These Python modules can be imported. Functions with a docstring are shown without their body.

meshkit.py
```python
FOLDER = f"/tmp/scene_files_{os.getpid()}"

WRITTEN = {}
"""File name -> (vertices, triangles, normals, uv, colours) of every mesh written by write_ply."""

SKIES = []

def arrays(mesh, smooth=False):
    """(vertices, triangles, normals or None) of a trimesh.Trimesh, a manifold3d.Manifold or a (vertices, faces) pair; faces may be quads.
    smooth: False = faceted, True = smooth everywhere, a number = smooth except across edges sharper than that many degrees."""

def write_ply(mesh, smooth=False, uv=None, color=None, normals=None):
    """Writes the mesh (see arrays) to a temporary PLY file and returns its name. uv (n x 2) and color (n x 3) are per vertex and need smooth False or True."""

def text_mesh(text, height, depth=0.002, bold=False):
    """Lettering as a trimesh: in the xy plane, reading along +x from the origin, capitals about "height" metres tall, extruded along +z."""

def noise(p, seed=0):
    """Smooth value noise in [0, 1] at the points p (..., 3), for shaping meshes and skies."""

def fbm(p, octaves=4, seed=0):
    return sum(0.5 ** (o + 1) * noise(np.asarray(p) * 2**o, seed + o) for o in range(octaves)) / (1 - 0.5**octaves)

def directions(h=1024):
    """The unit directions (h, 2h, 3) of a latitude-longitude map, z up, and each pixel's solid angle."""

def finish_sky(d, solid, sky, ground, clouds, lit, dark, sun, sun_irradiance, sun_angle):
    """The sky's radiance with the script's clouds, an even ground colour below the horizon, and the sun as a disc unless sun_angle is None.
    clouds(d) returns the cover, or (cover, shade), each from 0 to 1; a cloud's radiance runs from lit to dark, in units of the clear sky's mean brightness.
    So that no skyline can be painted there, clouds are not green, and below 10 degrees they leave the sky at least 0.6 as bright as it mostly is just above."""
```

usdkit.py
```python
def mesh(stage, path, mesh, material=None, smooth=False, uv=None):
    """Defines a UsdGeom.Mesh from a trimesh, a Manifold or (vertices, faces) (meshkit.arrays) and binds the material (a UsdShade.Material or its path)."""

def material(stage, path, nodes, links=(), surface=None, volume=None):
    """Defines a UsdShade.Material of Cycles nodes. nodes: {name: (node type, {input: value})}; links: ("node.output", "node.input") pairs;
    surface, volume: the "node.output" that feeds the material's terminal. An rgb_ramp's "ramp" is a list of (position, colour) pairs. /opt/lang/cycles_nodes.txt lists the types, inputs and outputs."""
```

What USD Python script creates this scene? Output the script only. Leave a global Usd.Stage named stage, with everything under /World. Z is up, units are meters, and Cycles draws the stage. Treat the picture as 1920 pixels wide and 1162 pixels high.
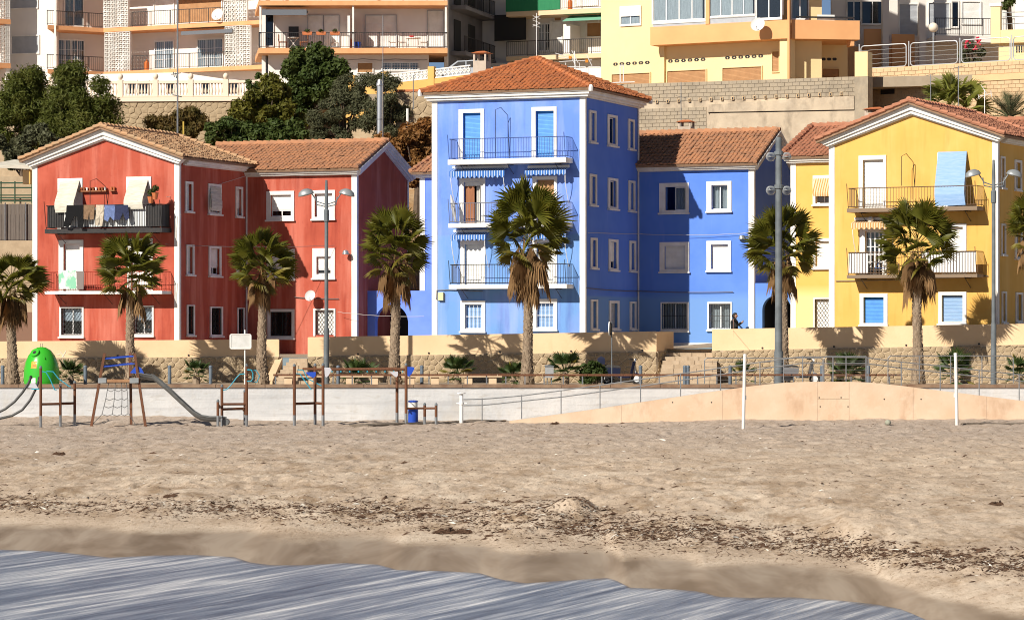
import math, random
import numpy as np, trimesh, manifold3d
import shapely.geometry as sg
from shapely.ops import unary_union
from scipy.spatial import Voronoi
import usdkit, meshkit
from pxr import Usd, UsdGeom, UsdLux, UsdShade, Gf, Sdf, Vt

stage = Usd.Stage.CreateInMemory()
UsdGeom.SetStageUpAxis(stage, 'Z'); UsdGeom.SetStageMetersPerUnit(stage, 1.0)
UsdGeom.Xform.Define(stage, '/World'); UsdGeom.Scope.Define(stage, '/World/Looks')
RN = random.Random(11); NR = np.random.default_rng(11)

# ---------------------------------------------------------------- camera, sky, sun, exposure
F, CX, CY, CZ = 5460.0, 960.0, 605.0, 5.4          # focal length, principal column, horizon row (photo pixels), eye height (m)
cam = UsdGeom.Camera.Define(stage, '/World/camera')
cam.CreateHorizontalApertureAttr(36.0); cam.CreateFocalLengthAttr(36.0 * F / 1920)
cam.CreateVerticalApertureOffsetAttr(24 * 36.0 / 1920)
cam.CreateClippingRangeAttr(Gf.Vec2f(1.0, 3000.0))
cam.CreateExposureAttr(0.4)
cam.AddTranslateOp().Set(Gf.Vec3d(0, 0, CZ)); cam.AddRotateXOp().Set(90.0)
SUN_EL = math.radians(33.5)
SUN_H = np.array([-0.646, -0.763]) / np.hypot(0.646, 0.763)
TO_SUN = np.array([SUN_H[0] * math.cos(SUN_EL), SUN_H[1] * math.cos(SUN_EL), math.sin(SUN_EL)])
usdkit.material(stage, '/World/Looks/sky_light', {
    's': ('sky_texture', {'sky_type': 'single_scattering', 'sun_disc': False, 'sun_elevation': SUN_EL, 'sun_rotation': math.atan2(SUN_H[0], SUN_H[1]), 'air_density': .45, 'aerosol_density': .25}),
    'b': ('background_shader', {'strength': 0.05})}, [('s.color', 'b.color')], surface='b.background')
dome = UsdLux.DomeLight.Define(stage, '/World/sky')
UsdShade.MaterialBindingAPI.Apply(dome.GetPrim()).Bind(UsdShade.Material.Get(stage, '/World/Looks/sky_light'))
dome.GetPrim().SetCustomDataByKey('kind', 'structure')
sun = UsdLux.DistantLight.Define(stage, '/World/sun')
sun.CreateNormalizeAttr(True); sun.CreateIntensityAttr(1.25); sun.CreateAngleAttr(0.5); sun.CreateColorAttr(Gf.Vec3f(1.0, 0.93, 0.82))
_z = TO_SUN; _x = np.cross([0, 0, 1.0], _z); _x /= np.linalg.norm(_x); _y = np.cross(_z, _x)
sun.AddTransformOp().Set(Gf.Matrix4d(*_x, 0, *_y, 0, *_z, 0, 0, 0, 0, 1))

# ---------------------------------------------------------------- pixels of the photograph to points in the place
def pt(px, py, y): return np.array([(px - CX) / F * y, y, CZ - (py - CY) / F * y])
def zat(py, y): return CZ - (py - CY) / F * y
def xat(px, y): return (px - CX) / F * y
ZM = {'1': (0, 200, .39571), '2': (400, 220, .41308), '3': (780, 90, .47325), '4': (1160, 220, .39587), '5': (1460, 180, .39587), '6': (0, 0, .2582),
      '7': (440, 0, .2496), 'w1': (820, 0, .25), 'w2': (1100, 0, .27083), 'w3': (1560, 0, .22374), 'w4': (0, 600, .25), 'w5': (400, 600, .25),
      'w6': (800, 600, .26042), 'w7': (1250, 580, .34896)}
def zz(k, x, y):
    a, b, s = ZM[k]
    return a + x * s, b + y * s

class Fac:
    """A vertical plane: u runs along it, d outward, z up. deg turns its right end towards the camera."""
    def __init__(s, p, t): s.p = np.array(p[:2], float); s.t = np.array(t, float); s.n = np.array([s.t[1], -s.t[0]])
    @staticmethod
    def at(px, y, deg): a = math.radians(deg); return Fac((xat(px, y), y), (math.cos(a), -math.sin(a)))
    def off(s, d): return Fac(s.p + s.n * d, s.t)
    def side(s, u=0.0): return Fac(s.p + s.t * u, (-s.t[1], s.t[0]))
    def back(s, d, u=0.0): return Fac(s.p + s.t * u - s.n * d, s.t)
    def uz(s, px, py):
        k = (px - CX) / F                                  # x = k*y
        y = (s.p @ s.n) / (k * s.n[0] + s.n[1]); x = k * y
        return float((np.array([x, y]) - s.p) @ s.t), float(CZ - (py - CY) / F * y)
    def u(s, px): return s.uz(px, CY)[0]
    def box(s, x0, y0, x1, y1):
        a, b, c, d = s.uz(x0, y0), s.uz(x1, y0), s.uz(x0, y1), s.uz(x1, y1)
        return a[0], (c[1] + d[1]) / 2, b[0], (a[1] + b[1]) / 2   # u0, z0, u1, z1
    def w(s, u, d, z): q = s.p + s.t * u + s.n * d; return np.array([q[0], q[1], z])
    def tf(s, v):
        v = np.asarray(v, float); q = s.p + v[:, :1] * s.t - v[:, 1:2] * s.n
        return np.column_stack([q, v[:, 2]])

BOXF = np.array([[0, 2, 1], [0, 3, 2], [4, 5, 6], [4, 6, 7], [0, 1, 5], [0, 5, 4], [1, 2, 6], [1, 6, 5], [2, 3, 7], [2, 7, 6], [3, 0, 4], [3, 4, 7]])
class MB:
    """Collects shapes of ONE mesh. With a Fac, boxes and prisms are given as u, d (outward), z."""
    def __init__(s, fac=None): s.V, s.T, s.n, s.fac = [], [], 0, fac
    def add(s, v, f, local=False):
        v = np.asarray(v, float)
        if local and s.fac: v = s.fac.tf(v)
        s.V.append(v); s.T.append(np.asarray(f, int) + s.n); s.n += len(v); return s
    def tm(s, m): return s.add(m.vertices, m.faces)
    def man(s, m): a = m.to_mesh(); return s.add(a.vert_properties[:, :3], a.tri_verts)
    def box(s, u0, u1, d0, d1, z0, z1, ch=0):
        if s.fac: d0, d1 = -d1, -d0
        v = np.array([[u0, d0, z0], [u1, d0, z0], [u1, d1, z0], [u0, d1, z0], [u0, d0, z1], [u1, d0, z1], [u1, d1, z1], [u0, d1, z1]])
        return s.add(v, BOXF, True)
    def prism(s, poly, d0, d1):
        for g in getattr(poly, 'geoms', [poly]):
            if g.is_empty or g.area < 1e-6: continue
            m = trimesh.creation.extrude_polygon(g, d1 - d0, engine='earcut'); v = m.vertices
            s.add(np.column_stack([v[:, 0], -(d0 + v[:, 2]), v[:, 1]]), m.faces, True)
        return s
    def flat(s, poly, z0, z1):                               # plan polygon, extruded upward (world)
        m = trimesh.creation.extrude_polygon(poly, z1 - z0, engine='earcut'); v = m.vertices.copy(); v[:, 2] += z0
        return s.add(v, m.faces)
    def tube(s, pts, r, n=6, cap=True):
        p = np.asarray(pts, float); k = len(p); r = np.broadcast_to(np.asarray(r, float), (k,))
        t = np.gradient(p, axis=0); t /= np.maximum(np.linalg.norm(t, axis=1, keepdims=True), 1e-9)
        ref = np.array([0, 0, 1.0]) if abs(t[0][2]) < .9 else np.array([1.0, 0, 0])
        a = np.cross(ref, t[0]); a /= np.linalg.norm(a); rings = []
        for i in range(k):
            a = a - t[i] * (a @ t[i]); a /= max(np.linalg.norm(a), 1e-9); b = np.cross(t[i], a)
            th = np.arange(n) / n * 2 * np.pi
            rings.append(p[i] + r[i] * (np.cos(th)[:, None] * a + np.sin(th)[:, None] * b))
        v = np.vstack(rings); f = []
        for i in range(k - 1):
            for j in range(n):
                j2 = (j + 1) % n; A, B, C, D = i * n + j, i * n + j2, (i + 1) * n + j2, (i + 1) * n + j
                f += [[A, B, C], [A, C, D]]
        if cap:
            f += [[0, j + 1, j] for j in range(1, n - 1)] + [[(k - 1) * n, (k - 1) * n + j, (k - 1) * n + j + 1] for j in range(1, n - 1)]
        return s.add(v, f)
    def rod(s, a, b, r, n=6): return s.tube([a, b], r, n)
    def lathe(s, prof, c=(0, 0, 0), n=12, flute=0):
        pr = np.asarray(prof, float); k = len(pr); th = np.arange(n) / n * 2 * np.pi
        v = np.vstack([np.column_stack([q[0] * np.cos(th), q[0] * np.sin(th), np.full(n, q[1])]) for q in pr]) + np.asarray(c, float)
        f = []
        for i in range(k - 1):
            for j in range(n):
                j2 = (j + 1) % n; A, B, C, D = i * n + j, i * n + j2, (i + 1) * n + j2, (i + 1) * n + j
                f += [[A, B, C], [A, C, D]]
        f += [[0, j + 1, j] for j in range(1, n - 1)] + [[(k - 1) * n, (k - 1) * n + j, (k - 1) * n + j + 1] for j in range(1, n - 1)]
        return s.add(v, f)
    def hull(s, pts): return s.man(manifold3d.Manifold.hull_points(np.asarray(pts, float)))
    def arr(s): return np.vstack(s.V), np.vstack(s.T)

# ---------------------------------------------------------------- things and parts
NAMES, BASE = {}, {}
def numbered(parent, name):
    k = NAMES.get((parent, name), 0); NAMES[(parent, name)] = k + 1
    return f'{parent}/{name}' if k == 0 else f'{parent}/{name}_{k:03d}'
def tag(path, label=None, cat=None, group=None, kind=None):
    p = stage.GetPrimAtPath(path)
    for k, v in (('label', label), ('category', cat), ('group', group), ('kind', kind)):
        if v: p.SetCustomDataByKey(k, v)
    return path
def thing(name, label, cat, base, group=None):
    path = numbered('/World', name); x = UsdGeom.Xform.Define(stage, path)
    x.AddTranslateOp().Set(Gf.Vec3d(*map(float, base))); x.AddRotateZOp().Set(0.0)
    BASE[path] = np.asarray(base, float); return tag(path, label, cat, group)
def obj(name, mb, m, parent=None, smooth=False, label=None, cat=None, group=None, kind=None):
    v, f = mb.arr() if isinstance(mb, MB) else mb
    path = numbered(parent or '/World', name)
    if parent: v = v - BASE[parent]; BASE[path] = BASE[parent]
    usdkit.mesh(stage, path, (v, f), m, smooth)
    return tag(path, label, cat, group, kind)
def solo(name, mb, m, label, cat, group=None, smooth=False, kind=None):          # a thing that is one mesh, at its own base
    v, f = mb.arr(); lo, hi = v.min(0), v.max(0); b = np.array([(lo[0] + hi[0]) / 2, (lo[1] + hi[1]) / 2, lo[2]])
    path = numbered('/World', name); me = usdkit.mesh(stage, path, (v - b, f), m, smooth); me.AddTranslateOp().Set(Gf.Vec3d(*map(float, b)))
    return tag(path, label, cat, group, kind)
def struct(name, mb, m, smooth=False, kind='structure'): return obj(name, mb, m, None, smooth, kind=kind)
def dup(src, loc, rz=0.0, label=None, group=None):
    d = stage.GetPrimAtPath(src).GetCustomData(); name = src.rsplit('/', 1)[1].rstrip('0123456789').rstrip('_')
    path = thing(name, label or d['label'], d['category'], loc, group or d.get('group')); p = stage.GetPrimAtPath(path)
    p.GetAttribute('xformOp:rotateZ').Set(float(rz)); p.GetReferences().AddInternalReference(src); p.SetInstanceable(True); return path

# ---------------------------------------------------------------- materials
def sr(r, g, b): return tuple(((c / 255 + .055) / 1.055) ** 2.4 if c > 10 else c / 255 / 12.92 for c in (r, g, b))
def mat(name, col, rough=.75, col2=None, scale=2.0, contrast=(.35, .65), detail=5, stretch=None, isl=0.0, streaks=(), bump=0.0, bscale=30, bdist=.02, metal=0.0, spec=.3,
        below=None, trans=0.0, tcol=None, isl_col=None, coord='pos', wave=None, sheen=0, grime=None):
    path = '/World/Looks/' + name; N, L = {}, []
    N['g'] = ('geometry', {}); N['p'] = ('principled_bsdf', {'roughness': rough, 'metallic': metal, 'specular_ior_level': spec})
    src = 'g.position'
    if coord == 'obj': N['tc'] = ('texture_coordinate', {}); src = 'tc.object'
    N['c0'] = ('color', {'value': col}); cur = 'c0.color'
    def noisemix(tag_, other, sc, ramp, st=None, det=5, fac=1.0):
        nonlocal cur
        N['m' + tag_] = ('mapping', {'scale': st or (1, 1, 1)}); N['n' + tag_] = ('noise_texture', {'scale': sc, 'detail': det, 'roughness': .6})
        N['r' + tag_] = ('map_range', {'from_min': ramp[0], 'from_max': ramp[1], 'to_min': 0.0, 'to_max': fac, 'clamp': True})
        N['o' + tag_] = ('color', {'value': other}); N['x' + tag_] = ('mix_color', {'blend_type': 'mix'})
        L.extend([(src, f'm{tag_}.vector'), (f'm{tag_}.vector', f'n{tag_}.vector'), (f'n{tag_}.fac', f'r{tag_}.value'), (f'r{tag_}.result', f'x{tag_}.fac'),
                  (cur, f'x{tag_}.a'), (f'o{tag_}.color', f'x{tag_}.b')]); cur = f'x{tag_}.result'
    if col2 is not None: noisemix('a', col2, scale, contrast, stretch, detail)
    if below is not None:                                   # a painted dado: another colour below a height, with a slightly wavering edge
        zz_, c_, w_ = below
        N['bs'] = ('separate_xyz', {}); N['br'] = ('map_range', {'from_min': zz_ - w_, 'from_max': zz_ + w_, 'to_min': 1.0, 'to_max': 0.0, 'clamp': True})
        N['bo'] = ('color', {'value': c_}); N['bx'] = ('mix_color', {'blend_type': 'mix'})
        L += [('g.position', 'bs.vector'), ('bs.z', 'br.value'), ('br.result', 'bx.fac'), (cur, 'bx.a'), ('bo.color', 'bx.b')]; cur = 'bx.result'
    for i, (c_, sc, ramp, st, fac) in enumerate(streaks): noisemix(f's{i}', c_, sc, ramp, st, 4, fac)
    if isl_col is not None:
        N['ir'] = ('map_range', {'from_min': .45, 'from_max': 1.0, 'to_min': 0.0, 'to_max': 1.0, 'clamp': True}); N['io'] = ('color', {'value': isl_col}); N['ix'] = ('mix_color', {'blend_type': 'mix'})
        L += [('g.random_per_island', 'ir.value'), ('ir.result', 'ix.fac'), (cur, 'ix.a'), ('io.color', 'ix.b')]; cur = 'ix.result'
    if isl:
        N['iw'] = ('math', {'math_type': 'multiply', 'value2': 37.17}); N['if'] = ('math', {'math_type': 'fraction'})
        N['im'] = ('map_range', {'from_min': 0.0, 'from_max': 1.0, 'to_min': 1 - isl, 'to_max': 1 + isl}); N['ih'] = ('hsv', {})
        L += [('g.random_per_island', 'iw.value1'), ('iw.value', 'if.value1'), ('if.value', 'im.value'), ('im.result', 'ih.value'), (cur, 'ih.color')]; cur = 'ih.color'
    L.append((cur, 'p.base_color'))
    if bump:
        N['bn'] = ('noise_texture', {'scale': bscale, 'detail': 4, 'roughness': .6}); N['bu'] = ('bump', {'strength': bump, 'distance': bdist})
        L += [(src, 'bn.vector'), ('bn.fac', 'bu.height'), ('bu.normal', 'p.normal')]
    out = 'p.BSDF'
    if trans:
        N['t'] = ('translucent_bsdf', {}); N['tm'] = ('hsv', {'value': 1.3}); N['mx'] = ('mix_closure', {'fac': trans})
        L += [(cur, 'tm.color'), ('tm.color', 't.color'), ('p.BSDF', 'mx.closure1'), ('t.BSDF', 'mx.closure2')]; out = 'mx.closure'
    return usdkit.material(stage, path, N, L, surface=out)
def glassmat(name, tint=(.8, .85, .9)):
    return usdkit.material(stage, '/World/Looks/' + name, {'t': ('transparent_bsdf', {'color': tint}), 'g': ('glossy_bsdf', {'roughness': .03, 'color': (.9, .9, .9)}), 'f': ('fresnel', {'IOR': 1.5}),
        'x': ('mix_closure', {})}, [('f.fac', 'x.fac'), ('t.BSDF', 'x.closure1'), ('g.BSDF', 'x.closure2')], surface='x.closure')

WHITE = mat('white_paint', (.80, .79, .76), .6, (.66, .63, .58), 1.2, streaks=[((.48, .44, .38), 2.6, (.58, .78), (1, 1, .2), .55)], bump=.15, bscale=40)
WHITE2 = mat('white_blind', (.80, .80, .77), .55, (.66, .65, .61), 1.4, streaks=[((.50, .47, .42), 2.2, (.58, .8), (1, 1, .3), .45)])
METALW = mat('white_metal', (.75, .75, .74), .4)
STEEL = mat('galvanised_steel', (.30, .31, .32), .4, (.22, .23, .24), 6, metal=.6)
DARKM = mat('dark_iron', (.02, .02, .022), .5, (.035, .03, .028), 9)
GREYP = mat('grey_pole_paint', (.15, .17, .185), .45, (.10, .115, .125), 2)
GLASS = glassmat('window_glass')
CURT = mat('curtain_cloth', (.62, .60, .54), .9, (.45, .43, .38), 6, stretch=(6, 6, .3))
DARKROOM = mat('dark_room', (.03, .03, .03), .9)
BLUESH = mat('blue_shutter', (.025, .20, .58), .5, (.04, .25, .62), 3)
PALEBLUE = mat('pale_blue_blind', (.20, .34, .56), .7, (.27, .40, .60), 2.5, stretch=(1, 1, 8))
BROWN = mat('brown_door', (.22, .08, .03), .5, (.30, .12, .05), 4, stretch=(4, 4, .5))
WIRE = mat('grey_wire', (.16, .15, .15), .6)
WIREW = mat('pale_wire', (.5, .48, .46), .6)
WOOD = mat('brown_timber', (.16, .062, .028), .6, (.095, .04, .02), 3, stretch=(6, 6, .8), bump=.2, bscale=30)
TERRA = mat('terracotta_pot', (.50, .16, .06), .7, (.42, .13, .05), 8)
RED = mat('red_stucco', (.42, .084, .048), .85, (.35, .066, .038), .7, streaks=[((.60, .22, .16), 1.5, (.47, .72), (1, 1, .10), .72), ((.20, .02, .014), 2.6, (.53, .76), (1, 1, .12), .6), ((.52, .13, .085), .55, (.50, .70), (1, 1, .8), .5), ((.30, .04, .03), 6, (.60, .72), None, .35)], bump=.3, bscale=45, bdist=.01)
BLUE = mat('blue_stucco', (.12, .235, .66), .85, (.155, .28, .70), .6, streaks=[((.34, .42, .80), 1.2, (.48, .74), (1, 1, .12), .6), ((.08, .13, .40), 2.2, (.54, .77), (1, 1, .12), .6), ((.22, .30, .66), .6, (.5, .7), (1, 1, .8), .5)], below=(9.55, (.14, .29, .60), .05), bump=.3, bscale=45, bdist=.01)
BLUEW = mat('blue_wing_stucco', (.085, .20, .66), .85, (.11, .235, .70), .6, streaks=[((.28, .38, .78), 1.2, (.58, .85), (1, 1, .14), .45), ((.08, .14, .5), 2.2, (.62, .85), (1, 1, .14), .4)], below=(6.75, (.14, .28, .60), .25), bump=.3, bscale=45, bdist=.01)
BLUES = mat('blue_side_stucco', (.085, .19, .66), .85, (.11, .225, .70), .6, streaks=[((.22, .32, .74), 1.2, (.58, .85), (1, 1, .14), .4)], below=(6.65, (.14, .28, .60), .06), bump=.3, bscale=45, bdist=.01)
BLUEA = mat('blue_arch_stucco', (.12, .22, .74), .85, (.16, .27, .78), .7, bump=.3, bscale=45, bdist=.01)
YEL = mat('yellow_stucco', (.68, .41, .11), .85, (.64, .37, .09), .6, streaks=[((.76, .52, .20), 1.4, (.48, .75), (1, 1, .12), .55), ((.46, .24, .05), 2.4, (.55, .78), (1, 1, .12), .55), ((.60, .33, .07), .5, (.5, .7), (1, 1, .8), .5)], bump=.3, bscale=45, bdist=.01)
YELW = mat('pale_yellow_stucco', (.66, .42, .12), .85, (.64, .38, .09), .6, below=(6.9, (.76, .58, .26), .3), bump=.3, bscale=45, bdist=.01)
def tilemat(n, a, b, c): return mat(n, a, .85, b, 2.2, contrast=(.4, .66), isl=.38, isl_col=c, bump=.2, bscale=50)
TILE_R = tilemat('red_house_tiles', (.74, .42, .22), (.58, .40, .24), (.80, .55, .30))
TILE_O = tilemat('orange_tiles', (.72, .25, .09), (.52, .19, .085), (.76, .38, .17))
TILE_B = tilemat('brown_tiles', (.72, .35, .18), (.52, .27, .16), (.78, .48, .28))
TILE_Y = tilemat('brick_red_tiles', (.66, .29, .17), (.50, .22, .13), (.74, .40, .23))
UNDER = mat('roof_mortar', (.30, .19, .12), .9, (.22, .14, .09), 5)

# ---------------------------------------------------------------- building helpers
def wall(parent, fac, poly, holes, m, name='wall', thick=.28, d0=0.0):
    g = sg.Polygon(poly)
    for (u0, z0, u1, z1) in holes: g = g.difference(sg.box(u0, z0, u1, z1))
    return obj(name, MB(fac).prism(g, d0 - thick, d0), m, parent)
def slats(fac, u0, u1, z0, z1, d, pitch=.06, lip=.012):
    mb = MB(fac); n = max(2, int((z1 - z0) / pitch)); zs = np.linspace(z0, z1, n + 1); v, f = [], []
    for i in range(n):
        b = len(v)
        v += [[u0, -d, zs[i]], [u1, -d, zs[i]], [u0, -d - lip, zs[i] + .2 * (zs[i + 1] - zs[i])], [u1, -d - lip, zs[i] + .2 * (zs[i + 1] - zs[i])], [u0, -d, zs[i + 1]], [u1, -d, zs[i + 1]]]
        f += [[b, b + 1, b + 3], [b, b + 3, b + 2], [b + 2, b + 3, b + 5], [b + 2, b + 5, b + 4]]
    return mb.add(v, f, True)
def drape(fac, u0, u1, z0, z1, d, amp=.03, per=.14, n=None):
    n = n or max(8, int((u1 - u0) / per * 6)); us = np.linspace(u0, u1, n); ph = RN.random() * 6
    dd = d + amp * np.sin(us / per * 2 * np.pi + ph); v, f = [], []
    for i in range(n): v += [[us[i], -dd[i], z0], [us[i], -dd[i], z1]]
    for i in range(n - 1): f += [[2 * i, 2 * i + 2, 2 * i + 3], [2 * i, 2 * i + 3, 2 * i + 1]]
    return MB(fac).add(v, f, True)
def lattice(fac, u0, u1, z0, z1, d, pitch=.17, r=.009):
    mb = MB(fac)
    W, H = u1 - u0, z1 - z0; k = 1.35; box = sg.box(u0, z0, u1, z1)
    n = int((W * k + H) / (pitch * k)) + 2
    for i in range(-1, n + 1):
        for sgn in (1, -1):
            o = i * pitch * k
            a = (u0, z0 - W * k + o) if sgn > 0 else (u0, z0 + o); b = (u1, a[1] + W * k) if sgn > 0 else (u1, a[1] - W * k)
            g = sg.LineString([a, b]).intersection(box)
            if g.is_empty or g.geom_type != 'LineString': continue
            (ax, az), (bx, bz) = g.coords[0], g.coords[-1]
            mb.tube([fac.w(ax, d + .01 * sgn, az), fac.w(bx, d + .01 * sgn, bz)], r, 4, False)
    for a, b in (((u0, z0), (u1, z0)), ((u0, z1), (u1, z1)), ((u0, z0), (u0, z1)), ((u1, z0), (u1, z1))): mb.rod(fac.w(a[0], d, a[1]), fac.w(b[0], d, b[1]), .016, 4)
    return mb
def bars(fac, u0, u1, z0, z1, d, pitch=.13, rows=3):
    mb = MB(fac)
    for u in np.arange(u0, u1 + .01, pitch): mb.box(u - .009, u + .009, d - .009, d + .009, z0, z1)
    for z in np.linspace(z0, z1, rows): mb.box(u0, u1, d - .007, d + .011, z - .012, z + .012)
    return mb
def sash(parent, fac, u0, u1, z0, z1, d, n=2, m=None, w=.05, rows=1):
    mb = MB(fac); mb.box(u0, u1, d, d + .05, z0, z0 + w); mb.box(u0, u1, d, d + .05, z1 - w, z1)
    for i in range(n + 1):
        u = u0 + (u1 - u0) * i / n; mb.box(max(u0, u - w / 2 - (.0 if 0 < i < n else 0)), min(u1, u + w / 2), d + .002, d + .052, z0 + w, z1 - w)
    for j in range(1, rows):
        z = z0 + (z1 - z0) * j / rows; mb.box(u0, u1, d + .004, d + .046, z - .018, z + .018)
    obj('sash', mb, m or METALW, parent)
    e = w / 2
    for i in range(n): obj('pane', MB(fac).box(u0 + (u1 - u0) * i / n + e, u0 + (u1 - u0) * (i + 1) / n - e, d + .02, d + .026, z0 + w, z1 - w), GLASS, parent)
def win_content(w, fac, o, kind, blind=None):
    u0, z0, u1, z1 = o; D = -.17
    if kind in ('white', 'blue', 'paleblue', 'grey', 'brownsh'):
        m = {'white': WHITE2, 'blue': BLUESH, 'paleblue': PALEBLUE, 'grey': GREYSH, 'brownsh': BROWNSH}[kind]
        obj('shutter', slats(fac, u0, u1, z0, z1, D + .04), m, w); obj('shutter_box', MB(fac).box(u0, u1, D - .05, D + .055, z1 - .06, z1), m, w)
    elif kind == 'glass': sash(w, fac, u0, u1, z0, z1, D)
    elif kind == 'curtain':
        sash(w, fac, u0, u1, z0, z1, D); k = (u1 - u0) * .44
        obj('curtain', drape(fac, u0, u0 + k, z0, z1, D - .12), CURT, w); obj('curtain', drape(fac, u1 - k, u1, z0, z1, D - .12), CURT, w)
    elif kind == 'opencurtain':
        um = (u0 + u1) / 2; sash(w, fac, um - .05, u1, z0, z1, D, 1); obj('curtain', drape(fac, um, u1, z0, z1, D - .12), CURT, w)
        obj('curtain', drape(fac, um - .14, um - .02, z0, z1, D - .16), CURT, w)
    elif kind == 'half':
        zm = z0 + (z1 - z0) * .3; obj('shutter', slats(fac, u0, u1, zm, z1, D + .06), WHITE2, w); sash(w, fac, u0, u1, z0, zm, D)
    elif kind == 'lattice':
        sash(w, fac, u0, u1, z0, z1, D); obj('grille', lattice(fac, u0 + .01, u1 - .01, z0 + .01, z1 - .01, -.03), DARKM, w)
        zm = z0 + (z1 - z0) * .52; obj('blind', slats(fac, u0 + .02, u1 - .02, zm, z1, D - .07, .09), WHITE2, w)
    elif kind == 'latticedark':
        sash(w, fac, u0, u1, z0, z1, D, 2, DARKM); obj('grille', lattice(fac, u0 + .01, u1 - .01, z0 + .01, z1 - .01, -.03), DARKM, w)
    elif kind == 'latticewhite':
        obj('shutter', slats(fac, u0, u1, z0, z1, D), WHITE2, w); obj('grille', lattice(fac, u0 + .01, u1 - .01, z0 + .01, z1 - .01, -.03), DARKM, w)
    elif kind == 'bars':
        sash(w, fac, u0, u1, z0, z1, D); obj('grille', bars(fac, u0 + .02, u1 - .02, z0 + .02, z1 - .02, .03), DARKM, w)
        obj('curtain', drape(fac, u0, u1, z0, z1, D - .14, .025), CURT, w)
    elif kind == 'bluebars':
        obj('blind', slats(fac, u0, u1, z0, z1, D), PALEBLUE, w); obj('grille', bars(fac, u0 + .02, u1 - .02, z0 + .02, z1 - .02, -.04, .2), METALW, w)
    elif kind == 'opendoor':
        obj('door_leaf', MB(fac).box(u0 + .02, u0 + (u1 - u0) * .55, D, D + .05, z0, z1 - .18), BROWN, w); obj('shutter_box', MB(fac).box(u0, u1, D, D + .1, z1 - .17, z1), WHITE2, w)
        obj('curtain', drape(fac, u0 + (u1 - u0) * .58, u0 + (u1 - u0) * .82, z0, z1 - .18, D - .1), CURT, w)
    elif kind == 'french':
        sash(w, fac, u0, u1, z0, z1, D, 4, METALW, .06, 6); obj('curtain', drape(fac, u0, u0 + .18, z0, z1, D - .15), CURT, w)
GREYSH = mat('grey_shutter', (.40, .42, .45), .6, (.34, .36, .39), 3)
BROWNSH = mat('brown_garage_shutter', (.40, .22, .10), .7, (.34, .18, .08), 3)
def windows(parent, fac, zk, specs, frame_m=None, proud=.05, sill=True, name='window'):
    """specs: (frame box, opening box or inset, kind) in the pixels of zoom zk. Returns the wall's holes."""
    holes = []
    for s in specs:
        fr = s[:4]; kind = s[-1]; op = s[4:8] if len(s) == 9 else (fr[0] + s[4], fr[1] + s[4], fr[2] - s[4], fr[3] - s[4])
        fb = fac.box(*zz(zk, fr[0], fr[1]), *zz(zk, fr[2], fr[3])); ob = fac.box(*zz(zk, op[0], op[1]), *zz(zk, op[2], op[3]))
        isdoor = ob[1] < fb[1] + .05
        ring = sg.box(fb[0], fb[1], fb[2], fb[3]).difference(sg.box(ob[0], min(ob[1], fb[1] - .1) if isdoor else ob[1], ob[2], ob[3]))
        nm = 'balcony_door' if isdoor else name
        w = obj(nm, MB(fac).prism(ring, -.02, proud), frame_m or WHITE, parent)
        if sill and not isdoor: obj('sill', MB(fac).box(fb[0] - .04, fb[2] + .04, -.05, .13, fb[1] - .07, fb[1] + .004), frame_m or WHITE, w)
        win_content(w, fac, ob, kind); holes.append(ob)
    return holes
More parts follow.
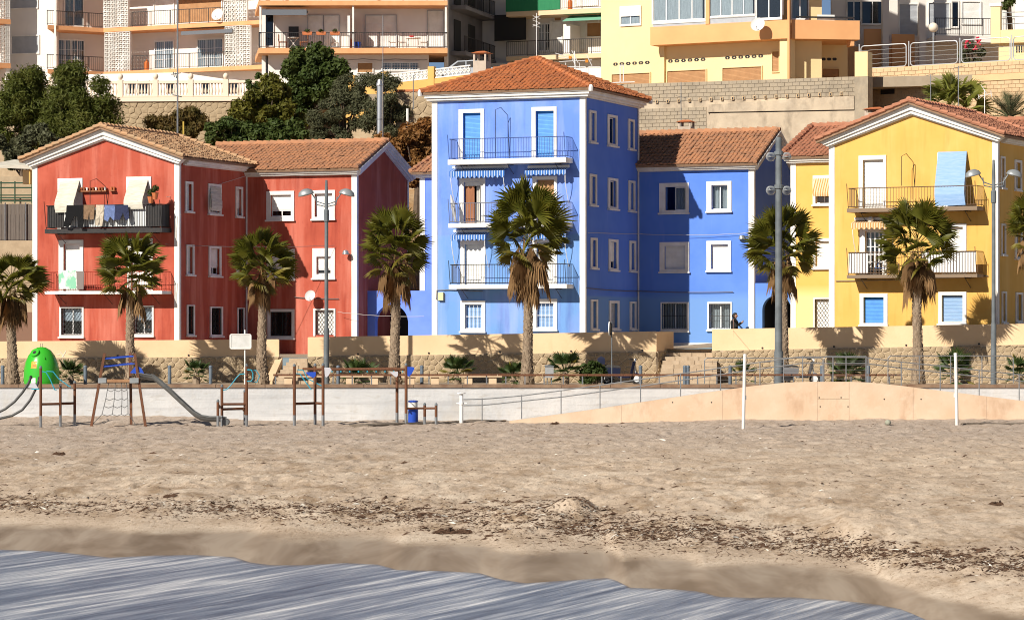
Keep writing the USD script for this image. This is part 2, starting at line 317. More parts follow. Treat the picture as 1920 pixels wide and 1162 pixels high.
def balcony(parent, fac, zk, x0, x1, ytop, ybot, yrail, depth=.95, slab_m=None, rail_m=None, pitch=.13, brackets=True, name='balcony', lean=True, barr=.0085):
    o = fac.off(depth); u0, zb, u1, zt = o.box(*zz(zk, x0, ytop), *zz(zk, x1, ybot)); zr = o.box(*zz(zk, x0, yrail), *zz(zk, x1, ybot))[3]
    rail_m = rail_m or DARKM
    b = obj(name, MB(fac).box(u0, u1, 0, depth, zb, zt), slab_m or WHITE, parent)
    r = .02; d1 = depth - .06; zt2 = zt + .07; mb = MB(fac)
    P = lambda u, d, z: fac.w(u, d, z)
    for z in (zr, zt2):
        mb.tube([P(u0 + .05, .02, z), P(u0 + .05, d1, z)], r * .8, 4); mb.tube([P(u0 + .05, d1, z), P(u1 - .05, d1, z)], r, 4); mb.tube([P(u1 - .05, d1, z), P(u1 - .05, .02, z)], r * .8, 4)
    for u in (u0 + .05, u1 - .05): mb.rod(P(u, d1, zt - .02), P(u, d1 + (.22 if lean else 0), zr + (.2 if lean else 0)), .016, 4)
    obj('rail', mb, rail_m, b)
    n = int((u1 - u0 - .1) / pitch)
    for i in range(1, n):
        u = u0 + .05 + (u1 - u0 - .1) * i / n
        obj('bar', MB(fac).box(u - barr, u + barr, d1 - barr, d1 + barr, zt2, zr), rail_m, b)
    sb = MB(fac)
    for u in (u0 + .05, u1 - .05):
        for d in np.arange(.12, d1 - .05, pitch): sb.box(u - barr, u + barr, d - barr, d + barr, zt2, zr)
    obj('side_bars', sb, rail_m, b, kind='stuff')
    if brackets:
        for k in (.1, .5, .9):
            u = u0 + (u1 - u0) * k; obj('bracket', MB().tube([fac.w(u, .02, zb - .45), fac.w(u, depth - .15, zb - .03)], .018, 4).tube([fac.w(u, depth - .1, zb - .02), fac.w(u, .02, zb - .02)], .018, 4), DARKM, b)
    return b, (u0, u1, zt, zr, depth)
def band(fac, outer, inner, steps, m, parent, name='cornice'):
    """A raking or level moulding between two polylines (u, z), in steps ((from, to, how proud), ...)."""
    mb = MB(fac); o, i = np.array(outer), np.array(inner)
    for a, b, d in steps:
        P, Q = o + (i - o) * a, o + (i - o) * b
        mb.prism(sg.Polygon(list(map(tuple, P)) + list(map(tuple, Q[::-1]))).buffer(0), -.1, d)
    return obj(name, mb, m, parent)
STEPS = ((0, .30, .37), (.30, .60, .31), (.60, .88, .22), (.88, 1, .10))
def tiles(poly, w=.215, l=.36, seed=1):
    """Barrel tiles on a planar roof polygon (eave left, eave right, then the upper corners): one mesh, each tile an island."""
    rg = np.random.default_rng(seed); P = np.array(poly, float); e = P[1] - P[0]; L = np.linalg.norm(e); e /= L
    nrm = np.cross(e, P[2] - P[0]); nrm /= np.linalg.norm(nrm)
    if nrm[2] < 0: nrm = -nrm
    up = np.cross(nrm, e); up = up if (P[2] - P[0]) @ up > 0 else -up
    q = np.column_stack([(P - P[0]) @ e, (P - P[0]) @ up]); g = sg.Polygon(q).buffer(.02)
    umin, vmin = q.min(0); umax, vmax = q.max(0); nu, nv = int((umax - umin) / w), max(1, int(round((vmax - vmin) / l))); V, T = [], []
    from shapely import contains_xy
    uu, vv = np.meshgrid(umin + (np.arange(nu) + .5) * (umax - umin) / nu, vmin + (np.arange(nv) + .5) * (vmax - vmin) / nv)
    uu, vv = uu.ravel(), vv.ravel(); ok = contains_xy(g, uu, vv); uu, vv = uu[ok], vv[ok]; n = len(uu)
    if n == 0: return None
    th = np.linspace(0, np.pi, 5); cu, ch = -np.cos(th) * w * .5, np.sin(th) * .058
    du = rg.normal(0, .012, n); dv = rg.normal(0, .02, n); dh = rg.normal(0, .008, n)
    V = np.zeros((n, 10, 3))
    for k in range(5):
        for j, (s_, taper, lift) in enumerate(((-.56, 1.0, .036), (.5, .86, .0))):
            pos = P[0] + np.outer(uu + du + cu[k] * taper, e) + np.outer(vv + dv + s_ * l, up) + np.outer(ch[k] * taper + lift + dh, nrm)
            V[:, j * 5 + k] = pos
    t0 = []
    for k in range(4): t0 += [[k, k + 1, 6 + k], [k, 6 + k, 5 + k]]
    t0 += [[0, 2, 1], [0, 3, 2], [0, 4, 3]]
    t0 = np.array(t0); T = (t0[None] + (np.arange(n) * 10)[:, None, None]).reshape(-1, 3)
    return V.reshape(-1, 3), T
def roofplane(parent, poly, m, seed, slab=None, name='roof'):
    P = np.array(poly, float); n = np.cross(P[1] - P[0], P[2] - P[0]); n /= np.linalg.norm(n); n = n if n[2] > 0 else -n
    k = len(P); v = np.vstack([P - n * .01, P - n * .12]); f = [[0, i, i + 1] for i in range(1, k - 1)] + [[k, k + i + 1, k + i] for i in range(1, k - 1)]
    for i in range(k): j = (i + 1) % k; f += [[i, k + i, k + j], [i, k + j, j]]
    r = obj(name, (v, np.array(f)), UNDER, parent)
    t = tiles(poly, seed=seed)
    if t: obj('roof_tiles', t, m, r, kind='stuff')
    return r
def ridgecaps(parent, a, b, m, step=.38, r=.13):
    a, b = np.array(a, float), np.array(b, float); n = max(2, int(np.linalg.norm(b - a) / step)); d = (b - a) / n
    for i in range(n):
        p = a + d * i; q = p + d * 1.1 + np.array([0, 0, -.015]); p = p + np.array([0, 0, .03 + RN.uniform(-.012, .012)])
        obj('ridge_tile', MB().tube([p, q], [r * 1.05, r * .9], 7, True), m, parent)
def cornerpost(parent, fac, u, z0, z1, w=.24, d=.03, left=False, name='corner_trim'):
    obj(name, MB(fac).box((u - .03) if left else u - w, (u + w) if left else u + .03, -.16, d, z0, z1), WHITE, parent)
# ---------------------------------------------------------------- the setting: sea, beach, promenade, terrace, hill
EDGE = [(-400, 1000), (0, 1030), (100, 1033), (210, 1045), (290, 1041), (370, 1040), (440, 1044), (470, 1054), (510, 1059), (575, 1059), (650, 1055), (710, 1058), (745, 1068), (830, 1070), (900, 1074), (940, 1086), (985, 1093),
        (1070, 1087), (1140, 1083), (1160, 1090), (1180, 1101), (1260, 1104), (1310, 1108), (1345, 1118), (1400, 1120), (1480, 1119), (1560, 1124), (1640, 1132), (1690, 1142), (1735, 1162), (1790, 1182), (1920, 1215), (2400, 1330)]
EX = np.array([xat(px, CZ * F / (py - CY)) for px, py in EDGE]); EY = np.array([CZ * F / (py - CY) for px, py in EDGE])
def edge_y(x):
    x = np.asarray(x, float); y = np.interp(x, EX, EY)
    y = np.where(x < EX[0], EY[0] - (x - EX[0]) * .8, y); return np.where(x > EX[-1], EY[-1] - (x - EX[-1]) * .8, y)
EYS_X = np.linspace(-60, 60, 601); EYS = np.convolve(np.pad(edge_y(EYS_X), 30, 'edge'), np.ones(61) / 61, 'valid')
def sstep(a, b, x): t = np.clip((np.asarray(x, float) - a) / (b - a), 0, 1); return t * t * (3 - 2 * t)
def sand_base(x, y):
    x, y = np.asarray(x, float), np.asarray(y, float)
    d1 = (y - edge_y(x)) * .72; d2 = (y - np.interp(x, EYS_X, EYS)) * .72
    d = np.where(d1 < 6, d1, d1 + (d2 - d1) * sstep(6, 14, d1))
    z = np.where(d > 0, 1.52 * (1 - np.exp(-np.maximum(d, 0) / 13)), np.maximum(d * .06, -1.2))
    return z + .22 * sstep(114, 118, y) * sstep(-8, -16, x) + .1 * sstep(108, 114, y) * sstep(2, 10, x)
MOUND = (xat(1080, 72.0), 72.0)
def sand_z(x, y, fine=False):
    z = sand_base(x, y); d = (np.asarray(y) - edge_y(x)) * .72; w = sstep(3.2, 6, d)
    P = np.stack([np.asarray(x, float), np.asarray(y, float), np.zeros_like(np.asarray(x, float))], -1)
    z = z + w * (.10 * (meshkit.fbm(P * .45, 3, 3) - .5) + .045 * (meshkit.fbm(P * np.array([1.6, .9, 1]), 3, 5) - .5) * sstep(118, 100, np.asarray(y)))
    if fine:
        z = z + w * .075 * (meshkit.noise(P * np.array([3.6, 2.0, 1]), 9) - .5) * (.5 + meshkit.noise(P * .3, 31)) + w * .03 * (meshkit.noise(P * np.array([7, 3.5, 1]), 10) - .5) + w * .05 * (meshkit.noise(P * np.array([.35, 2.6, 1]) + 9, 14) - .5)
    mx, my = MOUND
    r = np.hypot((x - mx) / .50, (y - my) / .9); z = z + .38 * np.exp(-r ** 2.6) * (.85 + .3 * meshkit.noise(P * 3, 12))
    z = z + .16 * np.exp(-(((x - mx + .7) / 1.0) ** 2 + ((y - my + .5) / 1.6) ** 2))
    m2 = xat(1600, 66); z = z + (.14 + .1 * meshkit.noise(P * 4, 21)) * np.exp(-(((x - m2) / 1.1) ** 2 + ((y - 66) / 2.2) ** 2))
    return z
def ground(px, py, lo=48.0, hi=121.0):
    """The point of the beach seen at a pixel."""
    ys = np.linspace(lo, hi, 900); xs = (px - CX) / F * ys; g = sand_z(xs, ys) - (CZ - (py - CY) / F * ys); i = int(np.argmax(g > 0)) if (g > 0).any() else len(ys) - 1
    return np.array([xs[i], ys[i], float(sand_z(xs[i:i + 1], ys[i:i + 1])[0])])
def axis(a, b, step, lo, hi):
    mid = list(np.arange(a, b, step)); L, s = [], step
    while not L or L[-1] > lo: s *= 1.35; L.append((L[-1] if L else a) - s)
    Rr, s = [], step
    while not Rr or Rr[-1] < hi: s *= 1.35; Rr.append((Rr[-1] if Rr else mid[-1]) + s)
    return np.array(L[::-1] + mid + Rr)
def grid(xs, ys, zf):
    X, Y = np.meshgrid(xs, ys); Z = zf(X, Y); n, m = X.shape; i = np.arange(n * m).reshape(n, m)
    f = np.vstack([np.column_stack([i[:-1, :-1].ravel(), i[:-1, 1:].ravel(), i[1:, 1:].ravel()]), np.column_stack([i[:-1, :-1].ravel(), i[1:, 1:].ravel(), i[1:, :-1].ravel()])])
    return np.column_stack([X.ravel(), Y.ravel(), Z.ravel()]), f
# beach sand: dry far part, wet smooth band by the water; the wetness mask is a vertex primvar (distance from the water's edge)
def sandmat():
    N = {'g': ('geometry', {}), 'w': ('attribute', {'attribute': 'shore'}), 'p': ('principled_bsdf', {'specular_ior_level': .25}),
         'n1': ('noise_texture', {'scale': .55, 'detail': 6, 'roughness': .62}), 'n2': ('noise_texture', {'scale': 9.0, 'detail': 6, 'roughness': .7}), 'n3': ('noise_texture', {'scale': 70, 'detail': 3, 'roughness': .6}),
         'mp': ('mapping', {'scale': (1.0, .45, 1.0)}), 'c1': ('rgb_ramp', {'ramp': [(.32, (.45, .35, .26)), (.5, (.56, .45, .345)), (.68, (.64, .54, .43))]}),
         'c2': ('rgb_ramp', {'ramp': [(.34, (.50, .43, .36)), (.45, (.92, .90, .87)), (.7, (1.08, 1.08, 1.08))]}), 'mu': ('mix_color', {'blend_type': 'multiply', 'fac': .8, 'use_clamp': False}),
         'wc': ('color', {'value': (.185, .128, .078)}), 'wn': ('noise_texture', {'scale': 1.0, 'detail': 4, 'roughness': .6, 'distortion': .6}), 'wm': ('mapping', {'scale': (.7, .20, 1), 'rotation': (0, 0, .62)}),
         'wr': ('rgb_ramp', {'ramp': [(.36, (.19, .14, .095)), (.5, (.265, .205, .15)), (.62, (.34, .275, .21))]}),
         'wa': ('math', {'math_type': 'multiply_add', 'value2': 1.6, 'value3': -.8}), 'wb': ('math', {'math_type': 'add'}), 'wf': ('map_range', {'from_min': 2.2, 'from_max': 3.5, 'to_min': 1, 'to_max': 0, 'clamp': True, 'range_type': 'smoothstep'}),
         'mx': ('mix_color', {'blend_type': 'mix'}), 'fs': ('separate_xyz', {}), 'fn': ('math', {'math_type': 'multiply_add', 'value2': 16.0}), 'fr': ('map_range', {'from_min': 94, 'from_max': 112, 'to_min': 0, 'to_max': .75, 'clamp': True}), 'fc': ('color', {'value': (.44, .365, .31)}), 'fx': ('mix_color', {'blend_type': 'mix'}), 'dm': ('mapping', {'scale': (.8, .35, 1), 'rotation': (0, 0, .8)}), 'dn': ('noise_texture', {'scale': 1.3, 'detail': 7, 'roughness': .72}), 'd1': ('map_range', {'from_min': .48, 'from_max': .62, 'to_min': 0, 'to_max': 1, 'clamp': True}), 'da': ('map_range', {'from_min': 3.4, 'from_max': 5.0, 'to_min': 0, 'to_max': 1, 'clamp': True}), 'db': ('map_range', {'from_min': 9, 'from_max': 26, 'to_min': 1, 'to_max': .35, 'clamp': True}), 'd2': ('math', {'math_type': 'multiply'}), 'd3': ('math', {'math_type': 'multiply'}), 'd4': ('math', {'math_type': 'multiply', 'value2': .8}), 'dc': ('color', {'value': (.27, .18, .105)}), 'dx': ('mix_color', {'blend_type': 'mix'}), 'rr': ('map_range', {'from_min': 0, 'from_max': 1, 'to_min': .95, 'to_max': .52, 'clamp': True}),
         'bu': ('bump', {'distance': .05}), 'bs': ('map_range', {'from_min': 0, 'from_max': 1, 'to_min': .9, 'to_max': .04, 'clamp': True}), 'ba': ('math', {'math_type': 'multiply_add', 'value2': .25})}
    L = [('g.position', 'n1.vector'), ('g.position', 'mp.vector'), ('mp.vector', 'n2.vector'), ('g.position', 'n3.vector'), ('n1.fac', 'c1.fac'), ('n2.fac', 'c2.fac'), ('fx.result', 'mu.a'), ('c2.color', 'mu.b'),
         ('g.position', 'wm.vector'), ('wm.vector', 'wn.vector'), ('wn.fac', 'wr.fac'), ('n1.fac', 'wa.value1'), ('wa.value', 'wb.value1'), ('w.fac', 'wb.value2'), ('wb.value', 'wf.value'), ('wf.result', 'mx.fac'),
         ('g.position', 'dm.vector'), ('dm.vector', 'dn.vector'), ('dn.fac', 'd1.value'), ('w.fac', 'da.value'), ('w.fac', 'db.value'), ('da.result', 'd2.value1'), ('db.result', 'd2.value2'), ('d2.value', 'd3.value1'), ('d1.result', 'd3.value2'), ('d3.value', 'd4.value1'), ('d4.value', 'dx.fac'), ('g.position', 'fs.vector'), ('n1.fac', 'fn.value1'), ('fs.y', 'fn.value3'), ('fn.value', 'fr.value'), ('fr.result', 'fx.fac'), ('c1.color', 'fx.a'), ('fc.color', 'fx.b'), ('mu.result', 'dx.a'), ('dc.color', 'dx.b'), ('dx.result', 'mx.a'), ('wr.color', 'mx.b'), ('mx.result', 'p.base_color'), ('wf.result', 'rr.value'), ('rr.result', 'p.roughness'), ('wf.result', 'bs.value'), ('bs.result', 'bu.strength'),
         ('n3.fac', 'ba.value1'), ('n2.fac', 'ba.value3'), ('ba.value', 'bu.height'), ('bu.normal', 'p.normal')]
    return usdkit.material(stage, '/World/Looks/beach_sand', N, L, surface='p.BSDF')
sx = axis(-19.5, 19.5, .075, -400, 400); sy = axis(47, 118.2, .16, -80, 119)
sv, sf = grid(sx, sy[sy < 118.6], lambda X, Y: sand_z(X, Y, True))
path = numbered('/World', 'beach'); bm = usdkit.mesh(stage, path, (sv, sf), sandmat(), True); tag(path, kind='structure')
UsdGeom.PrimvarsAPI(bm).CreatePrimvar('shore', Sdf.ValueTypeNames.FloatArray, 'vertex').Set(Vt.FloatArray.FromNumpy(((sv[:, 1] - edge_y(sv[:, 0])) * .72).astype(np.float32)))
# the sea: a low spent wave with foam streaks drawn out along its run
def seamat():
    N = {'g': ('geometry', {}), 'r1': ('mapping', {'rotation': (0, 0, -1.16)}), 'r2': ('mapping', {'scale': (.16, 3.2, 1)}), 'r3': ('mapping', {'scale': (.7, 20, 1)}), 'r4': ('mapping', {'scale': (.10, .42, 1)}),
         'n1': ('noise_texture', {'scale': 1, 'detail': 5, 'roughness': .62, 'distortion': .25}), 'n2': ('noise_texture', {'scale': 1, 'detail': 4, 'roughness': .6}), 'n3': ('noise_texture', {'scale': 1, 'detail': 2}), 'n4': ('noise_texture', {'scale': 34, 'detail': 3, 'roughness': .8}),
         'a': ('math', {'math_type': 'multiply_add', 'value2': .42}), 'b': ('math', {'math_type': 'multiply_add', 'value2': .55}), 'c': ('math', {'math_type': 'multiply_add', 'value2': .28}),
         'cr': ('rgb_ramp', {'ramp': [(.74, (.085, .105, .205)), (.90, (.17, .195, .33)), (1.04, (.29, .31, .41)), (1.2, (.62, .63, .67))]}), 'sc': ('math', {'math_type': 'multiply', 'value2': 1.0}),
         'mr': ('map_range', {'from_min': .76, 'from_max': 1.40, 'to_min': 0, 'to_max': 1, 'clamp': True}),
         'rc': ('rgb_ramp', {'ramp': [(0, (.04, .05, .08)), (.25, (.085, .115, .175)), (.5, (.17, .21, .285)), (.66, (.31, .345, .41)), (.83, (.58, .60, .63)), (1, (.86, .86, .86))]}),
         'of': ('attribute', {'attribute': 'offshore'}), 'oe': ('math', {'math_type': 'multiply_add', 'value2': 1.0}), 'om': ('map_range', {'from_min': .42, 'from_max': 1.15, 'to_min': 0, 'to_max': 1, 'clamp': True}), 'oc': ('color', {'value': (.15, .12, .095)}), 'ox': ('mix_color', {'blend_type': 'mix'}),
         'p': ('principled_bsdf', {'roughness': .38, 'specular_ior_level': .4}), 'bu': ('bump', {'strength': .5, 'distance': .10})}
    L = [('g.position', 'r1.vector'), ('r1.vector', 'r2.vector'), ('r1.vector', 'r3.vector'), ('r1.vector', 'r4.vector'), ('r2.vector', 'n1.vector'), ('r3.vector', 'n2.vector'), ('r4.vector', 'n3.vector'), ('g.position', 'n4.vector'),
         ('n2.fac', 'a.value1'), ('n1.fac', 'a.value3'), ('n3.fac', 'b.value1'), ('a.value', 'b.value3'), ('n4.fac', 'c.value1'), ('b.value', 'c.value3'), ('c.value', 'mr.value'), ('mr.result', 'rc.fac'), ('of.fac', 'oe.value1'), ('n1.fac', 'oe.value3'), ('oe.value', 'om.value'), ('om.result', 'ox.fac'), ('oc.color', 'ox.a'), ('rc.color', 'ox.b'), ('ox.result', 'p.base_color'),
         ('c.value', 'bu.height'), ('bu.normal', 'p.normal')]
    return usdkit.material(stage, '/World/Looks/sea_water', N, L, surface='p.BSDF')
wx = axis(-14, 14, .1, -500, 500); rows = np.concatenate([[0, .06, .16, .35], np.arange(.6, 18, .3), [20, 28, 60, 160, 600]]); X, T_ = np.meshgrid(wx, rows)
Yw = edge_y(X) - T_ / .72; Zw = .035 * (1 - np.exp(-T_ * 9)) - .004 + .05 * (meshkit.fbm(np.stack([(X * .48 + Yw * .87) * .25, (X * .87 - Yw * .48) * 1.4, 0 * X], -1), 3, 4) - .5) * np.clip(T_, 0, 1)
i = np.arange(X.size).reshape(X.shape)
seap = struct('sea', (np.column_stack([X.ravel(), Yw.ravel(), Zw.ravel()]), np.vstack([np.column_stack([i[:-1, :-1].ravel(), i[1:, :-1].ravel(), i[1:, 1:].ravel()]), np.column_stack([i[:-1, :-1].ravel(), i[1:, 1:].ravel(), i[:-1, 1:].ravel()])])), seamat(), True)

UsdGeom.PrimvarsAPI(stage.GetPrimAtPath(seap)).CreatePrimvar('offshore', Sdf.ValueTypeNames.FloatArray, 'vertex').Set(Vt.FloatArray.FromNumpy(T_.ravel().astype(np.float32)))
PZ = 2.80                                                        # promenade
PAVE = mat('promenade_paving', (.36, .29, .21), .9, (.30, .24, .17), 1.5, bump=.2)
EARTH = mat('hill_earth', (.30, .17, .075), .95, (.40, .28, .16), .8, bump=.6, bscale=5, bdist=.15, streaks=[((.20, .11, .05), 2.5, (.5, .7), None, .7)])
struct('promenade', MB().box(-60, 60, 118.25, 131, PZ - 1.2, PZ), PAVE)
def terr_z(x): return np.interp(x, [-60, -9, -6, 8, 12, 17, 60], [3.85, 3.87, 4.1, 4.27, 4.6, 4.85, 4.9])
tx = np.linspace(-60, 60, 121); tv, tf_ = grid(tx, np.array([127.6, 128.6, 150, 157]), lambda X, Y: terr_z(X)); struct('terrace', (tv, tf_), PAVE)
def hill_z(x, y):
    z0 = terr_z(x); left = z0 + (10.6 - z0) * sstep(149.5, 156, y) + 4.2 * sstep(154, 172, y)
    right = z0 + (18.8 - z0) * sstep(160.5, 162.5, y)
    k = sstep(4, 8, x); z = left * (1 - k) + right * k + .5 * (meshkit.fbm(np.stack([np.asarray(x) * .5, np.asarray(y) * .5, 0 * np.asarray(x)], -1), 3, 8) - .5) * sstep(150, 153, y) * (1 - k)
    farleft = np.where(x < -19.5, np.minimum(z, z0 + (9.4 - z0) * sstep(146, 149.5, y) + np.maximum(0, 4.5 * sstep(156, 170, y))), z)
    z = np.where(x < -22, farleft, z)
    return z
hx = axis(-34, 34, .45, -300, 300); hy = axis(147, 178, .45, 146.5, 900); hy = hy[hy >= 146.5]
struct('hillside', grid(hx, hy, hill_z), EARTH, True)
# ---------------------------------------------------------------- the painted houses
def shell(parent, fac, u0, u1, d, z0, z1, m, left=True, back=True):
    """The unseen walls of a house: back and left."""
    if back: obj('wall', MB(fac).box(u0, u1, -d, -d + .25, z0, z1), m, parent)
    if left: obj('wall', MB(fac).box(u0, u0 + .25, -d + .26, -.29, z0, z1), m, parent)
def gable_house(parent, fac, zk, zbase, S, wallL, wallR, apex_in, inL, inR, apex_out, outL, outR, wins, m, tilem, seed, swins=None, swinfac=None, side_m=None, over=.42):
    """A house with its gable towards the sea. Returns ridge and eave heights."""
    uz = lambda p: fac.uz(*zz(zk, *p))
    iL, iA, iR, oL, oA, oR = map(uz, (inL, apex_in, inR, outL, apex_out, outR)); uL, uR = fac.u(zz(zk, wallL, 0)[0]), 0.0
    holes = windows(parent, fac, zk, wins)
    zi = (iL[1] + iR[1]) / 2; za = iA[1]; um = (uL + uR) / 2; zo = (oL[1] + oR[1]) / 2; zA = oA[1]
    wall(parent, fac, [(uL, zbase), (uR, zbase), (uR, zi + .25), (um, za + .25), (uL, zi + .25)], holes, m)
    ov = over; oo = [(uL - ov, zo), (um, zA), (uR + ov, zo)]; ii = [(uL - .02, zi), (um, za), (uR + .02, zi)]
    band(fac, oo, ii, STEPS, WHITE, parent, 'gable_cornice')
    cornerpost(parent, fac, uR, zbase, zi + .05); cornerpost(parent, fac, uL, zbase, zi + .05, left=True)
    sd = fac.side(0)
    sh = windows(parent, sd, zk, swins) if swins else []
    wall(parent, sd, [(.285, zbase), (S, zbase), (S, zi + .2), (.285, zi + .2)], sh, side_m or m)
    obj('corner_trim', MB(sd).box(S - .12, S + .02, -.16, .03, zbase, zi), WHITE, parent)
    mb = MB(sd)
    for a, b, d in STEPS: mb.box(.43, S + .2, -.1, d * .95, zo + (zi - zo) * b, zo + (zi - zo) * a - .002)
    obj('eave_cornice', mb, WHITE, parent)
    shell(parent, fac, uL, uR, S, zbase, zi, m)
    obj('wall', MB(fac).prism(sg.Polygon([(uL, zi), (uR, zi), (um, za)]), -S, -S + .25), m, parent)
    h = .03; f = .50
    A, B = fac.w(um, f, zA + h), fac.w(um, -S - .15, zA + h); eR = (fac.w(uR + ov + .08, f, zo + h), fac.w(uR + ov + .08, -S - .15, zo + h)); eL = (fac.w(uL - ov - .08, f, zo + h), fac.w(uL - ov - .08, -S - .15, zo + h))
    rr = roofplane(parent, [eR[0], eR[1], B, A], tilem, seed); roofplane(parent, [eL[1], eL[0], A, B], tilem, seed + 1)
    ridgecaps(rr, A + [0, 0, .05], B + [0, 0, .05], tilem)
    ridgecaps(rr, eR[0] + [0, 0, .06], A + [0, 0, .06], tilem, r=.1); ridgecaps(rr, eL[0] + [0, 0, .06], A + [0, 0, .06], tilem, r=.1)
    ridgecaps(rr, eR[1] + [0, 0, .06], B + [0, 0, .06], tilem, r=.12)
    return uL, zi, za

# ---- red house
RZ = 3.85; RFc = Fac.at(335.6, 137, 20.5); RS = RFc.side(); RSd = RS.u(zz('1', 1170, 0)[0])
red = thing('red_house', 'red three-storey house with white gable and laundry on its upper balcony', 'house', RFc.w(-3.5, 0, RZ))
rw = [(275, 340, 392, 585, 292, 355, 378, 590, 'white'), (600, 332, 718, 585, 615, 348, 703, 590, 'white'), (280, 632, 396, 878, 302, 650, 380, 884, 'white'), (605, 625, 725, 878, 622, 643, 707, 884, 'white'),
      (283, 948, 398, 1090, 291, 954, 390, 1082, 'lattice'), (622, 942, 730, 1085, 634, 949, 722, 1077, 'lattice')]
rsw = [(876, 355, 912, 498, 882, 366, 907, 492, 'white'), (985, 367, 1047, 510, 993, 378, 1040, 502, 'glass'), (1115, 380, 1148, 522, 1121, 391, 1143, 516, 'half'),
       (881, 654, 918, 797, 887, 664, 912, 791, 'white'), (988, 661, 1046, 803, 996, 672, 1039, 795, 'half'), (1118, 668, 1152, 812, 1124, 678, 1147, 805, 'white'),
       (884, 939, 920, 1083, 889, 944, 915, 1077, 'latticedark'), (994, 947, 1053, 1087, 1000, 953, 1047, 1079, 'latticedark'), (1123, 952, 1157, 1098, 1128, 957, 1152, 1092, 'latticedark')]
gable_house(red, RFc, '1', RZ, RSd, 157, 848, (490, 160), (157, 293), (848, 273), (488, 100), (118, 262), (876, 242), rw, RED, TILE_R, 10, rsw)
bal, (u0, u1, zt_, zr_, dp) = balcony(red, RFc, '1', 212, 768, 577, 598, 466, slab_m=DARKM); PANELG = mat('pale_balcony_panel', (.58, .60, .60), .6); obj('screen_panel', MB(RFc).box(u0 + 1.0, u1 - .9, dp - .12, dp - .10, zt_ + .05, zr_ - .1), PANELG, bal); obj('screen_panel', MB(RFc).box(u0 + .08, u0 + .98, dp - .12, dp - .10, zt_ + .05, zr_ - .02), DARKM, bal); obj('screen_panel', MB(RFc).box(u1 - .88, u1 - .08, dp - .12, dp - .10, zt_ + .05, zr_ - .02), DARKM, bal); obj('screen_panel', MB(RFc).box(u1 - .08, u1 - .06, .1, dp - .12, zt_ + .05, zr_ - .02), DARKM, bal); balcony(red, RFc, '1', 212, 768, 873, 888, 782, slab_m=WHITE, rail_m=mat('red_rail', (.35, .05, .03), .6))
def sunblind(parent, fac, zk, top, bot, d, m, name='sun_blind'):
    """A roll-down cloth hung from above a door and over the rail."""
    a, b = fac.uz(*zz(zk, *top[0])), fac.uz(*zz(zk, *top[1])); o = fac.off(d); c, e = o.uz(*zz(zk, *bot[0])), o.uz(*zz(zk, *bot[1])); v, f = [], []; n = 10
    for i in range(n + 1):
        k = i / n; dd = .06 + (d - .06) * min(1, k * 1.35); s_ = .012 * math.sin(i * 2.4)
        v += [[a[0] + (c[0] - a[0]) * k, -dd - s_, a[1] + (c[1] - a[1]) * k], [b[0] + (e[0] - b[0]) * k, -dd - s_, b[1] + (e[1] - b[1]) * k]]
    for i in range(n): f += [[2 * i, 2 * i + 1, 2 * i + 3], [2 * i, 2 * i + 3, 2 * i + 2]]
    v2 = [[p[0], p[1] + .02, p[2]] for p in v]; k = len(v); f2 = [[q[0] + k, q[2] + k, q[1] + k] for q in f]
    f3 = []
    for i in range(n): f3 += [[2 * i, 2 * i + 2, k + 2 * i + 2], [2 * i, k + 2 * i + 2, k + 2 * i], [2 * i + 1, k + 2 * i + 1, k + 2 * i + 3], [2 * i + 1, k + 2 * i + 3, 2 * i + 3]]
    return obj(name, MB(fac).add(v + v2, f + f2 + f3, True), m, parent)
BLINDC = mat('cream_blind_cloth', (.62, .59, .50), .9, (.46, .43, .36), 2.5, stretch=(1, 1, 7), bump=.3)
sunblind(red, RFc, '1', ((290, 352), (380, 350)), ((262, 502), (352, 500)), 1.02, BLINDC); sunblind(red, RFc, '1', ((616, 348), (704, 346)), ((590, 486), (678, 484)), 1.02, BLINDC)
sunblind(red, RS, '1', ((993, 378), (1040, 380)), ((1000, 492), (1050, 498)), .3, BLINDC)

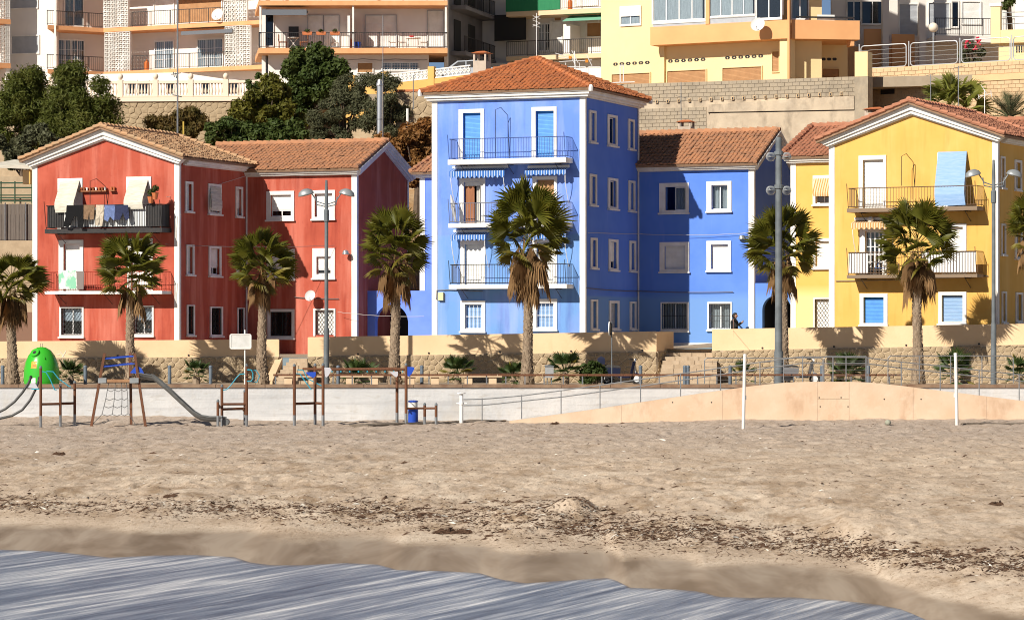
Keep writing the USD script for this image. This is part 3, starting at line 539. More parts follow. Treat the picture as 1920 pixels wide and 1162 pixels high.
# ---- red wing
RWc = RFc.back(RSd); RWc = Fac(RWc.p, (math.cos(math.radians(21)), -math.sin(math.radians(21))))
rwing = thing('red_wing_house', 'red set-back house wing with long brown tile roof and dark gable end', 'house', RWc.w(3.5, 0, RZ))
def wing(parent, fac, zk, x_right, uLeft, zb, eave_out, eave_in, ridge_px, gable_px, wins, m, tilem, seed, gm=None, gside_end=None):
    """A long house behind: its eave faces the sea, its gable end faces right. Pixels: the eave line's right end, the ridge's right end."""
    uR = fac.u(zz(zk, x_right, 0)[0]); zo = fac.uz(*zz(zk, *eave_out))[1]; zi = fac.uz(*zz(zk, *eave_in))[1]
    holes = windows(parent, fac, zk, wins); wall(parent, fac, [(uLeft, zb), (uR, zb), (uR, zi + .2), (uLeft, zi + .2)], holes, m)
    g = fac.side(uR); D = g.u(zz(zk, gable_px[0], 0)[0]); zr = g.uz(*zz(zk, *ridge_px))[1]
    wall(parent, g, [(.285, zb), (D, zb), (D, zi + .2), (D / 2, zr - .42), (.285, zi + .2)], [], gm or m)
    cornerpost(parent, fac, uR, zb, zi, .26); obj('corner_trim', MB(g).box(D - .14, D + .02, -.16, .03, zb, zi), WHITE, parent)
    mb = MB(fac)
    for a, b, d in STEPS: mb.box(uLeft, uR + d * .6, -.1, d, zo + (zi - zo) * b, zo + (zi - zo) * a - .002)
    obj('eave_cornice', mb, WHITE, parent)
    ov = .4; sl = (zr - zo) / (D / 2 + ov); th = zo - zi
    band(g, [(-ov, zo), (D / 2, zr), (D + ov, zo)], [(-.02, zi - .05), (D / 2, zr - th - .12), (D + .02, zi - .05)], STEPS, WHITE, parent, 'gable_cornice')
    shell(parent, fac, uLeft, uR, D, zb, zi, m)
    r = .30; h = .03
    e0, e1 = fac.w(uLeft - .1, ov + .06, zo + h), fac.w(uR + r, ov + .06, zo + h); r0, r1 = fac.w(uLeft - .1, -D / 2, zr + h), fac.w(uR + r, -D / 2, zr + h)
    b0, b1 = fac.w(uLeft - .1, -D - ov, zo + h), fac.w(uR + r, -D - ov, zo + h)
    rp = roofplane(parent, [e0, e1, r1, r0], tilem, seed); roofplane(parent, [b1, b0, r0, r1], tilem, seed + 1)
    ridgecaps(rp, r0 + [0, 0, .05], r1 + [0, 0, .05], tilem); ridgecaps(rp, e1 + [-.1, 0, .05], r1 + [-.1, 0, .05], tilem, r=.11)
    return uR, D, zo, zi, zr, g
ww = [(242, 335, 368, 466, 262, 352, 354, 450, 'half'), (448, 331, 553, 462, 461, 346, 541, 452, 'white'), (245, 598, 370, 735, 262, 613, 356, 720, 'white'), (451, 594, 553, 730, 469, 632, 534, 712, 'half'),
      (247, 870, 369, 1002, 260, 882, 357, 992, 'latticedark'), (455, 867, 555, 992, 464, 874, 548, 988, 'latticewhite')]
wing(rwing, RWc, '2', 650, -3.2, RZ, (642, 236), (642, 262), (770, 112), (885, 0), ww, RED, TILE_B, 20)

# ---- tall blue house
BZ = 4.15; BFc = Fac.at(1096.8, 136, 21.5); BS = BFc.side(); BSd = BS.u(zz('3', 882, 0)[0]); bL = BFc.u(zz('3', 66, 0)[0])
blue = thing('blue_house', 'tall four-storey blue house with white corner trim and pyramid tile roof', 'house', BFc.w(bL / 2, 0, BZ))
bw = [(170, 243, 270, 450, 187, 258, 257, 455, 'blue'), (459, 234, 558, 442, 475, 250, 547, 447, 'blue'), (173, 516, 275, 700, 190, 532, 258, 705, 'opendoor'), (462, 508, 560, 696, 478, 522, 548, 700, 'brownsh'),
      (176, 762, 275, 945, 193, 778, 259, 950, 'white'), (462, 755, 560, 940, 478, 770, 546, 945, 'white'), (177, 1000, 275, 1122, 195, 1015, 262, 1112, 'bluebars'), (463, 994, 560, 1116, 478, 1010, 547, 1108, 'bluebars')]
bsw = [(684, 248, 712, 374, 690, 258, 708, 368, 'white'), (757, 266, 796, 388, 763, 276, 790, 380, 'glass'), (839, 283, 864, 402, 844, 292, 860, 396, 'white'),
       (686, 500, 714, 623, 692, 510, 710, 617, 'white'), (759, 516, 798, 638, 765, 526, 792, 630, 'curtain'), (840, 526, 866, 646, 845, 535, 862, 640, 'white'),
       (690, 752, 717, 872, 695, 761, 712, 866, 'white'), (762, 758, 799, 880, 768, 768, 793, 873, 'half'), (844, 764, 869, 884, 849, 773, 865, 878, 'white'),
       (691, 996, 718, 1114, 696, 1004, 713, 1109, 'white'), (764, 1001, 803, 1114, 770, 1011, 797, 1108, 'grey'), (846, 1004, 870, 1114, 851, 1012, 866, 1108, 'white')]
bzi = BFc.uz(*zz('3', 380, 205))[1]; bzo = BFc.uz(*zz('3', 380, 172))[1]
h = windows(blue, BFc, '3', bw); wall(blue, BFc, [(bL, BZ), (0, BZ), (0, bzi + .2), (bL, bzi + .2)], h, BLUE)
h = windows(blue, BS, '3', bsw); wall(blue, BS, [(.285, BZ), (BSd, BZ), (BSd, bzi + .2), (.285, bzi + .2)], h, BLUES)
shell(blue, BFc, bL, 0, BSd, BZ, bzi, BLUES)
cornerpost(blue, BFc, 0, BZ, bzi, .25); cornerpost(blue, BFc, bL, BZ, bzi, .25, left=True); obj('corner_trim', MB(BS).box(BSd - .13, BSd + .02, -.16, .03, BZ, bzi), WHITE, blue)
mb = MB(BFc)
for a, b, d in STEPS:
    z0, z1 = bzo + (bzi - bzo) * b, bzo + (bzi - bzo) * a - .002
    mb.box(bL - d, d, -.1, d, z0, z1); mb.box(-.1, d - .001, -BSd - d, -.101, z0, z1); mb.box(bL - d + .001, bL + .1, -BSd - d, -.101, z0, z1)
obj('eave_cornice', mb, WHITE, blue)
ov = .46; ez = bzo + .03; apz = BFc.back(BSd / 2).uz(*zz('3', 478, 45))[1]
C = [BFc.w(bL - ov, ov, ez), BFc.w(ov, ov, ez), BFc.w(ov, -BSd - ov, ez), BFc.w(bL - ov, -BSd - ov, ez)]; AP = BFc.w(bL / 2, -BSd / 2, apz)
rp = roofplane(blue, [C[0], C[1], AP], TILE_O, 30); roofplane(blue, [C[1], C[2], AP], TILE_O, 31); roofplane(blue, [C[2], C[3], AP], TILE_O, 32); roofplane(blue, [C[3], C[0], AP], TILE_O, 33)
for c in C: ridgecaps(rp, c + np.array([0, 0, .05]), AP + np.array([0, 0, .05]), TILE_O, r=.14)
for c in C: obj('corner_block', MB().lathe([(.10, -.15), (.11, .05), (.06, .16)], c + np.array([0, 0, -.02]), 8), WHITE, blue)
balcony(blue, BFc, '3', 126, 594, 438, 458, 356, rail_m=mat('blue_rail', (.06, .10, .28), .5)); balcony(blue, BFc, '3', 128, 594, 692, 709, 612, rail_m=mat('grey_rail', (.16, .17, .22), .5)); balcony(blue, BFc, '3', 130, 597, 936, 953, 857, rail_m=DARKM)
STRIPE_B = usdkit.material(stage, '/World/Looks/blue_striped_awning', {'tc': ('texture_coordinate', {}), 'm': ('mapping', {'rotation': (0, 0, math.radians(21.5))}), 'w': ('wave_texture', {'wave_type': 'bands', 'bands_direction': 'x', 'scale': 2.4, 'detail': 0}),
    'r': ('rgb_ramp', {'ramp': [(.0, (.03, .13, .42)), (.80, (.03, .13, .42)), (.90, (.45, .52, .65)), (1, (.6, .66, .74))]}), 'p': ('principled_bsdf', {'roughness': .85})},
    [('tc.object', 'm.vector'), ('m.vector', 'w.vector'), ('w.fac', 'r.fac'), ('r.color', 'p.base_color')], surface='p.BSDF')
def awning(parent, fac, zk, x0, x1, y0, y1, m, d=.55, arms=True, deg=None):
    """A retracted striped awning: a cased roll, a short slope and a scalloped valance."""
    u0, z0, u1, z1 = fac.off(d).box(*zz(zk, x0, y0), *zz(zk, x1, y1)); n = max(4, int((u1 - u0) / .22)); v, f = [], []
    a = obj('awning', MB(fac).add([[u0, 0, z1 + .16], [u1, 0, z1 + .16], [u1, -d, z1], [u0, -d, z1], [u0, 0, z1 + .13], [u1, 0, z1 + .13], [u1, -d + .01, z1 - .02], [u0, -d + .01, z1 - .02]], BOXF, True), m, parent)
    for i in range(n):
        for k in range(5):
            u = u0 + (u1 - u0) * (i + k / 4) / n; v += [[u, -d - .004, z1], [u, -d - .004, z0 + (z1 - z0) * .35 * (1 - math.sin(math.pi * k / 4))]]
    for i in range(len(v) // 2 - 1): f += [[2 * i, 2 * i + 1, 2 * i + 3], [2 * i, 2 * i + 3, 2 * i + 2]]
    obj('valance', MB(fac).add(v, f, True), m, a)
    obj('roller_case', MB().rod(fac.w(u0, .09, z1 + .2), fac.w(u1, .09, z1 + .2), .07, 8), METALW, a)
    if arms:
        mb = MB()
        for u in (u0 + .06, u1 - .06): mb.tube([fac.w(u, d - .03, z1 - .02), fac.w(u, d * .9, z1 - .5), fac.w(u, .35, z1 - .9), fac.w(u, .03, z1 - 1.5)], .018, 5)
        obj('arm', mb, METALW, a)
awning(blue, BFc, '3', 132, 350, 487, 516, STRIPE_B); awning(blue, BFc, '3', 430, 594, 485, 505, STRIPE_B); awning(blue, BFc, '3', 135, 275, 741, 764, STRIPE_B); awning(blue, BFc, '3', 440, 594, 738, 762, STRIPE_B)

# ---- blue wing and its arch, left wing and its arch
BWc = Fac(BFc.back(BSd).p, (math.cos(math.radians(22.5)), -math.sin(math.radians(22.5))))
bwing = thing('blue_wing_house', 'blue set-back house wing right of the tall house, tree-free wall with six windows', 'house', BWc.w(2.5, 0, 4.27))
bww = [(193, 311, 333, 453, 222, 330, 318, 440, 'opencurtain'), (417, 303, 535, 445, 440, 321, 516, 437, 'curtain'), (195, 591, 335, 732, 218, 609, 316, 719, 'white'), (417, 585, 533, 727, 438, 602, 519, 718, 'white'),
       (200, 875, 333, 1012, 206, 880, 324, 1002, 'bars'), (421, 874, 537, 1006, 429, 882, 531, 1000, 'bars')]
uBR, bD, bwo, bwi, bwr, BG = wing(bwing, BWc, '4', 640, -3.0, 4.27, (636, 222), (636, 248), (745, 68), (826, 0), bww, BLUEW, TILE_B, 40, gm=BLUES)
def archwall(parent, fac, u0, u1, zt, zb, a0, a1, zsp, m):
    r = (a1 - a0) / 2; cx = (a0 + a1) / 2
    hole = unary_union([sg.box(a0, zb - 1, a1, zsp), sg.Point(cx, zsp).buffer(r, 16)])
    obj('arch_wall', MB(fac).prism(sg.box(u0, zb, u1, zt).difference(hole), -.35, 0.0), m, parent)
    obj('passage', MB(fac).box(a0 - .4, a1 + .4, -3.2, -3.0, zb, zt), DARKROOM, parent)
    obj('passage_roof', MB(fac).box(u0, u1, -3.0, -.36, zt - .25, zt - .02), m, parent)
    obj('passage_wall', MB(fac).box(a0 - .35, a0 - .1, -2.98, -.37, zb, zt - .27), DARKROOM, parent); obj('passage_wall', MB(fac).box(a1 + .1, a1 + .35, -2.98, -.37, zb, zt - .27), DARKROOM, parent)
AW = Fac(BWc.w(0, -.05, 0), BWc.t)
ua, ub = AW.u(zz('4', 680, 0)[0]), AW.u(zz('4', 818, 0)[0]); zsp = AW.uz(*zz('4', 750, 842))[1] - (ub - ua) / 2; zt = AW.uz(*zz('4', 660, 785))[1]
archwall(bwing, AW, uBR + .01, AW.u(1500), zt, 4.27, ua, ub, zsp, BLUEW)
obj('base_band', MB(BWc).box(-1, uBR - .3, .0, .05, 4.2, 4.42), WHITE, bwing)
BLf = Fac(BFc.back(3.3, bL).p, BFc.t)
bleft = thing('blue_rear_house', 'narrow blue house part with arched passage between red gable and tall blue house', 'house', BLf.w(-1, 0, 4.0))
uw = BLf.u(788.5); zoL, ziL = BLf.uz(800, 325)[1], BLf.uz(800, 334)[1]; zrL = zoL + 1.7
wall(bleft, BLf, [(uw, 4.0), (-.01, 4.0), (-.01, ziL + .2), (uw, ziL + .2)], [], BLUEA, d0=.0); cornerpost(bleft, BLf, uw, BLf.uz(790, 545)[1], ziL, .24, left=True)
mb = MB(BLf)
for a, b, d in STEPS: mb.box(uw - d * .8, -.01, -.1, d, zoL + (ziL - zoL) * b, zoL + (ziL - zoL) * a - .002)
obj('eave_cornice', mb, WHITE, bleft)
obj('wall', MB(BLf).box(uw, uw + .25, -6.2, -.29, 4.0, ziL + .2), BLUEA, bleft); obj('wall', MB(BLf).box(uw + .26, -.01, -6.2, -5.95, 4.0, ziL + .2), BLUEA, bleft)
rp = roofplane(bleft, [BLf.w(uw - .35, .45, zoL + .03), BLf.w(-.01, .45, zoL + .03), BLf.w(-.01, -3.1, zrL), BLf.w(uw + .5, -3.1, zrL)], TILE_B, 50)
ridgecaps(rp, BLf.w(uw - .35, .45, zoL + .08), BLf.w(uw + .5, -3.1, zrL + .05), TILE_B, r=.12)
AL = Fac(BLf.w(0, .03, 0), BLf.t); ua, ub = AL.u(zz('2', 757, 0)[0]), AL.u(zz('2', 907, 0)[0]); zsp = AL.uz(*zz('2', 830, 850))[1] - (ub - ua) / 2
BLd = BLf.uz(790, 545)[1]
r_ = (ub - ua) / 2; hole = unary_union([sg.box(ua, 3, ub, zsp), sg.Point((ua + ub) / 2, zsp).buffer(r_, 16)])
obj('arch_wall', MB(AL).prism(sg.box(AL.u(690), 4.0, -.3, BLd).difference(hole), .3, .62), BLUEA, bleft)
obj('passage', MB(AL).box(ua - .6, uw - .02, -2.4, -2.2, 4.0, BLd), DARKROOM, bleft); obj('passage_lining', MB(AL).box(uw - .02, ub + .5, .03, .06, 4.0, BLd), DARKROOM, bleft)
obj('passage_roof', MB(AL).box(AL.u(690), -.3, .03, .29, BLd - .2, BLd - .02), BLUEA, bleft)

# ---- yellow house
YZ = 4.8; YFc = Fac.at(1870.5, 127, 28); YS = YFc.side(); YSd = 8.2
yellow = thing('yellow_house', 'yellow three-storey house with white gable and blue roll-down blind', 'house', YFc.w(-3.5, 0, YZ))
yw = [(380, 282, 510, 545, 400, 302, 496, 550, 'white'), (752, 268, 888, 528, 772, 284, 872, 532, 'white'), (385, 598, 512, 855, 410, 640, 492, 860, 'french'), (775, 605, 890, 850, 792, 620, 874, 855, 'white'),
      (385, 935, 517, 1083, 403, 953, 499, 1075, 'blue'), (757, 927, 890, 1078, 774, 943, 873, 1069, 'paleblue')]
ysw = [(1050, 286, 1070, 436, 1054, 296, 1067, 430, 'white'), (1116, 304, 1149, 446, 1121, 316, 1144, 438, 'glass'), (1052, 605, 1073, 752, 1056, 614, 1070, 746, 'white'), (1118, 618, 1151, 770, 1123, 629, 1146, 762, 'glass'),
       (1055, 925, 1077, 1072, 1059, 934, 1073, 1066, 'white'), (1121, 930, 1154, 1070, 1126, 940, 1149, 1062, 'glass')]
yuL, yzi, yza = gable_house(yellow, YFc, '5', YZ, YSd, 242, 1037, (632, 92), (242, 247), (1037, 217), (630, 32), (203, 222), (1070, 186), yw, YEL, TILE_Y, 60, ysw)
IRON = mat('brown_iron_rail', (.14, .085, .05), .6)
balcony(yellow, YFc, '5', 323, 940, 527, 546, 431, slab_m=mat('brown_slab', (.22, .16, .11), .8), rail_m=IRON)
bal, (u0, u1, zt_, zr_, dp) = balcony(yellow, YFc, '5', 323, 940, 845, 861, 738, slab_m='/World/Looks/brown_slab', rail_m=IRON)
PANELW = mat('white_screen_panel', (.76, .77, .78), .6)
obj('screen_panel', MB(YFc).box(u0 + .08, u0 + .95, dp - .12, dp - .10, zt_ + .06, zr_), PANELW, bal); obj('screen_panel', MB(YFc).box(u1 - 2.6, u1 - .08, dp - .12, dp - .10, zt_ + .06, zr_), PANELW, bal)
obj('screen_panel', MB(YFc).box(u0 + .04, u0 + .06, .1, dp - .12, zt_ + .06, zr_), PANELW, bal)
sunblind(yellow, YFc, '5', ((757, 266), (893, 262)), ((742, 522), (884, 516)), 1.0, PALEBLUE)
STRIPE_Y = usdkit.material(stage, '/World/Looks/tan_striped_awning', {'tc': ('texture_coordinate', {}), 'm': ('mapping', {'rotation': (0, 0, math.radians(28))}), 'w': ('wave_texture', {'wave_type': 'bands', 'bands_direction': 'x', 'scale': 2.6, 'detail': 0}),
    'r': ('rgb_ramp', {'ramp': [(.0, (.46, .24, .07)), (.45, (.46, .24, .07)), (.55, (.66, .52, .34)), (1, (.66, .52, .34))]}), 'p': ('principled_bsdf', {'roughness': .85})},
    [('tc.object', 'm.vector'), ('m.vector', 'w.vector'), ('w.fac', 'r.fac'), ('r.color', 'p.base_color')], surface='p.BSDF')
awning(yellow, YFc, '5', 343, 540, 601, 632, STRIPE_Y)
YWc = Fac(YFc.back(6, yuL).p, YFc.t)
yleft = thing('yellow_wing_house', 'narrow yellow house wing left of the gabled yellow house, striped blind at its top window', 'house', YWc.w(-1, 0, YZ))
uw = YWc.u(zz('5', 60, 0)[0]); zo, zi = YWc.uz(*zz('5', 150, 290))[1], YWc.uz(*zz('5', 150, 319))[1]
ywl = [(163, 376, 262, 515, 175, 392, 250, 508, 'glass'), (163, 674, 262, 815, 175, 688, 250, 806, 'white'), (166, 955, 262, 1106, 172, 961, 254, 1110, 'latticewhite')]
h = windows(yleft, YWc, '5', ywl); wall(yleft, YWc, [(uw, YZ - .3), (3.2, YZ - .3), (3.2, zi + .2), (uw, zi + .2)], h, YELW)
cornerpost(yleft, YWc, uw, YZ - .3, zi, .24, left=True); mb = MB(YWc)
for a, b, d in STEPS: mb.box(uw - d * .8, 3.2, -.1, d, zo + (zi - zo) * b, zo + (zi - zo) * a - .002)
obj('eave_cornice', mb, WHITE, yleft); obj('wall', MB(YWc).box(uw, uw + .25, -7, -.29, YZ - .3, zi + .2), YELW, yleft)
zr = YWc.back(3.4).uz(*zz('5', 160, 146))[1]
E0, E1, R0, R1 = YWc.w(uw - .4, .45, zo + .03), YWc.w(3.2, .45, zo + .03), YWc.w(uw + YWc.back(3.4).u(zz('5', 158, 0)[0]) * 0 + .1, -3.4, zr), YWc.w(12, -3.4, zr)
R0 = YWc.back(3.4).w(YWc.back(3.4).u(zz('5', 158, 0)[0]), 0, zr)
rp = roofplane(yleft, [E0, E1, YWc.w(3.2, -3.4, zr), R0], TILE_Y, 70); ridgecaps(rp, E0 + np.array([0, 0, .06]), R0 + np.array([0, 0, .06]), TILE_Y, r=.15)
ridgecaps(rp, R0 + np.array([0, 0, .05]), YWc.w(3.2, -3.4, zr + .05), TILE_Y)
sunblind(yleft, YWc, '5', ((168, 392), (250, 390)), ((164, 476), (250, 474)), .45, STRIPE_Y)
# the long roof that shows beyond the yellow gable's right slope
yr = thing('brick_red_roof_house', 'house behind the yellow gable, only its brick red tile roof showing at right', 'house', pt(1900, 600, 142))
YRc = Fac.at(1780, 139.5, 22); zo = YRc.uz(1880, 262)[1]; zr = YRc.back(4).uz(1880, 226)[1]
obj('wall', MB(YRc).box(0.3, 9, -8, -.3, 4.9, zo), YEL, yr); rp = roofplane(yr, [YRc.w(0, .3, zo), YRc.w(9.4, .3, zo), YRc.w(9.4, -4, zr), YRc.w(0, -4, zr)], TILE_Y, 75); roofplane(yr, [YRc.w(9.4, -8.3, zo), YRc.w(0, -8.3, zo), YRc.w(0, -4, zr), YRc.w(9.4, -4, zr)], TILE_Y, 76)
ridgecaps(rp, YRc.w(0, -4, zr + .05), YRc.w(9.4, -4, zr + .05), TILE_Y)
# ---------------------------------------------------------------- sea wall, ramp, parapets with stone base, steps
PLASTER = mat('white_sea_wall_paint', (.56, .56, .56), .85, (.46, .47, .48), .8, streaks=[((.34, .31, .27), 3.0, (.56, .74), (.5, 1, 2.0), .6), ((.45, .39, .31), 1.1, (.54, .76), (1, 1, .4), .5), ((.36, .36, .37), 1.0, (.5, .62), (.15, 1, 5), .4)], bump=.5, bscale=8, bdist=.03)
RUST = mat('weathered_coping', (.17, .10, .065), .85, (.26, .18, .12), 2)
TANC = mat('tan_concrete', (.58, .42, .29), .9, (.64, .49, .36), .8, streaks=[((.38, .22, .13), 1.6, (.55, .78), (1, 1, .5), .6), ((.70, .56, .44), 2.2, (.56, .8), (1, 1, 1.4), .5)], bump=.3, bscale=14)
TANP = mat('peach_render', (.76, .56, .35), .9, (.70, .50, .30), .7, streaks=[((.58, .38, .2), 1.8, (.62, .85), (1, 1, .3), .4)], bump=.25, bscale=30)
STONE = mat('rubble_stone', (.60, .46, .29), .92, (.50, .38, .24), 5, isl=.34, isl_col=(.68, .36, .11), bump=.5, bscale=18)
MORTAR = mat('stone_mortar', (.54, .43, .30), .95, (.45, .35, .25), 5, bump=.4)
sw = thing('sea_wall', 'long white-painted sea wall between the beach and the promenade', 'wall', (0, 118, 1))
obj('wall_body', MB().box(-60, 60, 118.0, 118.3, -.4, PZ - .02), PLASTER, sw)
for k in range(-30, 30): obj('coping', MB().box(k * 2 + .01, k * 2 + 1.99, 117.93, 118.5, PZ - .018, PZ + .10 + .006 * (k % 3)), RUST, sw)
# ramp of tan concrete in front of it
RY = 114.6
top = [(955, 789), (1050, 776), (1125, 765.5), (1200, 754), (1276, 743), (1350, 732), (1420, 722.5), (1470, 717.5), (1510, 715.5), (1600, 715.5), (1640, 717.5), (1690, 723), (1763, 732), (1836, 741), (1925, 752), (2100, 776)]
rp_ = [(xat(a, RY), zat(b, RY)) for a, b in top]
rampw = thing('ramp', 'tan concrete access ramp humped against the white sea wall', 'ramp', (8, RY, 1.2))
RFac = Fac((0, RY), (1, 0))
cuts = [1165, 1355, 1533, 1592, 1712, 1850]
for j, (a, b) in enumerate(zip([900] + cuts, cuts + [2200])):
    poly = sg.Polygon([(rp_[0][0], 0.2)] + rp_ + [(rp_[-1][0], .2)]).intersection(sg.box(xat(a, RY) + .004, -1, xat(b, RY) - .004, 9))
    obj('wall_panel', MB(RFac).prism(poly, -.25, 0.0), TANC, rampw)
obj('ramp_slab', MB(RFac).prism(sg.Polygon([(rp_[0][0], 0.2)] + [(a, b - .12) for a, b in rp_] + [(rp_[-1][0], .2)]).buffer(0), -3.3, -.26), TANC, rampw)
obj('wall_seam', MB(RFac).box(xat(1533, RY), xat(1592, RY), -.02, .012, zat(747, RY) - .012, zat(747, RY) + .012), MORTAR, rampw)
for a, b in ((1536, 745), (1577, 745), (1538, 762), (1590, 762), (1658, 748), (1727, 748), (1334, 754), (1261, 754)): obj('form_hole', MB().rod((xat(a, RY), RY + .05, zat(b, RY)), (xat(a, RY), RY - .006, zat(b, RY)), .028, 8), DARKM, rampw)

def stones(parent, fac, u0, u1, z0, zt, d, seed, size=.33, lim=295):
    """Rubble stones as parts: Voronoi cells, shrunk and domed. zt: top height as a function of u."""
    rg = np.random.default_rng(seed); P, nz = [], max(2, int(round((zt((u0 + u1) / 2) - z0) / (size * .72)))); nu = max(2, int((u1 - u0) / size))
    for j in range(-1, nz + 1):
        for i in range(-1, nu + 1): P.append(((i + .5 + .5 * (j % 2) + rg.uniform(-.33, .33)) * (u1 - u0) / nu, (j + .5 + rg.uniform(-.3, .3)) / nz))
    P = np.array(P); P[:, 1] *= (zt((u0 + u1) / 2) - z0); V = Voronoi(P); frame = sg.Polygon([(0, 0), (u1 - u0, 0), (u1 - u0, zt(u1) - z0), (0, zt(u0) - z0)]); cells = []
    for r in V.point_region:
        R_ = V.regions[r]
        if not R_ or -1 in R_: continue
        g = sg.Polygon(V.vertices[R_]).intersection(frame).buffer(-.009)
        if g.is_empty or g.geom_type != 'Polygon' or g.area < .006: continue
        cells.append(g.simplify(.015))
    cells.sort(key=lambda g: -g.area); rest = MB(fac)
    for k, g in enumerate(cells):
        dd = d + rg.uniform(.015, .05); o = np.array(g.exterior.coords)[:-1]; 
        if g.exterior.is_ccw is False: o = o[::-1]
        c = o.mean(0); inn = c + (o - c) * rg.uniform(.72, .86); n = len(o); v, f = [], []
        for q in o: v.append([u0 + q[0], -d, z0 + q[1]])
        for q in inn: v.append([u0 + q[0], -dd - rg.uniform(-.006, .006), z0 + q[1]])
        v.append([u0 + c[0], -dd - .015, z0 + c[1]])
        for i in range(n): j = (i + 1) % n; f += [[i, j, n + j], [i, n + j, n + i], [n + i, n + j, 2 * n]]
        if k < lim: obj('stone', MB(fac).add(v, f, True), STONE, parent)
        else: rest.add(v, f, True)
    if rest.n: obj('small_stones', rest, STONE, parent, kind='stuff')
def parapet(label, px0, px1, y0, y1, top0, top1, joint0, joint1, seed, end=None):
    a, b = np.array([xat(px0, y0), y0]), np.array([xat(px1, y1), y1]); L = np.linalg.norm(b - a); fac = Fac(b, (b - a) / L)
    t = thing('parapet_wall', label, 'wall', fac.w(-L / 2, 0, PZ)); zt0, zt1, zj0, zj1 = zat(top0, y0), zat(top1, y1), zat(joint0, y0), zat(joint1, y1)
    zj = lambda u: zj1 + (zj0 - zj1) * (-u / L)
    obj('rendered_wall', MB(fac).prism(sg.Polygon([(-L, PZ - .1), (0, PZ - .1), (0, zt1 - .03), (0 - .03, zt1), (-L + .03, zt0), (-L, zt0 - .03)]), -.35, 0), TANP, t)
    s = obj('stone_base', MB(fac).prism(sg.Polygon([(-L, PZ - .1), (0, PZ - .1), (0, zj1), (-L, zj0)]), .002, .07), MORTAR, t)
    stones(s, fac, -L, 0, PZ, zj, .068, seed)
    for u in np.arange(-L + 2.2, -.5, 3.1): obj('drain_hole', MB().rod(fac.w(u, -.02, zj(u) + .07), fac.w(u, .02, zj(u) + .07), .045, 8), DARKM, t)
    if end:
        ef = Fac(b, end[0]); obj('return_wall', MB(ef).box(.002, end[1], -.3, 0.0, PZ - .1, zt1 - .02), TANP, t)
        s2 = obj('return_stone_base', MB(ef).box(.0, end[1], .002, .05, PZ - .1, zj1), MORTAR, t); stones(s2, ef, 0, end[1], PZ, lambda u: zj1, .05, seed + 1)
    return fac, L
sd21 = (math.sin(math.radians(22)), math.cos(math.radians(22)))
W1f, W1L = parapet('peach parapet wall on rubble base under the red house, left of the steps', -140, 523, 127.2, 127.2, 641, 636, 672, 668, 101, None)
W2f, W2L = parapet('peach parapet wall on rubble base below the tall blue house, between the two flights of steps', 577, 1231, 127.2, 126.6, 632, 621, 668, 659, 103, (sd21, 2.3))
W3f, W3L = parapet('peach parapet wall on rubble base below the yellow house, right of the steps', 1335, 2020, 127, 124.2, 617, 605, 657, 644, 105, None)
gr = mat('white_graffiti', (.7, .66, .6), .8)
mb = MB(W1f)
for (a, b), (c, d) in (((113, 659), (124, 674)), ((124, 658), (114, 675)), ((106, 665), (112, 664.5))):
    p, q = W1f.uz(a, b), W1f.uz(c, d); mb.tube([W1f.w(p[0], .003, p[1]), W1f.w(q[0], .003, q[1])], .016, 4)
solo('wall_marking', mb, gr, 'white X scrawled on the peach parapet right of the green container', 'graffiti')
STEPM = mat('stone_step', (.66, .52, .37), .9, (.54, .41, .28), 3, isl=.25, bump=.4, bscale=20)
def steps(label, pxl, pxr, ybot, ytop, z1, n, lean=0.0):
    t = thing('stone_steps', label, 'steps', pt((pxl + pxr) / 2, 720, ybot)); rg = np.random.default_rng(int(pxl))
    for k in range(n):
        y = ybot + (ytop - ybot) * k / n; za = PZ + (z1 - PZ) * k / n; zb = PZ + (z1 - PZ) * (k + 1) / n; sh = lean * (k / n); x = xat(pxl, y) + sh; xe = xat(pxr, y)
        while x < xe - .05:
            w = min(rg.uniform(.45, .8), xe - x); w = w if xe - x - w > .2 else xe - x
            obj('step_stone', MB().box(x + .014, x + w - .014, y + rg.uniform(-.015, .015), ytop + .5 if k == n - 1 else y + (ytop - ybot) / n + .12, za - .1, zb - rg.uniform(.012, .03)), STEPM, t); x += w
        obj('step_core', MB().box(xat(pxl, y) + sh + .03, xe - .03, y + .035, ytop + .45, za - .12, zb - .035), MORTAR, t)
    return t
steps('pale stone steps climbing to the red wing beside the parapet end', 508, 577, 123.8, 127.6, 3.86, 7, .9)
steps('pale stone steps climbing to the blue wing between two parapets', 1236, 1345, 124.4, 128.4, 4.27, 9, .25)
obj('side_cheek', MB().hull([(xat(498, 124), 123.6, PZ), (xat(512, 124), 123.6, PZ), (xat(498, 124), 123.6, PZ + .12), (xat(512, 124), 123.6, PZ + .12), (xat(518, 127.5), 127.5, PZ), (xat(530, 127.5), 127.5, PZ), (xat(518, 127.5), 127.5, 3.9), (xat(530, 127.5), 127.5, 3.9)]), TANP, '/World/stone_steps')

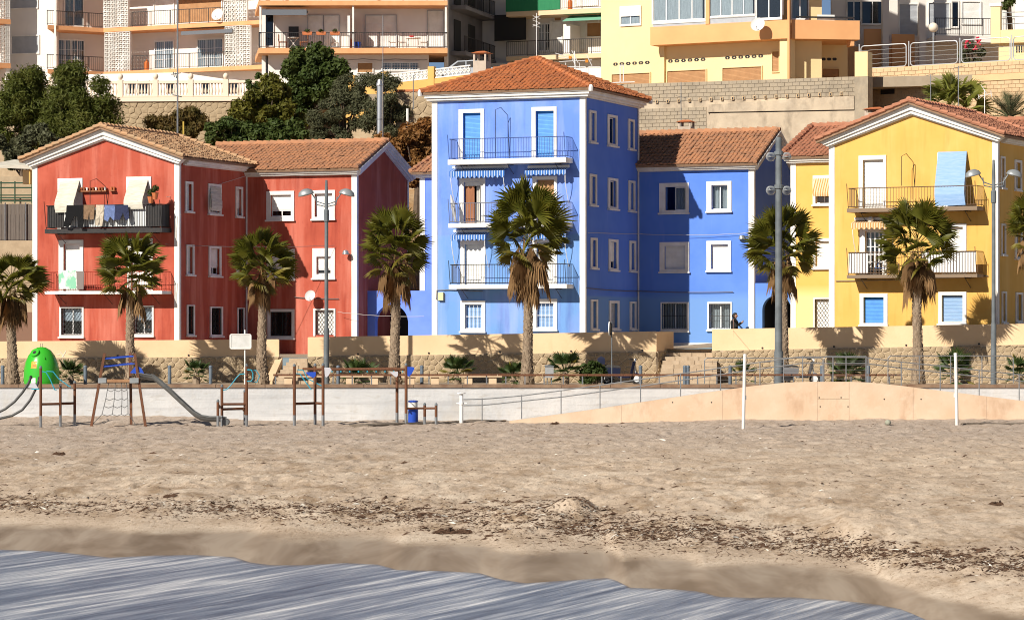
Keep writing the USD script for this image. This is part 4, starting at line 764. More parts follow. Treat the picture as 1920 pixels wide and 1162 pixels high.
# ---------------------------------------------------------------- fan palms
def greens(n, c, c2, tr=.25, isl=.25): return mat(n, c, .5, c2, 1.6, isl=isl, trans=tr, spec=.35)
PALMG = greens('palm_leaf', (.19, .21, .024), (.33, .31, .04), isl=.5, tr=.4); PALMY = greens('yellowing_palm_leaf', (.27, .23, .035), (.19, .15, .03)); PALMD = mat('dead_palm_leaf', (.42, .25, .11), .85, (.30, .165, .07), 3, isl=.35, trans=.15)
STEMG = mat('palm_stalk', (.16, .17, .05), .6, (.11, .12, .03), 3)
TRUNK = mat('palm_trunk', (.44, .34, .24), .95, (.33, .24, .165), 5, isl=.3, bump=.6, bscale=14)
def fan(org, dirv, up, L, stalk, rg, spread=2.3, nseg=22, droop=.25, fold=.10, wid=.012):
    """One fan leaf: a stalk and a pleated blade that ends in drooping points."""
    d = np.array(dirv, float); d /= np.linalg.norm(d); s = np.cross(d, up); s /= max(np.linalg.norm(s), 1e-6); n = np.cross(s, d)
    c = np.array(org) + d * stalk - np.array([0, 0, .08 * stalk]); mb = MB()
    v = [c]; f = []; aa = np.linspace(-spread / 2, spread / 2, nseg + 1); half = aa[1] - aa[0]
    for i in range(nseg):
        a0, a1 = aa[i], aa[i + 1]; am = (a0 + a1) / 2; l = L * (1 - .28 * (abs(am) / (spread / 2)) ** 2) * rg.uniform(.9, 1.06); k = rg.uniform(.50, .62)
        def P(a, r, h, dz=0): return c + (d * math.cos(a) + s * math.sin(a)) * r + n * (h - .20 * r * (a / (spread / 2)) ** 2) - np.array([0, 0, dz])
        b = len(v); dz = droop * l * rg.uniform(.7, 1.4)
        v += [P(a0, l * k, 0, dz * .18), P(am, l * k, fold * l * .5, dz * .15), P(a1, l * k, 0, dz * .18), P(am + rg.uniform(-.04, .04), l, 0, dz)]
        f += [[0, b, b + 1], [0, b + 1, b + 2], [b, b + 3, b + 1], [b + 1, b + 3, b + 2]]
    mb.add(v, f)
    if stalk > .05:
        w = s * wid; o = np.array(org); m_ = (o + c) / 2 + np.array([0, 0, .05 * stalk])
        mb.add([o - w * 1.6, o + w * 1.6, m_ - w, m_ + w, c - w, c + w, o - n * .02, m_ - n * .02, c - n * .02], [[0, 1, 3], [0, 3, 2], [2, 3, 5], [2, 5, 4], [0, 2, 7], [0, 7, 6], [2, 4, 8], [2, 8, 7], [1, 6, 7], [1, 7, 3], [3, 7, 8], [3, 8, 5]])
    return mb
def palm(label, px, pbase, ptop, pcrown_top, width, y, seed, dead=16, trunk_r=.17, lean=0.0, green=38, skirt=1.0, big_base=1.7, gm=None):
    rg = np.random.default_rng(seed); b = np.array([xat(px, y), y, PZ]); zt = zat(ptop, y); R_ = width / 2 / F * y * 1.12; zc = zat(pcrown_top, y)
    t = thing('fan_palm', label, 'palm tree', b, 'palms along the promenade'); tx = b[0] + lean
    hs = np.linspace(0, 1, 14); zs = PZ - .05 + (zt - PZ + .1) * hs; cx = b[0] + lean * hs ** 1.5 + .03 * np.sin(hs * 5 + seed)
    rr = trunk_r * (1 + (big_base - 1) * np.exp(-hs * 7)) * (1 - .12 * hs)
    obj('trunk', MB().tube(np.column_stack([cx, np.full(14, y), zs]), rr, 12), TRUNK, t, True)
    mb = MB(); nb = int((zt - PZ) / .085)
    for i in range(nb):                                     # the cut leaf bases that make the bark rough
        h = i / nb; z = PZ + (zt - PZ) * h; r = np.interp(h, hs, rr); x0 = np.interp(h, hs, cx)
        for j in range(6):
            a = (j + .5 * (i % 2)) / 6 * 2 * np.pi + rg.uniform(-.25, .25) + i * .12; e = np.array([math.cos(a), math.sin(a), 0]); s = np.array([-e[1], e[0], 0]); q = np.array([x0, y, z]) + e * (r - .012); w = rg.uniform(.045, .075); hh = rg.uniform(.12, .2); o = rg.uniform(.025, .06)
            mb.add([q - s * w, q + s * w, q + e * o - s * w * .5 + [0, 0, hh], q + e * o + s * w * .5 + [0, 0, hh], q - s * w * .6 + [0, 0, hh * .9], q + s * w * .6 + [0, 0, hh * .9]], [[0, 1, 3], [0, 3, 2], [2, 3, 5], [2, 5, 4], [0, 2, 4], [1, 5, 3]])
    obj('leaf_bases', mb, TRUNK, t, kind='stuff')
    top = np.array([b[0] + lean, y, zt]); H = zc - zt
    # leaf origins lie along the crown's core; the oldest lowest
    for i in range(green):
        h = (i + .5) / green; zn = -.97 + 1.95 * h ** .92; az = i * 2.39996 + rg.uniform(-.3, .3); rho = math.sqrt(max(.03, 1 - zn * zn)) * rg.uniform(.84, 1.06)
        end = top + np.array([math.cos(az) * rho * R_, math.sin(az) * rho * R_, H * (.44 + .56 * zn * rg.uniform(.9, 1.05))]); o = top + np.array([0, 0, H * (.10 + .34 * h)])
        d = end - o; reach = np.linalg.norm(d); d = d / reach + np.array([0, 0, .10]); bl = min(reach * .62, max(.72, reach * .50)) * rg.uniform(.9, 1.1); st = max(.08, reach - bl)
        old = h < .20 + rg.uniform(-.10, .12); roll = np.array([-math.sin(az), math.cos(az), 0]) * rg.normal(0, .7)
        obj('frond', fan(o, d, np.array([0, 0, 1.0]) + roll + np.array([math.cos(az), math.sin(az), 0]) * .25, bl, st, rg, spread=rg.uniform(2.5, 3.4), nseg=20, droop=.06 + .16 * rg.random(), fold=.16), (PALMY if old else (gm or PALMG)), t)
    for i in range(dead):
        h = i / max(1, dead); az = i * 2.39996 + rg.uniform(-.4, .4); el = math.radians(-58 - 28 * rg.random()); d = np.array([math.cos(az) * math.cos(el), math.sin(az) * math.cos(el), math.sin(el)])
        o = top + np.array([0, 0, H * (.34 * (1 - h)) + .05]) + np.array([math.cos(az), math.sin(az), 0]) * .16; L = R_ * rg.uniform(.40, .56) * skirt
        obj('dead_frond', fan(o, d, (math.cos(az), math.sin(az), .3), L, L * .55, rg, spread=rg.uniform(.9, 1.7), nseg=14, droop=.4, fold=.22), PALMD, t)
    return t
palm('fan palm at the left edge of the view, in front of the dim passage', 22, 722, 562, 462, 150, 122.4, 1, dead=18, trunk_r=.19, skirt=.9)
palm('fan palm in front of the red house laundry balcony', 245, 720, 552, 415, 142, 122.4, 2, dead=6, trunk_r=.17)
palm('fan palm before the red wing, with low yellow-brown fronds', 492, 720, 540, 412, 136, 122.4, 3, dead=16, trunk_r=.18, skirt=.8)
palm('dense fan palm in front of the dark red gable end', 741, 720, 520, 366, 148, 122.4, 4, dead=16, trunk_r=.19, green=41, skirt=1.0)
palm('tallest fan palm, with a thick brown skirt, before the tall blue house', 989, 718, 502, 314, 166, 122.4, 5, dead=40, trunk_r=.19, green=42, skirt=.98)
palm('fan palm half hidden behind the tallest grey light pole', 1468, 716, 514, 362, 156, 122.6, 6, dead=16, trunk_r=.18, green=40, skirt=.85)
palm('fan palm with brown skirt before the yellow house', 1720, 712, 512, 352, 160, 122.0, 7, dead=26, trunk_r=.19, green=41, skirt=.85)
palm('fan palm cut off by the right edge of the view', 1934, 712, 470, 335, 100, 121.8, 8, dead=22, trunk_r=.18)
FANG = greens('dwarf_palm_leaf', (.055, .10, .025), (.08, .12, .03))
def lowpalm(label, px, ptop, width, y, seed, trunk=.35, n=26, m=None):
    rg = np.random.default_rng(seed); b = np.array([xat(px, y), y, PZ]); R_ = width / 2 / F * y; H = zat(ptop, y) - PZ; t = thing('dwarf_fan_palm', label, 'small palm', b, 'low fan palms in the planting strip')
    tr = min(trunk, H * .4); obj('trunk', MB().lathe([(.16, -.05), (.17, tr * .5), (.12, tr), (.05, tr + .1)], b, 8), TRUNK, t)
    for i in range(n):
        h = (i + .5) / n; el = math.radians(-22 + 108 * h + rg.uniform(-10, 10)); az = i * 2.39996 + rg.uniform(-.3, .3); d = np.array([math.cos(az) * math.cos(el), math.sin(az) * math.cos(el), math.sin(el)])
        reach = (R_ * abs(math.cos(el)) + (H - tr) * abs(math.sin(el))) * rg.uniform(.8, 1.05)
        obj('frond', fan(b + [0, 0, tr], d, (0, 0, 1.0) if el < 1.1 else (math.cos(az), math.sin(az), .5), reach * .5, reach * .5, rg, spread=2.4, nseg=14, droop=.06, fold=.14, wid=.008), m or (PALMY if rg.random() < .08 else FANG), t)
lowpalm('small fan palm right of the green container', 132, 672, 46, 121.6, 31); lowpalm('small fan palm with a stubby trunk between two grey bollards', 368, 672, 46, 121.8, 32, .5)
lowpalm('low spreading green fan palm behind the monkey bars', 672, 668, 62, 122.5, 33, .2); lowpalm('bushy fan palm behind the right-hand benches', 858, 662, 62, 121.4, 34, .45)
lowpalm('pale young fan palm at the foot of the tallest palm', 962, 672, 44, 122.9, 35, .25); lowpalm('upright fan palm beside the grey meter box', 1060, 653, 60, 121.6, 36, .5)
lowpalm('fan palm behind the crest of the ramp', 1590, 655, 66, 121.6, 37, .4, 30); lowpalm('fan palm right of the yellow house palm', 1790, 648, 58, 121.6, 38, .4); lowpalm('fan palm right of the double lamp at the right edge', 1912, 662, 50, 121.2, 39, .4)
lowpalm('sparse small palm behind the right steps railing', 1392, 672, 44, 122, 40, .3, 16)
# ---------------------------------------------------------------- bushes and trees
def leafmat(n, c, c2, isl=.35): return mat(n, c, .6, c2, .9, isl=isl, trans=.25, spec=.25)
BUSHG = leafmat('bush_leaf', (.055, .095, .018), (.08, .115, .025)); PINEG = leafmat('pine_needle', (.115, .145, .024), (.18, .19, .034)); CAROB = leafmat('carob_leaf', (.070, .112, .024), (.11, .145, .03))
FIGG = leafmat('yellow_green_leaf', (.12, .135, .02), (.22, .20, .03)); OLIVE = leafmat('olive_leaf', (.12, .13, .065), (.17, .175, .09)); RUSTL = leafmat('rusty_leaf', (.34, .14, .035), (.42, .22, .07)); WEEP = leafmat('brown_weeping_leaf', (.20, .125, .035), (.13, .11, .025))
BARK = mat('tree_bark', (.14, .10, .07), .95, (.09, .065, .045), 4, bump=.5)
def leaves(blobs, n, size, rg, flat=.5, aspect=.5, droop=0.0):
    """Leaf-sized faces on the shells of many clumps."""
    blobs = np.array(blobs, float); wts = blobs[:, 3] ** 2; k = rg.choice(len(blobs), n, p=wts / wts.sum()); d = rg.normal(size=(n, 3)); d /= np.linalg.norm(d, axis=1, keepdims=True)
    r = blobs[k, 3] * (rg.random(n) ** .33) * rg.uniform(.75, 1.12, n); c = blobs[k, :3] + d * r[:, None] * np.array([1, 1, .85]); nrm = d * .7 + rg.normal(size=(n, 3)) * .6 + [0, 0, .3]; nrm /= np.linalg.norm(nrm, axis=1, keepdims=True)
    a = rg.normal(size=(n, 3)) - [0, 0, droop]; a -= nrm * (a * nrm).sum(1, keepdims=True); a /= np.linalg.norm(a, axis=1, keepdims=True); b = np.cross(nrm, a); s = size * rg.uniform(.6, 1.35, n)[:, None]
    v = np.stack([c - a * s, c + b * s * aspect + nrm * s * .12, c + a * s, c - b * s * aspect + nrm * s * .12], 1).reshape(-1, 3); i = np.arange(n) * 4
    return v, np.vstack([np.column_stack([i, i + 1, i + 2]), np.column_stack([i, i + 2, i + 3])])
def clumps(c, rx, ry, rz, n, r0, r1, rg, low=-.6):
    out = []
    while len(out) < n:
        p = rg.uniform(-1, 1, 3)
        if .25 < np.linalg.norm(p) < 1 and p[2] > low: out.append((c[0] + p[0] * rx, c[1] + p[1] * ry, c[2] + p[2] * rz, rg.uniform(r0, r1)))
    return out
def tree(label, name, cat, y, parts, base_px, m, n, size, seed, cl=(.35, .8), nclump=26, trunk=True, aspect=.5, droop=0., group=None, zb=None, depth=.8):
    """parts: ellipses (px, py, half width, half height) of the crown as it shows, each built round as deep as it is wide."""
    rg = np.random.default_rng(seed); big = base_px[1] != 722 and n > 2000; n = int(n * 1.7) if big else n; size = size * 1.2 if big else size; nclump = int(nclump * 1.6) if big else nclump; zb = float(hill_z(np.array([xat(base_px[0], y)]), np.array([y]))[0]) if zb is None else zb; b = np.array([xat(base_px[0], y), y, zb]); t = thing(name, label, cat, b, group); bl = []
    tot = sum(p[2] * p[3] for p in parts)
    for (px, py, hw, hh) in parts:
        c = pt(px, py, y); k = F / y; bl += clumps(c, hw / k, hw / k * depth, hh / k, max(4, int(nclump * p_ / 1.0) if (p_ := (hw * hh / tot)) else 4), *cl, rg, -1)
    obj('crown', leaves(bl, n, size, rg, aspect=aspect, droop=droop), m, t)
    if trunk:
        mb = MB(); cs = pt(parts[0][0], parts[0][1], y); mb.tube([b - [0, 0, .3], b + (cs - b) * .5 + [.1, 0, 0], cs], [.24, .17, .07], 8)
        for q in bl[::3]:
            q = np.array(q[:3]); s = b + (cs - b) * rg.uniform(.45, .9); mb.tube([s, (s + q) / 2 + [0, 0, -.1], q], [.07, .05, .02], 5)
        obj('trunk', mb, BARK, t)
    return t
tree('round clipped green bush right of the meter box', 'round_bush', 'bush', 121.5, [(1110, 697, 24, 21)], (1110, 722), BUSHG, 5200, .06, 50, (.12, .3), 26, zb=PZ)
# ---------------------------------------------------------------- street furniture
LAMPG = mat('lamp_head_grey', (.30, .32, .33), .4, (.24, .26, .27), 3, metal=.3)
def double_lamp(label, px, ybase, ytop, py_head, y):
    b = np.array([xat(px, y), y, PZ]); zt = zat(ytop, y); zh = zat(py_head, y); t = thing('street_lamp', label, 'street lamp', b, 'double-headed street lamps')
    zm = PZ + (zt - PZ) * .28; obj('pole', MB().lathe([(.14, 0), (.14, .05), (.125, .06), (.115, zm - PZ - .1), (.085, zm - PZ), (.075, (zh - PZ)), (.05, zt - PZ), (.0, zt - PZ + .01)], b, 12), GREYP, t, 40)
    obj('collar', MB().lathe([(.08, 0), (.11, .04), (.11, .5), (.08, .56)], b + [0, 0, zh - PZ - 1.1], 10), GREYP, t)
    mb = MB()
    for k in (0, .14): mb.tube([b + [-.62 + k * 1.2, 0, zh - PZ + .12 - k], b + [-.4, 0, zh - PZ - .22 - k], b + [0, 0, zh - PZ - .36 - k * .6], b + [.4, 0, zh - PZ - .22 - k], b + [.62 - k * 1.2, 0, zh - PZ + .12 - k]], .028, 6)
    obj('bracket', mb, GREYP, t)
    for s in (-1, 1):
        c = b + np.array([s * .86, 0, zh - PZ + .08]); h = MB().lathe([(.0, .24), (.12, .22), (.25, .13), (.30, 0), (.29, -.03), (.2, -.05), (0, -.06)], (0, 0, 0), 12); v, f = h.arr(); v = v * [1.15, .8, 1]; a = s * .25
        v = np.column_stack([v[:, 0] * math.cos(a) + v[:, 2] * math.sin(a), v[:, 1], -v[:, 0] * math.sin(a) + v[:, 2] * math.cos(a)]) + c
        obj('lamp_head', (v, f), LAMPG, t, 40)
double_lamp('slim grey double-headed street lamp in front of the red wing', 612, 715, 338, 368, 123)
double_lamp('slim grey double-headed street lamp by the yellow house corner', 1863, 712, 300, 332, 121.6)
y = 120.8; b = np.array([xat(1460, y), y, PZ]); t = thing('light_pole', 'thick tall grey pole with two tiers of clear globe lamps before the blue wing', 'lamp post', b); zt = zat(258, y)
obj('pole', MB().lathe([(.19, 0), (.19, 1.4), (.16, 1.45), (.15, 4), (.13, zt - PZ), (.0, zt - PZ + .02)], b, 14), GREYP, t, 40)
GLOBE = usdkit.material(stage, '/World/Looks/clear_globe', {'t': ('transparent_bsdf', {'color': (.80, .83, .86)}), 'g': ('principled_bsdf', {'base_color': (.5, .53, .55), 'roughness': .08}), 'f': ('layer_weight', {'blend': .45}), 'x': ('mix_closure', {})},
    [('f.facing', 'x.fac'), ('t.BSDF', 'x.closure1'), ('g.BSDF', 'x.closure2')], surface='x.closure')
for py in (294, 357):
    for s in (-1, 1):
        c = pt(1460 + s * 15, py, y); a = obj('lamp_arm', MB().rod((b[0], y, c[2] + .14), c + [0, 0, .14], .03, 6), GREYP, t)
        obj('lamp_globe', MB().lathe([(.0, -.2), (.11, -.17), (.18, -.09), (.2, 0), (.17, .1), (.1, .17), (0, .18)], c, 12), GLOBE, t, True); obj('lamp_cap', MB().lathe([(.2, -.012), (.205, .0), (.2, .012)], c, 12), LAMPG, t)
    obj('lamp_ring', MB().lathe([(.13, 0), (.19, .02), (.19, .16), (.13, .18)], b + [0, 0, zat(py, y) - PZ + .06], 12), GREYP, t)
BOLL = mat('blue_grey_bollard', (.10, .13, .17), .5, (.14, .17, .2), 4)
bo = None; blab = {160: 'grey bollard behind the left climbing frame', 318: 'grey bollard right of the climbing tower slide top', 395: 'grey bollard right of the stubby fan palm', 5: 'grey bollard at the left edge by the palm foot', 791: 'grey bollard behind the right end of the monkey bars', 634: 'grey bollard just right of the red-wing lamp',
    1201: 'grey bollard in front of the scooter wheel', 1284: 'shorter of the two grey bollards at the right steps', 1290: 'taller of the two grey bollards at the right steps', 1541: 'dark bollard left of the ramp crest palm', 1628: 'dark bollard right of the ramp crest palm', 1369: 'grey bollard beside the sparse small palm'}
for px, lab in blab.items():
    b = np.array([xat(px, 121), 121, PZ])
    if bo is None:
        bo = thing('bollard', lab, 'bollard', b, 'grey promenade bollards'); obj('post', MB().lathe([(.075, 0), (.075, .74)], b, 10), BOLL, bo, 40); obj('cap', MB().lathe([(.08, .74), (.085, .77), (.07, .82), (0, .84)], b, 10), BOLL, bo, 40)
    else: dup(bo, b, 0, lab, 'grey promenade bollards')
BENCH = mat('cream_stone_bench', (.66, .50, .34), .85, (.58, .43, .28), 3, bump=.2)
be = None
for (a, c, lab) in ((639, 719, 'cream stone bench in the middle of the row behind the monkey bars'), (529, 598, 'cream stone bench left of the row, before the red wing steps'), (752, 834, 'cream stone bench under the right end of the monkey bars'), (860, 942, 'cream stone bench nearest the tallest palm')):
    b = np.array([(xat(a, 120.3) + xat(c, 120.3)) / 2, 120.3, PZ])
    if be is None:
        be = thing('stone_bench', lab, 'bench', b, 'cream benches along the promenade'); w = .89
        obj('seat', MB().box(b[0] - w, b[0] + w, 120.05, 120.55, PZ + .36, PZ + .47), BENCH, be)
        for s in (-.5, .5): obj('leg', MB().box(b[0] + s - .16, b[0] + s + .16, 120.12, 120.48, PZ, PZ + .36), BENCH, be)
    else: dup(be, b, 0, lab, 'cream benches along the promenade')
# low timber rail on the promenade edge
t = thing('timber_rail', 'low brown timber handrail on grey posts along the promenade edge', 'railing', (xat(900, 118.4), 118.4, PZ))
xs = np.linspace(xat(512, 118.4), xat(1690, 118.4), 15)
for i in range(14): obj('handrail', MB().box(xs[i] + .01, xs[i + 1] - .01, 118.34, 118.46, PZ + .44, PZ + .52), WOOD, t)
for x in np.arange(xs[0] + .1, xs[-1], .78): obj('post', MB().box(x - .025, x + .025, 118.37, 118.43, PZ + .1, PZ + .44), STEEL, t)
# railings of the ramp
def railing(name, label, cat, y, rail_lines, posts, m, zbot=None, r=.025, wires=()):
    P = lambda p: pt(p[0], p[1], y); t = thing(name, label, cat, P(posts[len(posts) // 2][:2]))
    for L in rail_lines: obj('rail', MB().tube([P(p) for p in L], r, 6), m, t)
    for px, p0, p1 in posts: obj('post', MB().rod(P((px, p0)), P((px, p1)), r * .95, 6), m, t)
    for L in wires: obj('wire', MB().tube([P(p) for p in L], .007, 4), m, t)
    return t
railing('ramp_railing', 'galvanised two-rail handrail climbing the left arm of the ramp', 'railing', 114.75, [[(869, 748.5), (904, 748), (980, 741.5), (1052, 732), (1125, 722), (1201, 711), (1276, 700.5), (1350, 690), (1425, 679), (1503, 668.5)], [(869, 760), (904, 759.5), (1052, 744), (1201, 724), (1350, 702), (1503, 681)]],
    [(904, 746, 789), (978, 740, 785), (1052, 732, 776.5), (1125, 722, 766), (1201, 711, 755), (1276, 700, 744), (1351, 690, 733), (1425, 679, 723), (1505, 667, 716.5)], STEEL)
railing('ramp_railing', 'galvanised two-rail handrail over the crest and down the right arm of the ramp', 'railing', 114.75, [[(1503, 669), (1545, 669), (1622, 670)], [(1503, 681), (1545, 681), (1622, 681)], [(1622, 670), (1690, 678.5), (1763, 686), (1836, 694), (1912, 702), (1990, 711)], [(1622, 681), (1690, 690), (1763, 698), (1836, 706), (1912, 714), (1990, 723)]],
    [(1562, 669, 717), (1624, 669, 718), (1690, 678, 724), (1763, 686, 733), (1836, 694, 742), (1911, 702, 751)], STEEL)
for lab, x0, x1, yt, yb in (('steel guard rail with horizontal wires left of the ramp crest', 1321, 1543, 671, 719), ('steel guard rail with horizontal wires across the ramp crest', 1545, 1628, 668, 717), ('steel guard rail with horizontal wires right of the ramp crest', 1665, 1900, 667, 718)):
    yv = 117.9; ps = np.linspace(x0, x1, max(3, int((x1 - x0) / 57) + 1))
    railing('guard_rail', lab, 'railing', yv, [[(x0, yb), (x0, yt + 4), (x0 + 4, yt), (x1 - 4, yt), (x1, yt + 4), (x1, yb)]], [(p, yt + 1, yb) for p in ps[1:-1]], STEEL, wires=[[(x0, q), (x1, q)] for q in np.linspace(yt + 8, yb - 6, 5)], r=.022)
# signs and posts
y = 119.2; t = thing('notice_board', 'blank pale notice board on a white pole by the left parapet', 'sign', pt(458, 722, y))
p0, p1 = pt(432, 653, y), pt(470, 627, y); brd = sg.box(p0[0], p0[2], p1[0], p1[2]).buffer(-.06).buffer(.06)
fb = Fac((0, y), (1, 0)); obj('board', MB(fb).prism(brd, -.02, .0), mat('pale_sign_face', (.52, .52, .49), .5, (.62, .62, .6), 3), t); obj('board_frame', MB(fb).prism(brd.buffer(.03).difference(brd.buffer(-.02)), -.03, .02), WHITE, t)
obj('pole', MB().rod(pt(459, 722, y + .06) * [1, 1, 0] + [0, 0, PZ], pt(459, 618, y + .06), .032, 8), WHITE, t)
y = 121; t = thing('road_sign', 'round traffic sign seen edge on, on a thin grey pole before the blue house', 'sign', (xat(1147, y), y, PZ)); a = pt(1147, 605, y)
obj('pole', MB().rod((a[0], y, PZ), (a[0], y, zat(603, y)), .025, 8), GREYP, t); 
for k, (py, hh) in enumerate(((616, .30),)):
    c = pt(1143, py, y); mbs = MB().rod(c + [-.012, -.05, 0], c + [.012, .05, 0], hh, 20); e = np.array([math.cos(-.17), math.sin(-.17), 0])
    obj('sign_disc', MB().rod(c - e * .02, c + e * .02, hh, 22), METALW, t); obj('sign_back', MB().rod(c + e * .021, c + e * .06, hh * .92, 22), DARKM, t)
y = 121.3; t = thing('meter_box', 'grey metal cabinet on a stand at the foot of the tallest palm', 'cabinet', (xat(1030, y), y, PZ)); a, c = pt(1022, 708, y), pt(1038, 687, y)
obj('cabinet', MB().box(a[0], c[0], y - .12, y + .12, a[2], c[2]), mat('grey_cabinet', (.33, .34, .35), .5, (.28, .29, .3), 5), t); obj('cabinet_roof', MB().hull([(a[0] - .03, y - .15, c[2] + .005), (c[0] + .03, y - .15, c[2] + .005), (a[0] - .03, y + .15, c[2] + .03), (c[0] + .03, y + .15, c[2] + .03), (a[0], y, c[2] + .07), (c[0], y, c[2] + .07)]), GREYP, t)
for s in (.25, .75): obj('leg', MB().box(a[0] + (c[0] - a[0]) * s - .02, a[0] + (c[0] - a[0]) * s + .02, y - .03, y + .03, PZ, a[2] - .002), GREYP, t)
# green igloo bottle bank
GREENB = mat('green_glossy_plastic', (.035, .42, .022), .28, (.045, .38, .03), 2, spec=.5)
y = 119.6; b = np.array([xat(78, y), y, PZ]); t = thing('bottle_bank', 'bright green dome-shaped recycling container beside the left palm', 'recycling container', b); H = zat(650, y) - PZ; R_ = .72
prof = [(.60, .0), (.70, .04), (.73, .25), (.72, .7), (.66, 1.0), (.54, 1.3), (.38, 1.52), (.18, 1.64), (.0, 1.67)]; prof = [(r, z * H / 1.67) for r, z in prof]
obj('shell', MB().lathe(prof, b, 36), GREENB, t, 50)
for az, dz in ((-2.0, .0),):
    c = b + np.array([math.cos(az) * .44, math.sin(az) * .44, H * .83]); e = np.array([math.cos(az) * .75, math.sin(az) * .75, .55]); obj('collar', MB().rod(c - e * .1, c + e * .1, .19, 18), GREENB, t); obj('bottle_hole', MB().rod(c + e * .09, c + e * .11, .075, 14), DARKM, t)
obj('top_ridge', MB().hull([b + [.12, -.35, H * .86], b + [.22, -.30, H * .86], b + [.05, -.12, H * 1.0], b + [-.05, -.1, H * 1.0], b + [.20, -.62, H * .70], b + [.24, -.6, H * .70]]), GREENB, t)
for s in (-.04, .04): obj('lifting_hook', MB().tube([b + [s, 0, H - .01], b + [s, 0, H + .14]], .012, 5), STEEL, t)
def sticker(dx, z, w, h, m, nm):
    zz0 = z * H; r = np.interp(zz0, [p[1] for p in prof], [p[0] for p in prof]) + .008; r2 = np.interp(zz0 + h, [p[1] for p in prof], [p[0] for p in prof]) + .008; v = []; f = []
    for k in range(5):
        a = -math.pi / 2 + dx + (k / 4 - .5) * w / r; v += [b + [math.cos(a) * r, math.sin(a) * r, zz0], b + [math.cos(a) * r2, math.sin(a) * r2, zz0 + h]]
    for k in range(4): f += [[2 * k, 2 * k + 2, 2 * k + 3], [2 * k, 2 * k + 3, 2 * k + 1]]
    obj(nm, MB().add(v, f), m, t)
sticker(-.32, .46, .25, .28, mat('orange_sticker', (.70, .30, .02), .5), 'orange_label'); sticker(-.32, .08, .2, .22, WHITE2, 'white_label'); sticker(-.28, .51, .14, .05, mat('sticker_red', (.6, .12, .03), .5), 'label_print')

# ---------------------------------------------------------------- playground on the sand (all at one depth; W4/W5 zoom pixels)
PY = 113.5
def q4(x, y_, y=PY): return pt(x / 4, 600 + y_ / 4, y)
def q5(x, y_, y=PY): return pt(400 + x / 4, 600 + y_ / 4, y)
TEAL = mat('teal_metal', (.03, .30, .42), .4); BLUEP = mat('blue_plastic', (.02, .07, .42), .4); CHUTE = mat('grey_slide_steel', (.16, .165, .165), .45, (.11, .115, .115), 4, metal=.2); ROPE = mat('grey_rope', (.12, .12, .12), .9); GREYPL = mat('pale_grey_panel', (.46, .46, .50), .6)
def sandpost(t, top, foot, r=.055, sleeve=.42, lean=0.0, dy=0.0):
    a, c = np.array(top) + [0, dy, 0], np.array(foot) + [0, dy, 0]; gz = float(sand_z(c[:1], c[1:2])[0]); c = c.copy(); c[2] = gz - .15; k = (gz + sleeve - c[2]) / (a[2] - c[2]); m_ = c + (a - c) * k
    if sleeve: obj('post_sleeve', MB().rod(c, m_, r * 1.02, 8), STEEL, t)
    obj('post', MB().tube([m_ if sleeve else c, a], r, 8), WOOD, t); obj('post_cap', MB().lathe([(r * 1.05, -.01), (r * 1.05, .04), (r * .5, .09), (0, .1)], a, 8), GREYP, t)
def beam(t, a, b, r=.05, nm='beam', m=None): obj(nm, MB().rod(a, b, r, 8), m or WOOD, t)
t = thing('play_slide_frame', 'timber play frame with teal handrails and two curved slide rails at the far left', 'play equipment', q4(420, 798))
for px, p0, dy in ((305, 360, 0), (438, 500, .5), (528, 475, 1.1)): sandpost(t, q4(px, p0), q4(px, 798), dy=dy)
beam(t, q4(305, 630), q4(438, 630) + [0, .5, 0]); beam(t, q4(438, 628) + [0, .5, 0], q4(528, 628) + [0, 1.1, 0])
for dy in (0, .9): obj('handrail', MB().tube([q4(312 + dy * 10, 385 + dy * 0) + [0, dy, 0], q4(345 + dy * 30, 390) + [0, dy, 0], q4(375 + dy * 40, 440) + [0, dy, 0], q4(410 + dy * 90, 522 - dy * 25) + [0, dy, 0], q4(425 + dy * 90, 522 - dy * 20) + [0, dy, 0]], .022, 6), TEAL, t)
for off, pts in ((0, [(232, 430), (215, 470), (170, 540), (110, 610), (40, 665), (-60, 715), (-160, 740)]), (.55, [(278, 440), (255, 510), (210, 600), (150, 675), (70, 720), (-40, 745), (-160, 760)])):
    obj('slide_rail', MB().tube([q4(*p) + [0, off, 0] for p in pts], .05, 8), mat('dark_rail_paint', (.05, .05, .05), .5) if not stage.GetPrimAtPath('/World/Looks/dark_rail_paint') else '/World/Looks/dark_rail_paint', t); obj('rail_grip', MB().lathe([(0, -.06), (.06, -.04), (.06, .05), (0, .09)], q4(*pts[0]) + [0, off, 0], 8), DARKM, t)
obj('slide_panel', MB().hull([q4(200, 505), q4(290, 515), q4(262, 470), q4(232, 470), q4(200, 505) + [0, .1, 0], q4(262, 470) + [0, .1, 0], q4(290, 515) + [0, .1, 0]]), GREYPL, t)
obj('platform', MB().hull([q4(235, 512), q4(305, 512), q4(235, 512) + [0, .7, 0], q4(305, 512) + [0, .7, 0], q4(235, 520), q4(305, 520), q4(235, 520) + [0, .7, 0], q4(305, 520) + [0, .7, 0]]), TEAL, t)
t = thing('climbing_tower', 'splayed three-leg timber climbing tower with rope net and grey slide', 'play equipment', q4(900, 796))
LT, LB, RT, RB, BT, BB = q4(785, 248), q4(680, 798), q4(1010, 248), q4(1096, 798), q4(953, 246) + [0, .9, 0], q4(962, 790) + [0, .9, 0]
for a, c in ((LT, LB), (RT, RB), (BT, BB)):
    c = c.copy(); c[2] = float(sand_z(c[:1], c[1:2])[0]) - .15; obj('leg', MB().hull([p + np.array([sx_, sy_, 0]) for p in (a, c) for sx_ in (-.05, .05) for sy_ in (-.05, .05)]), WOOD, t)
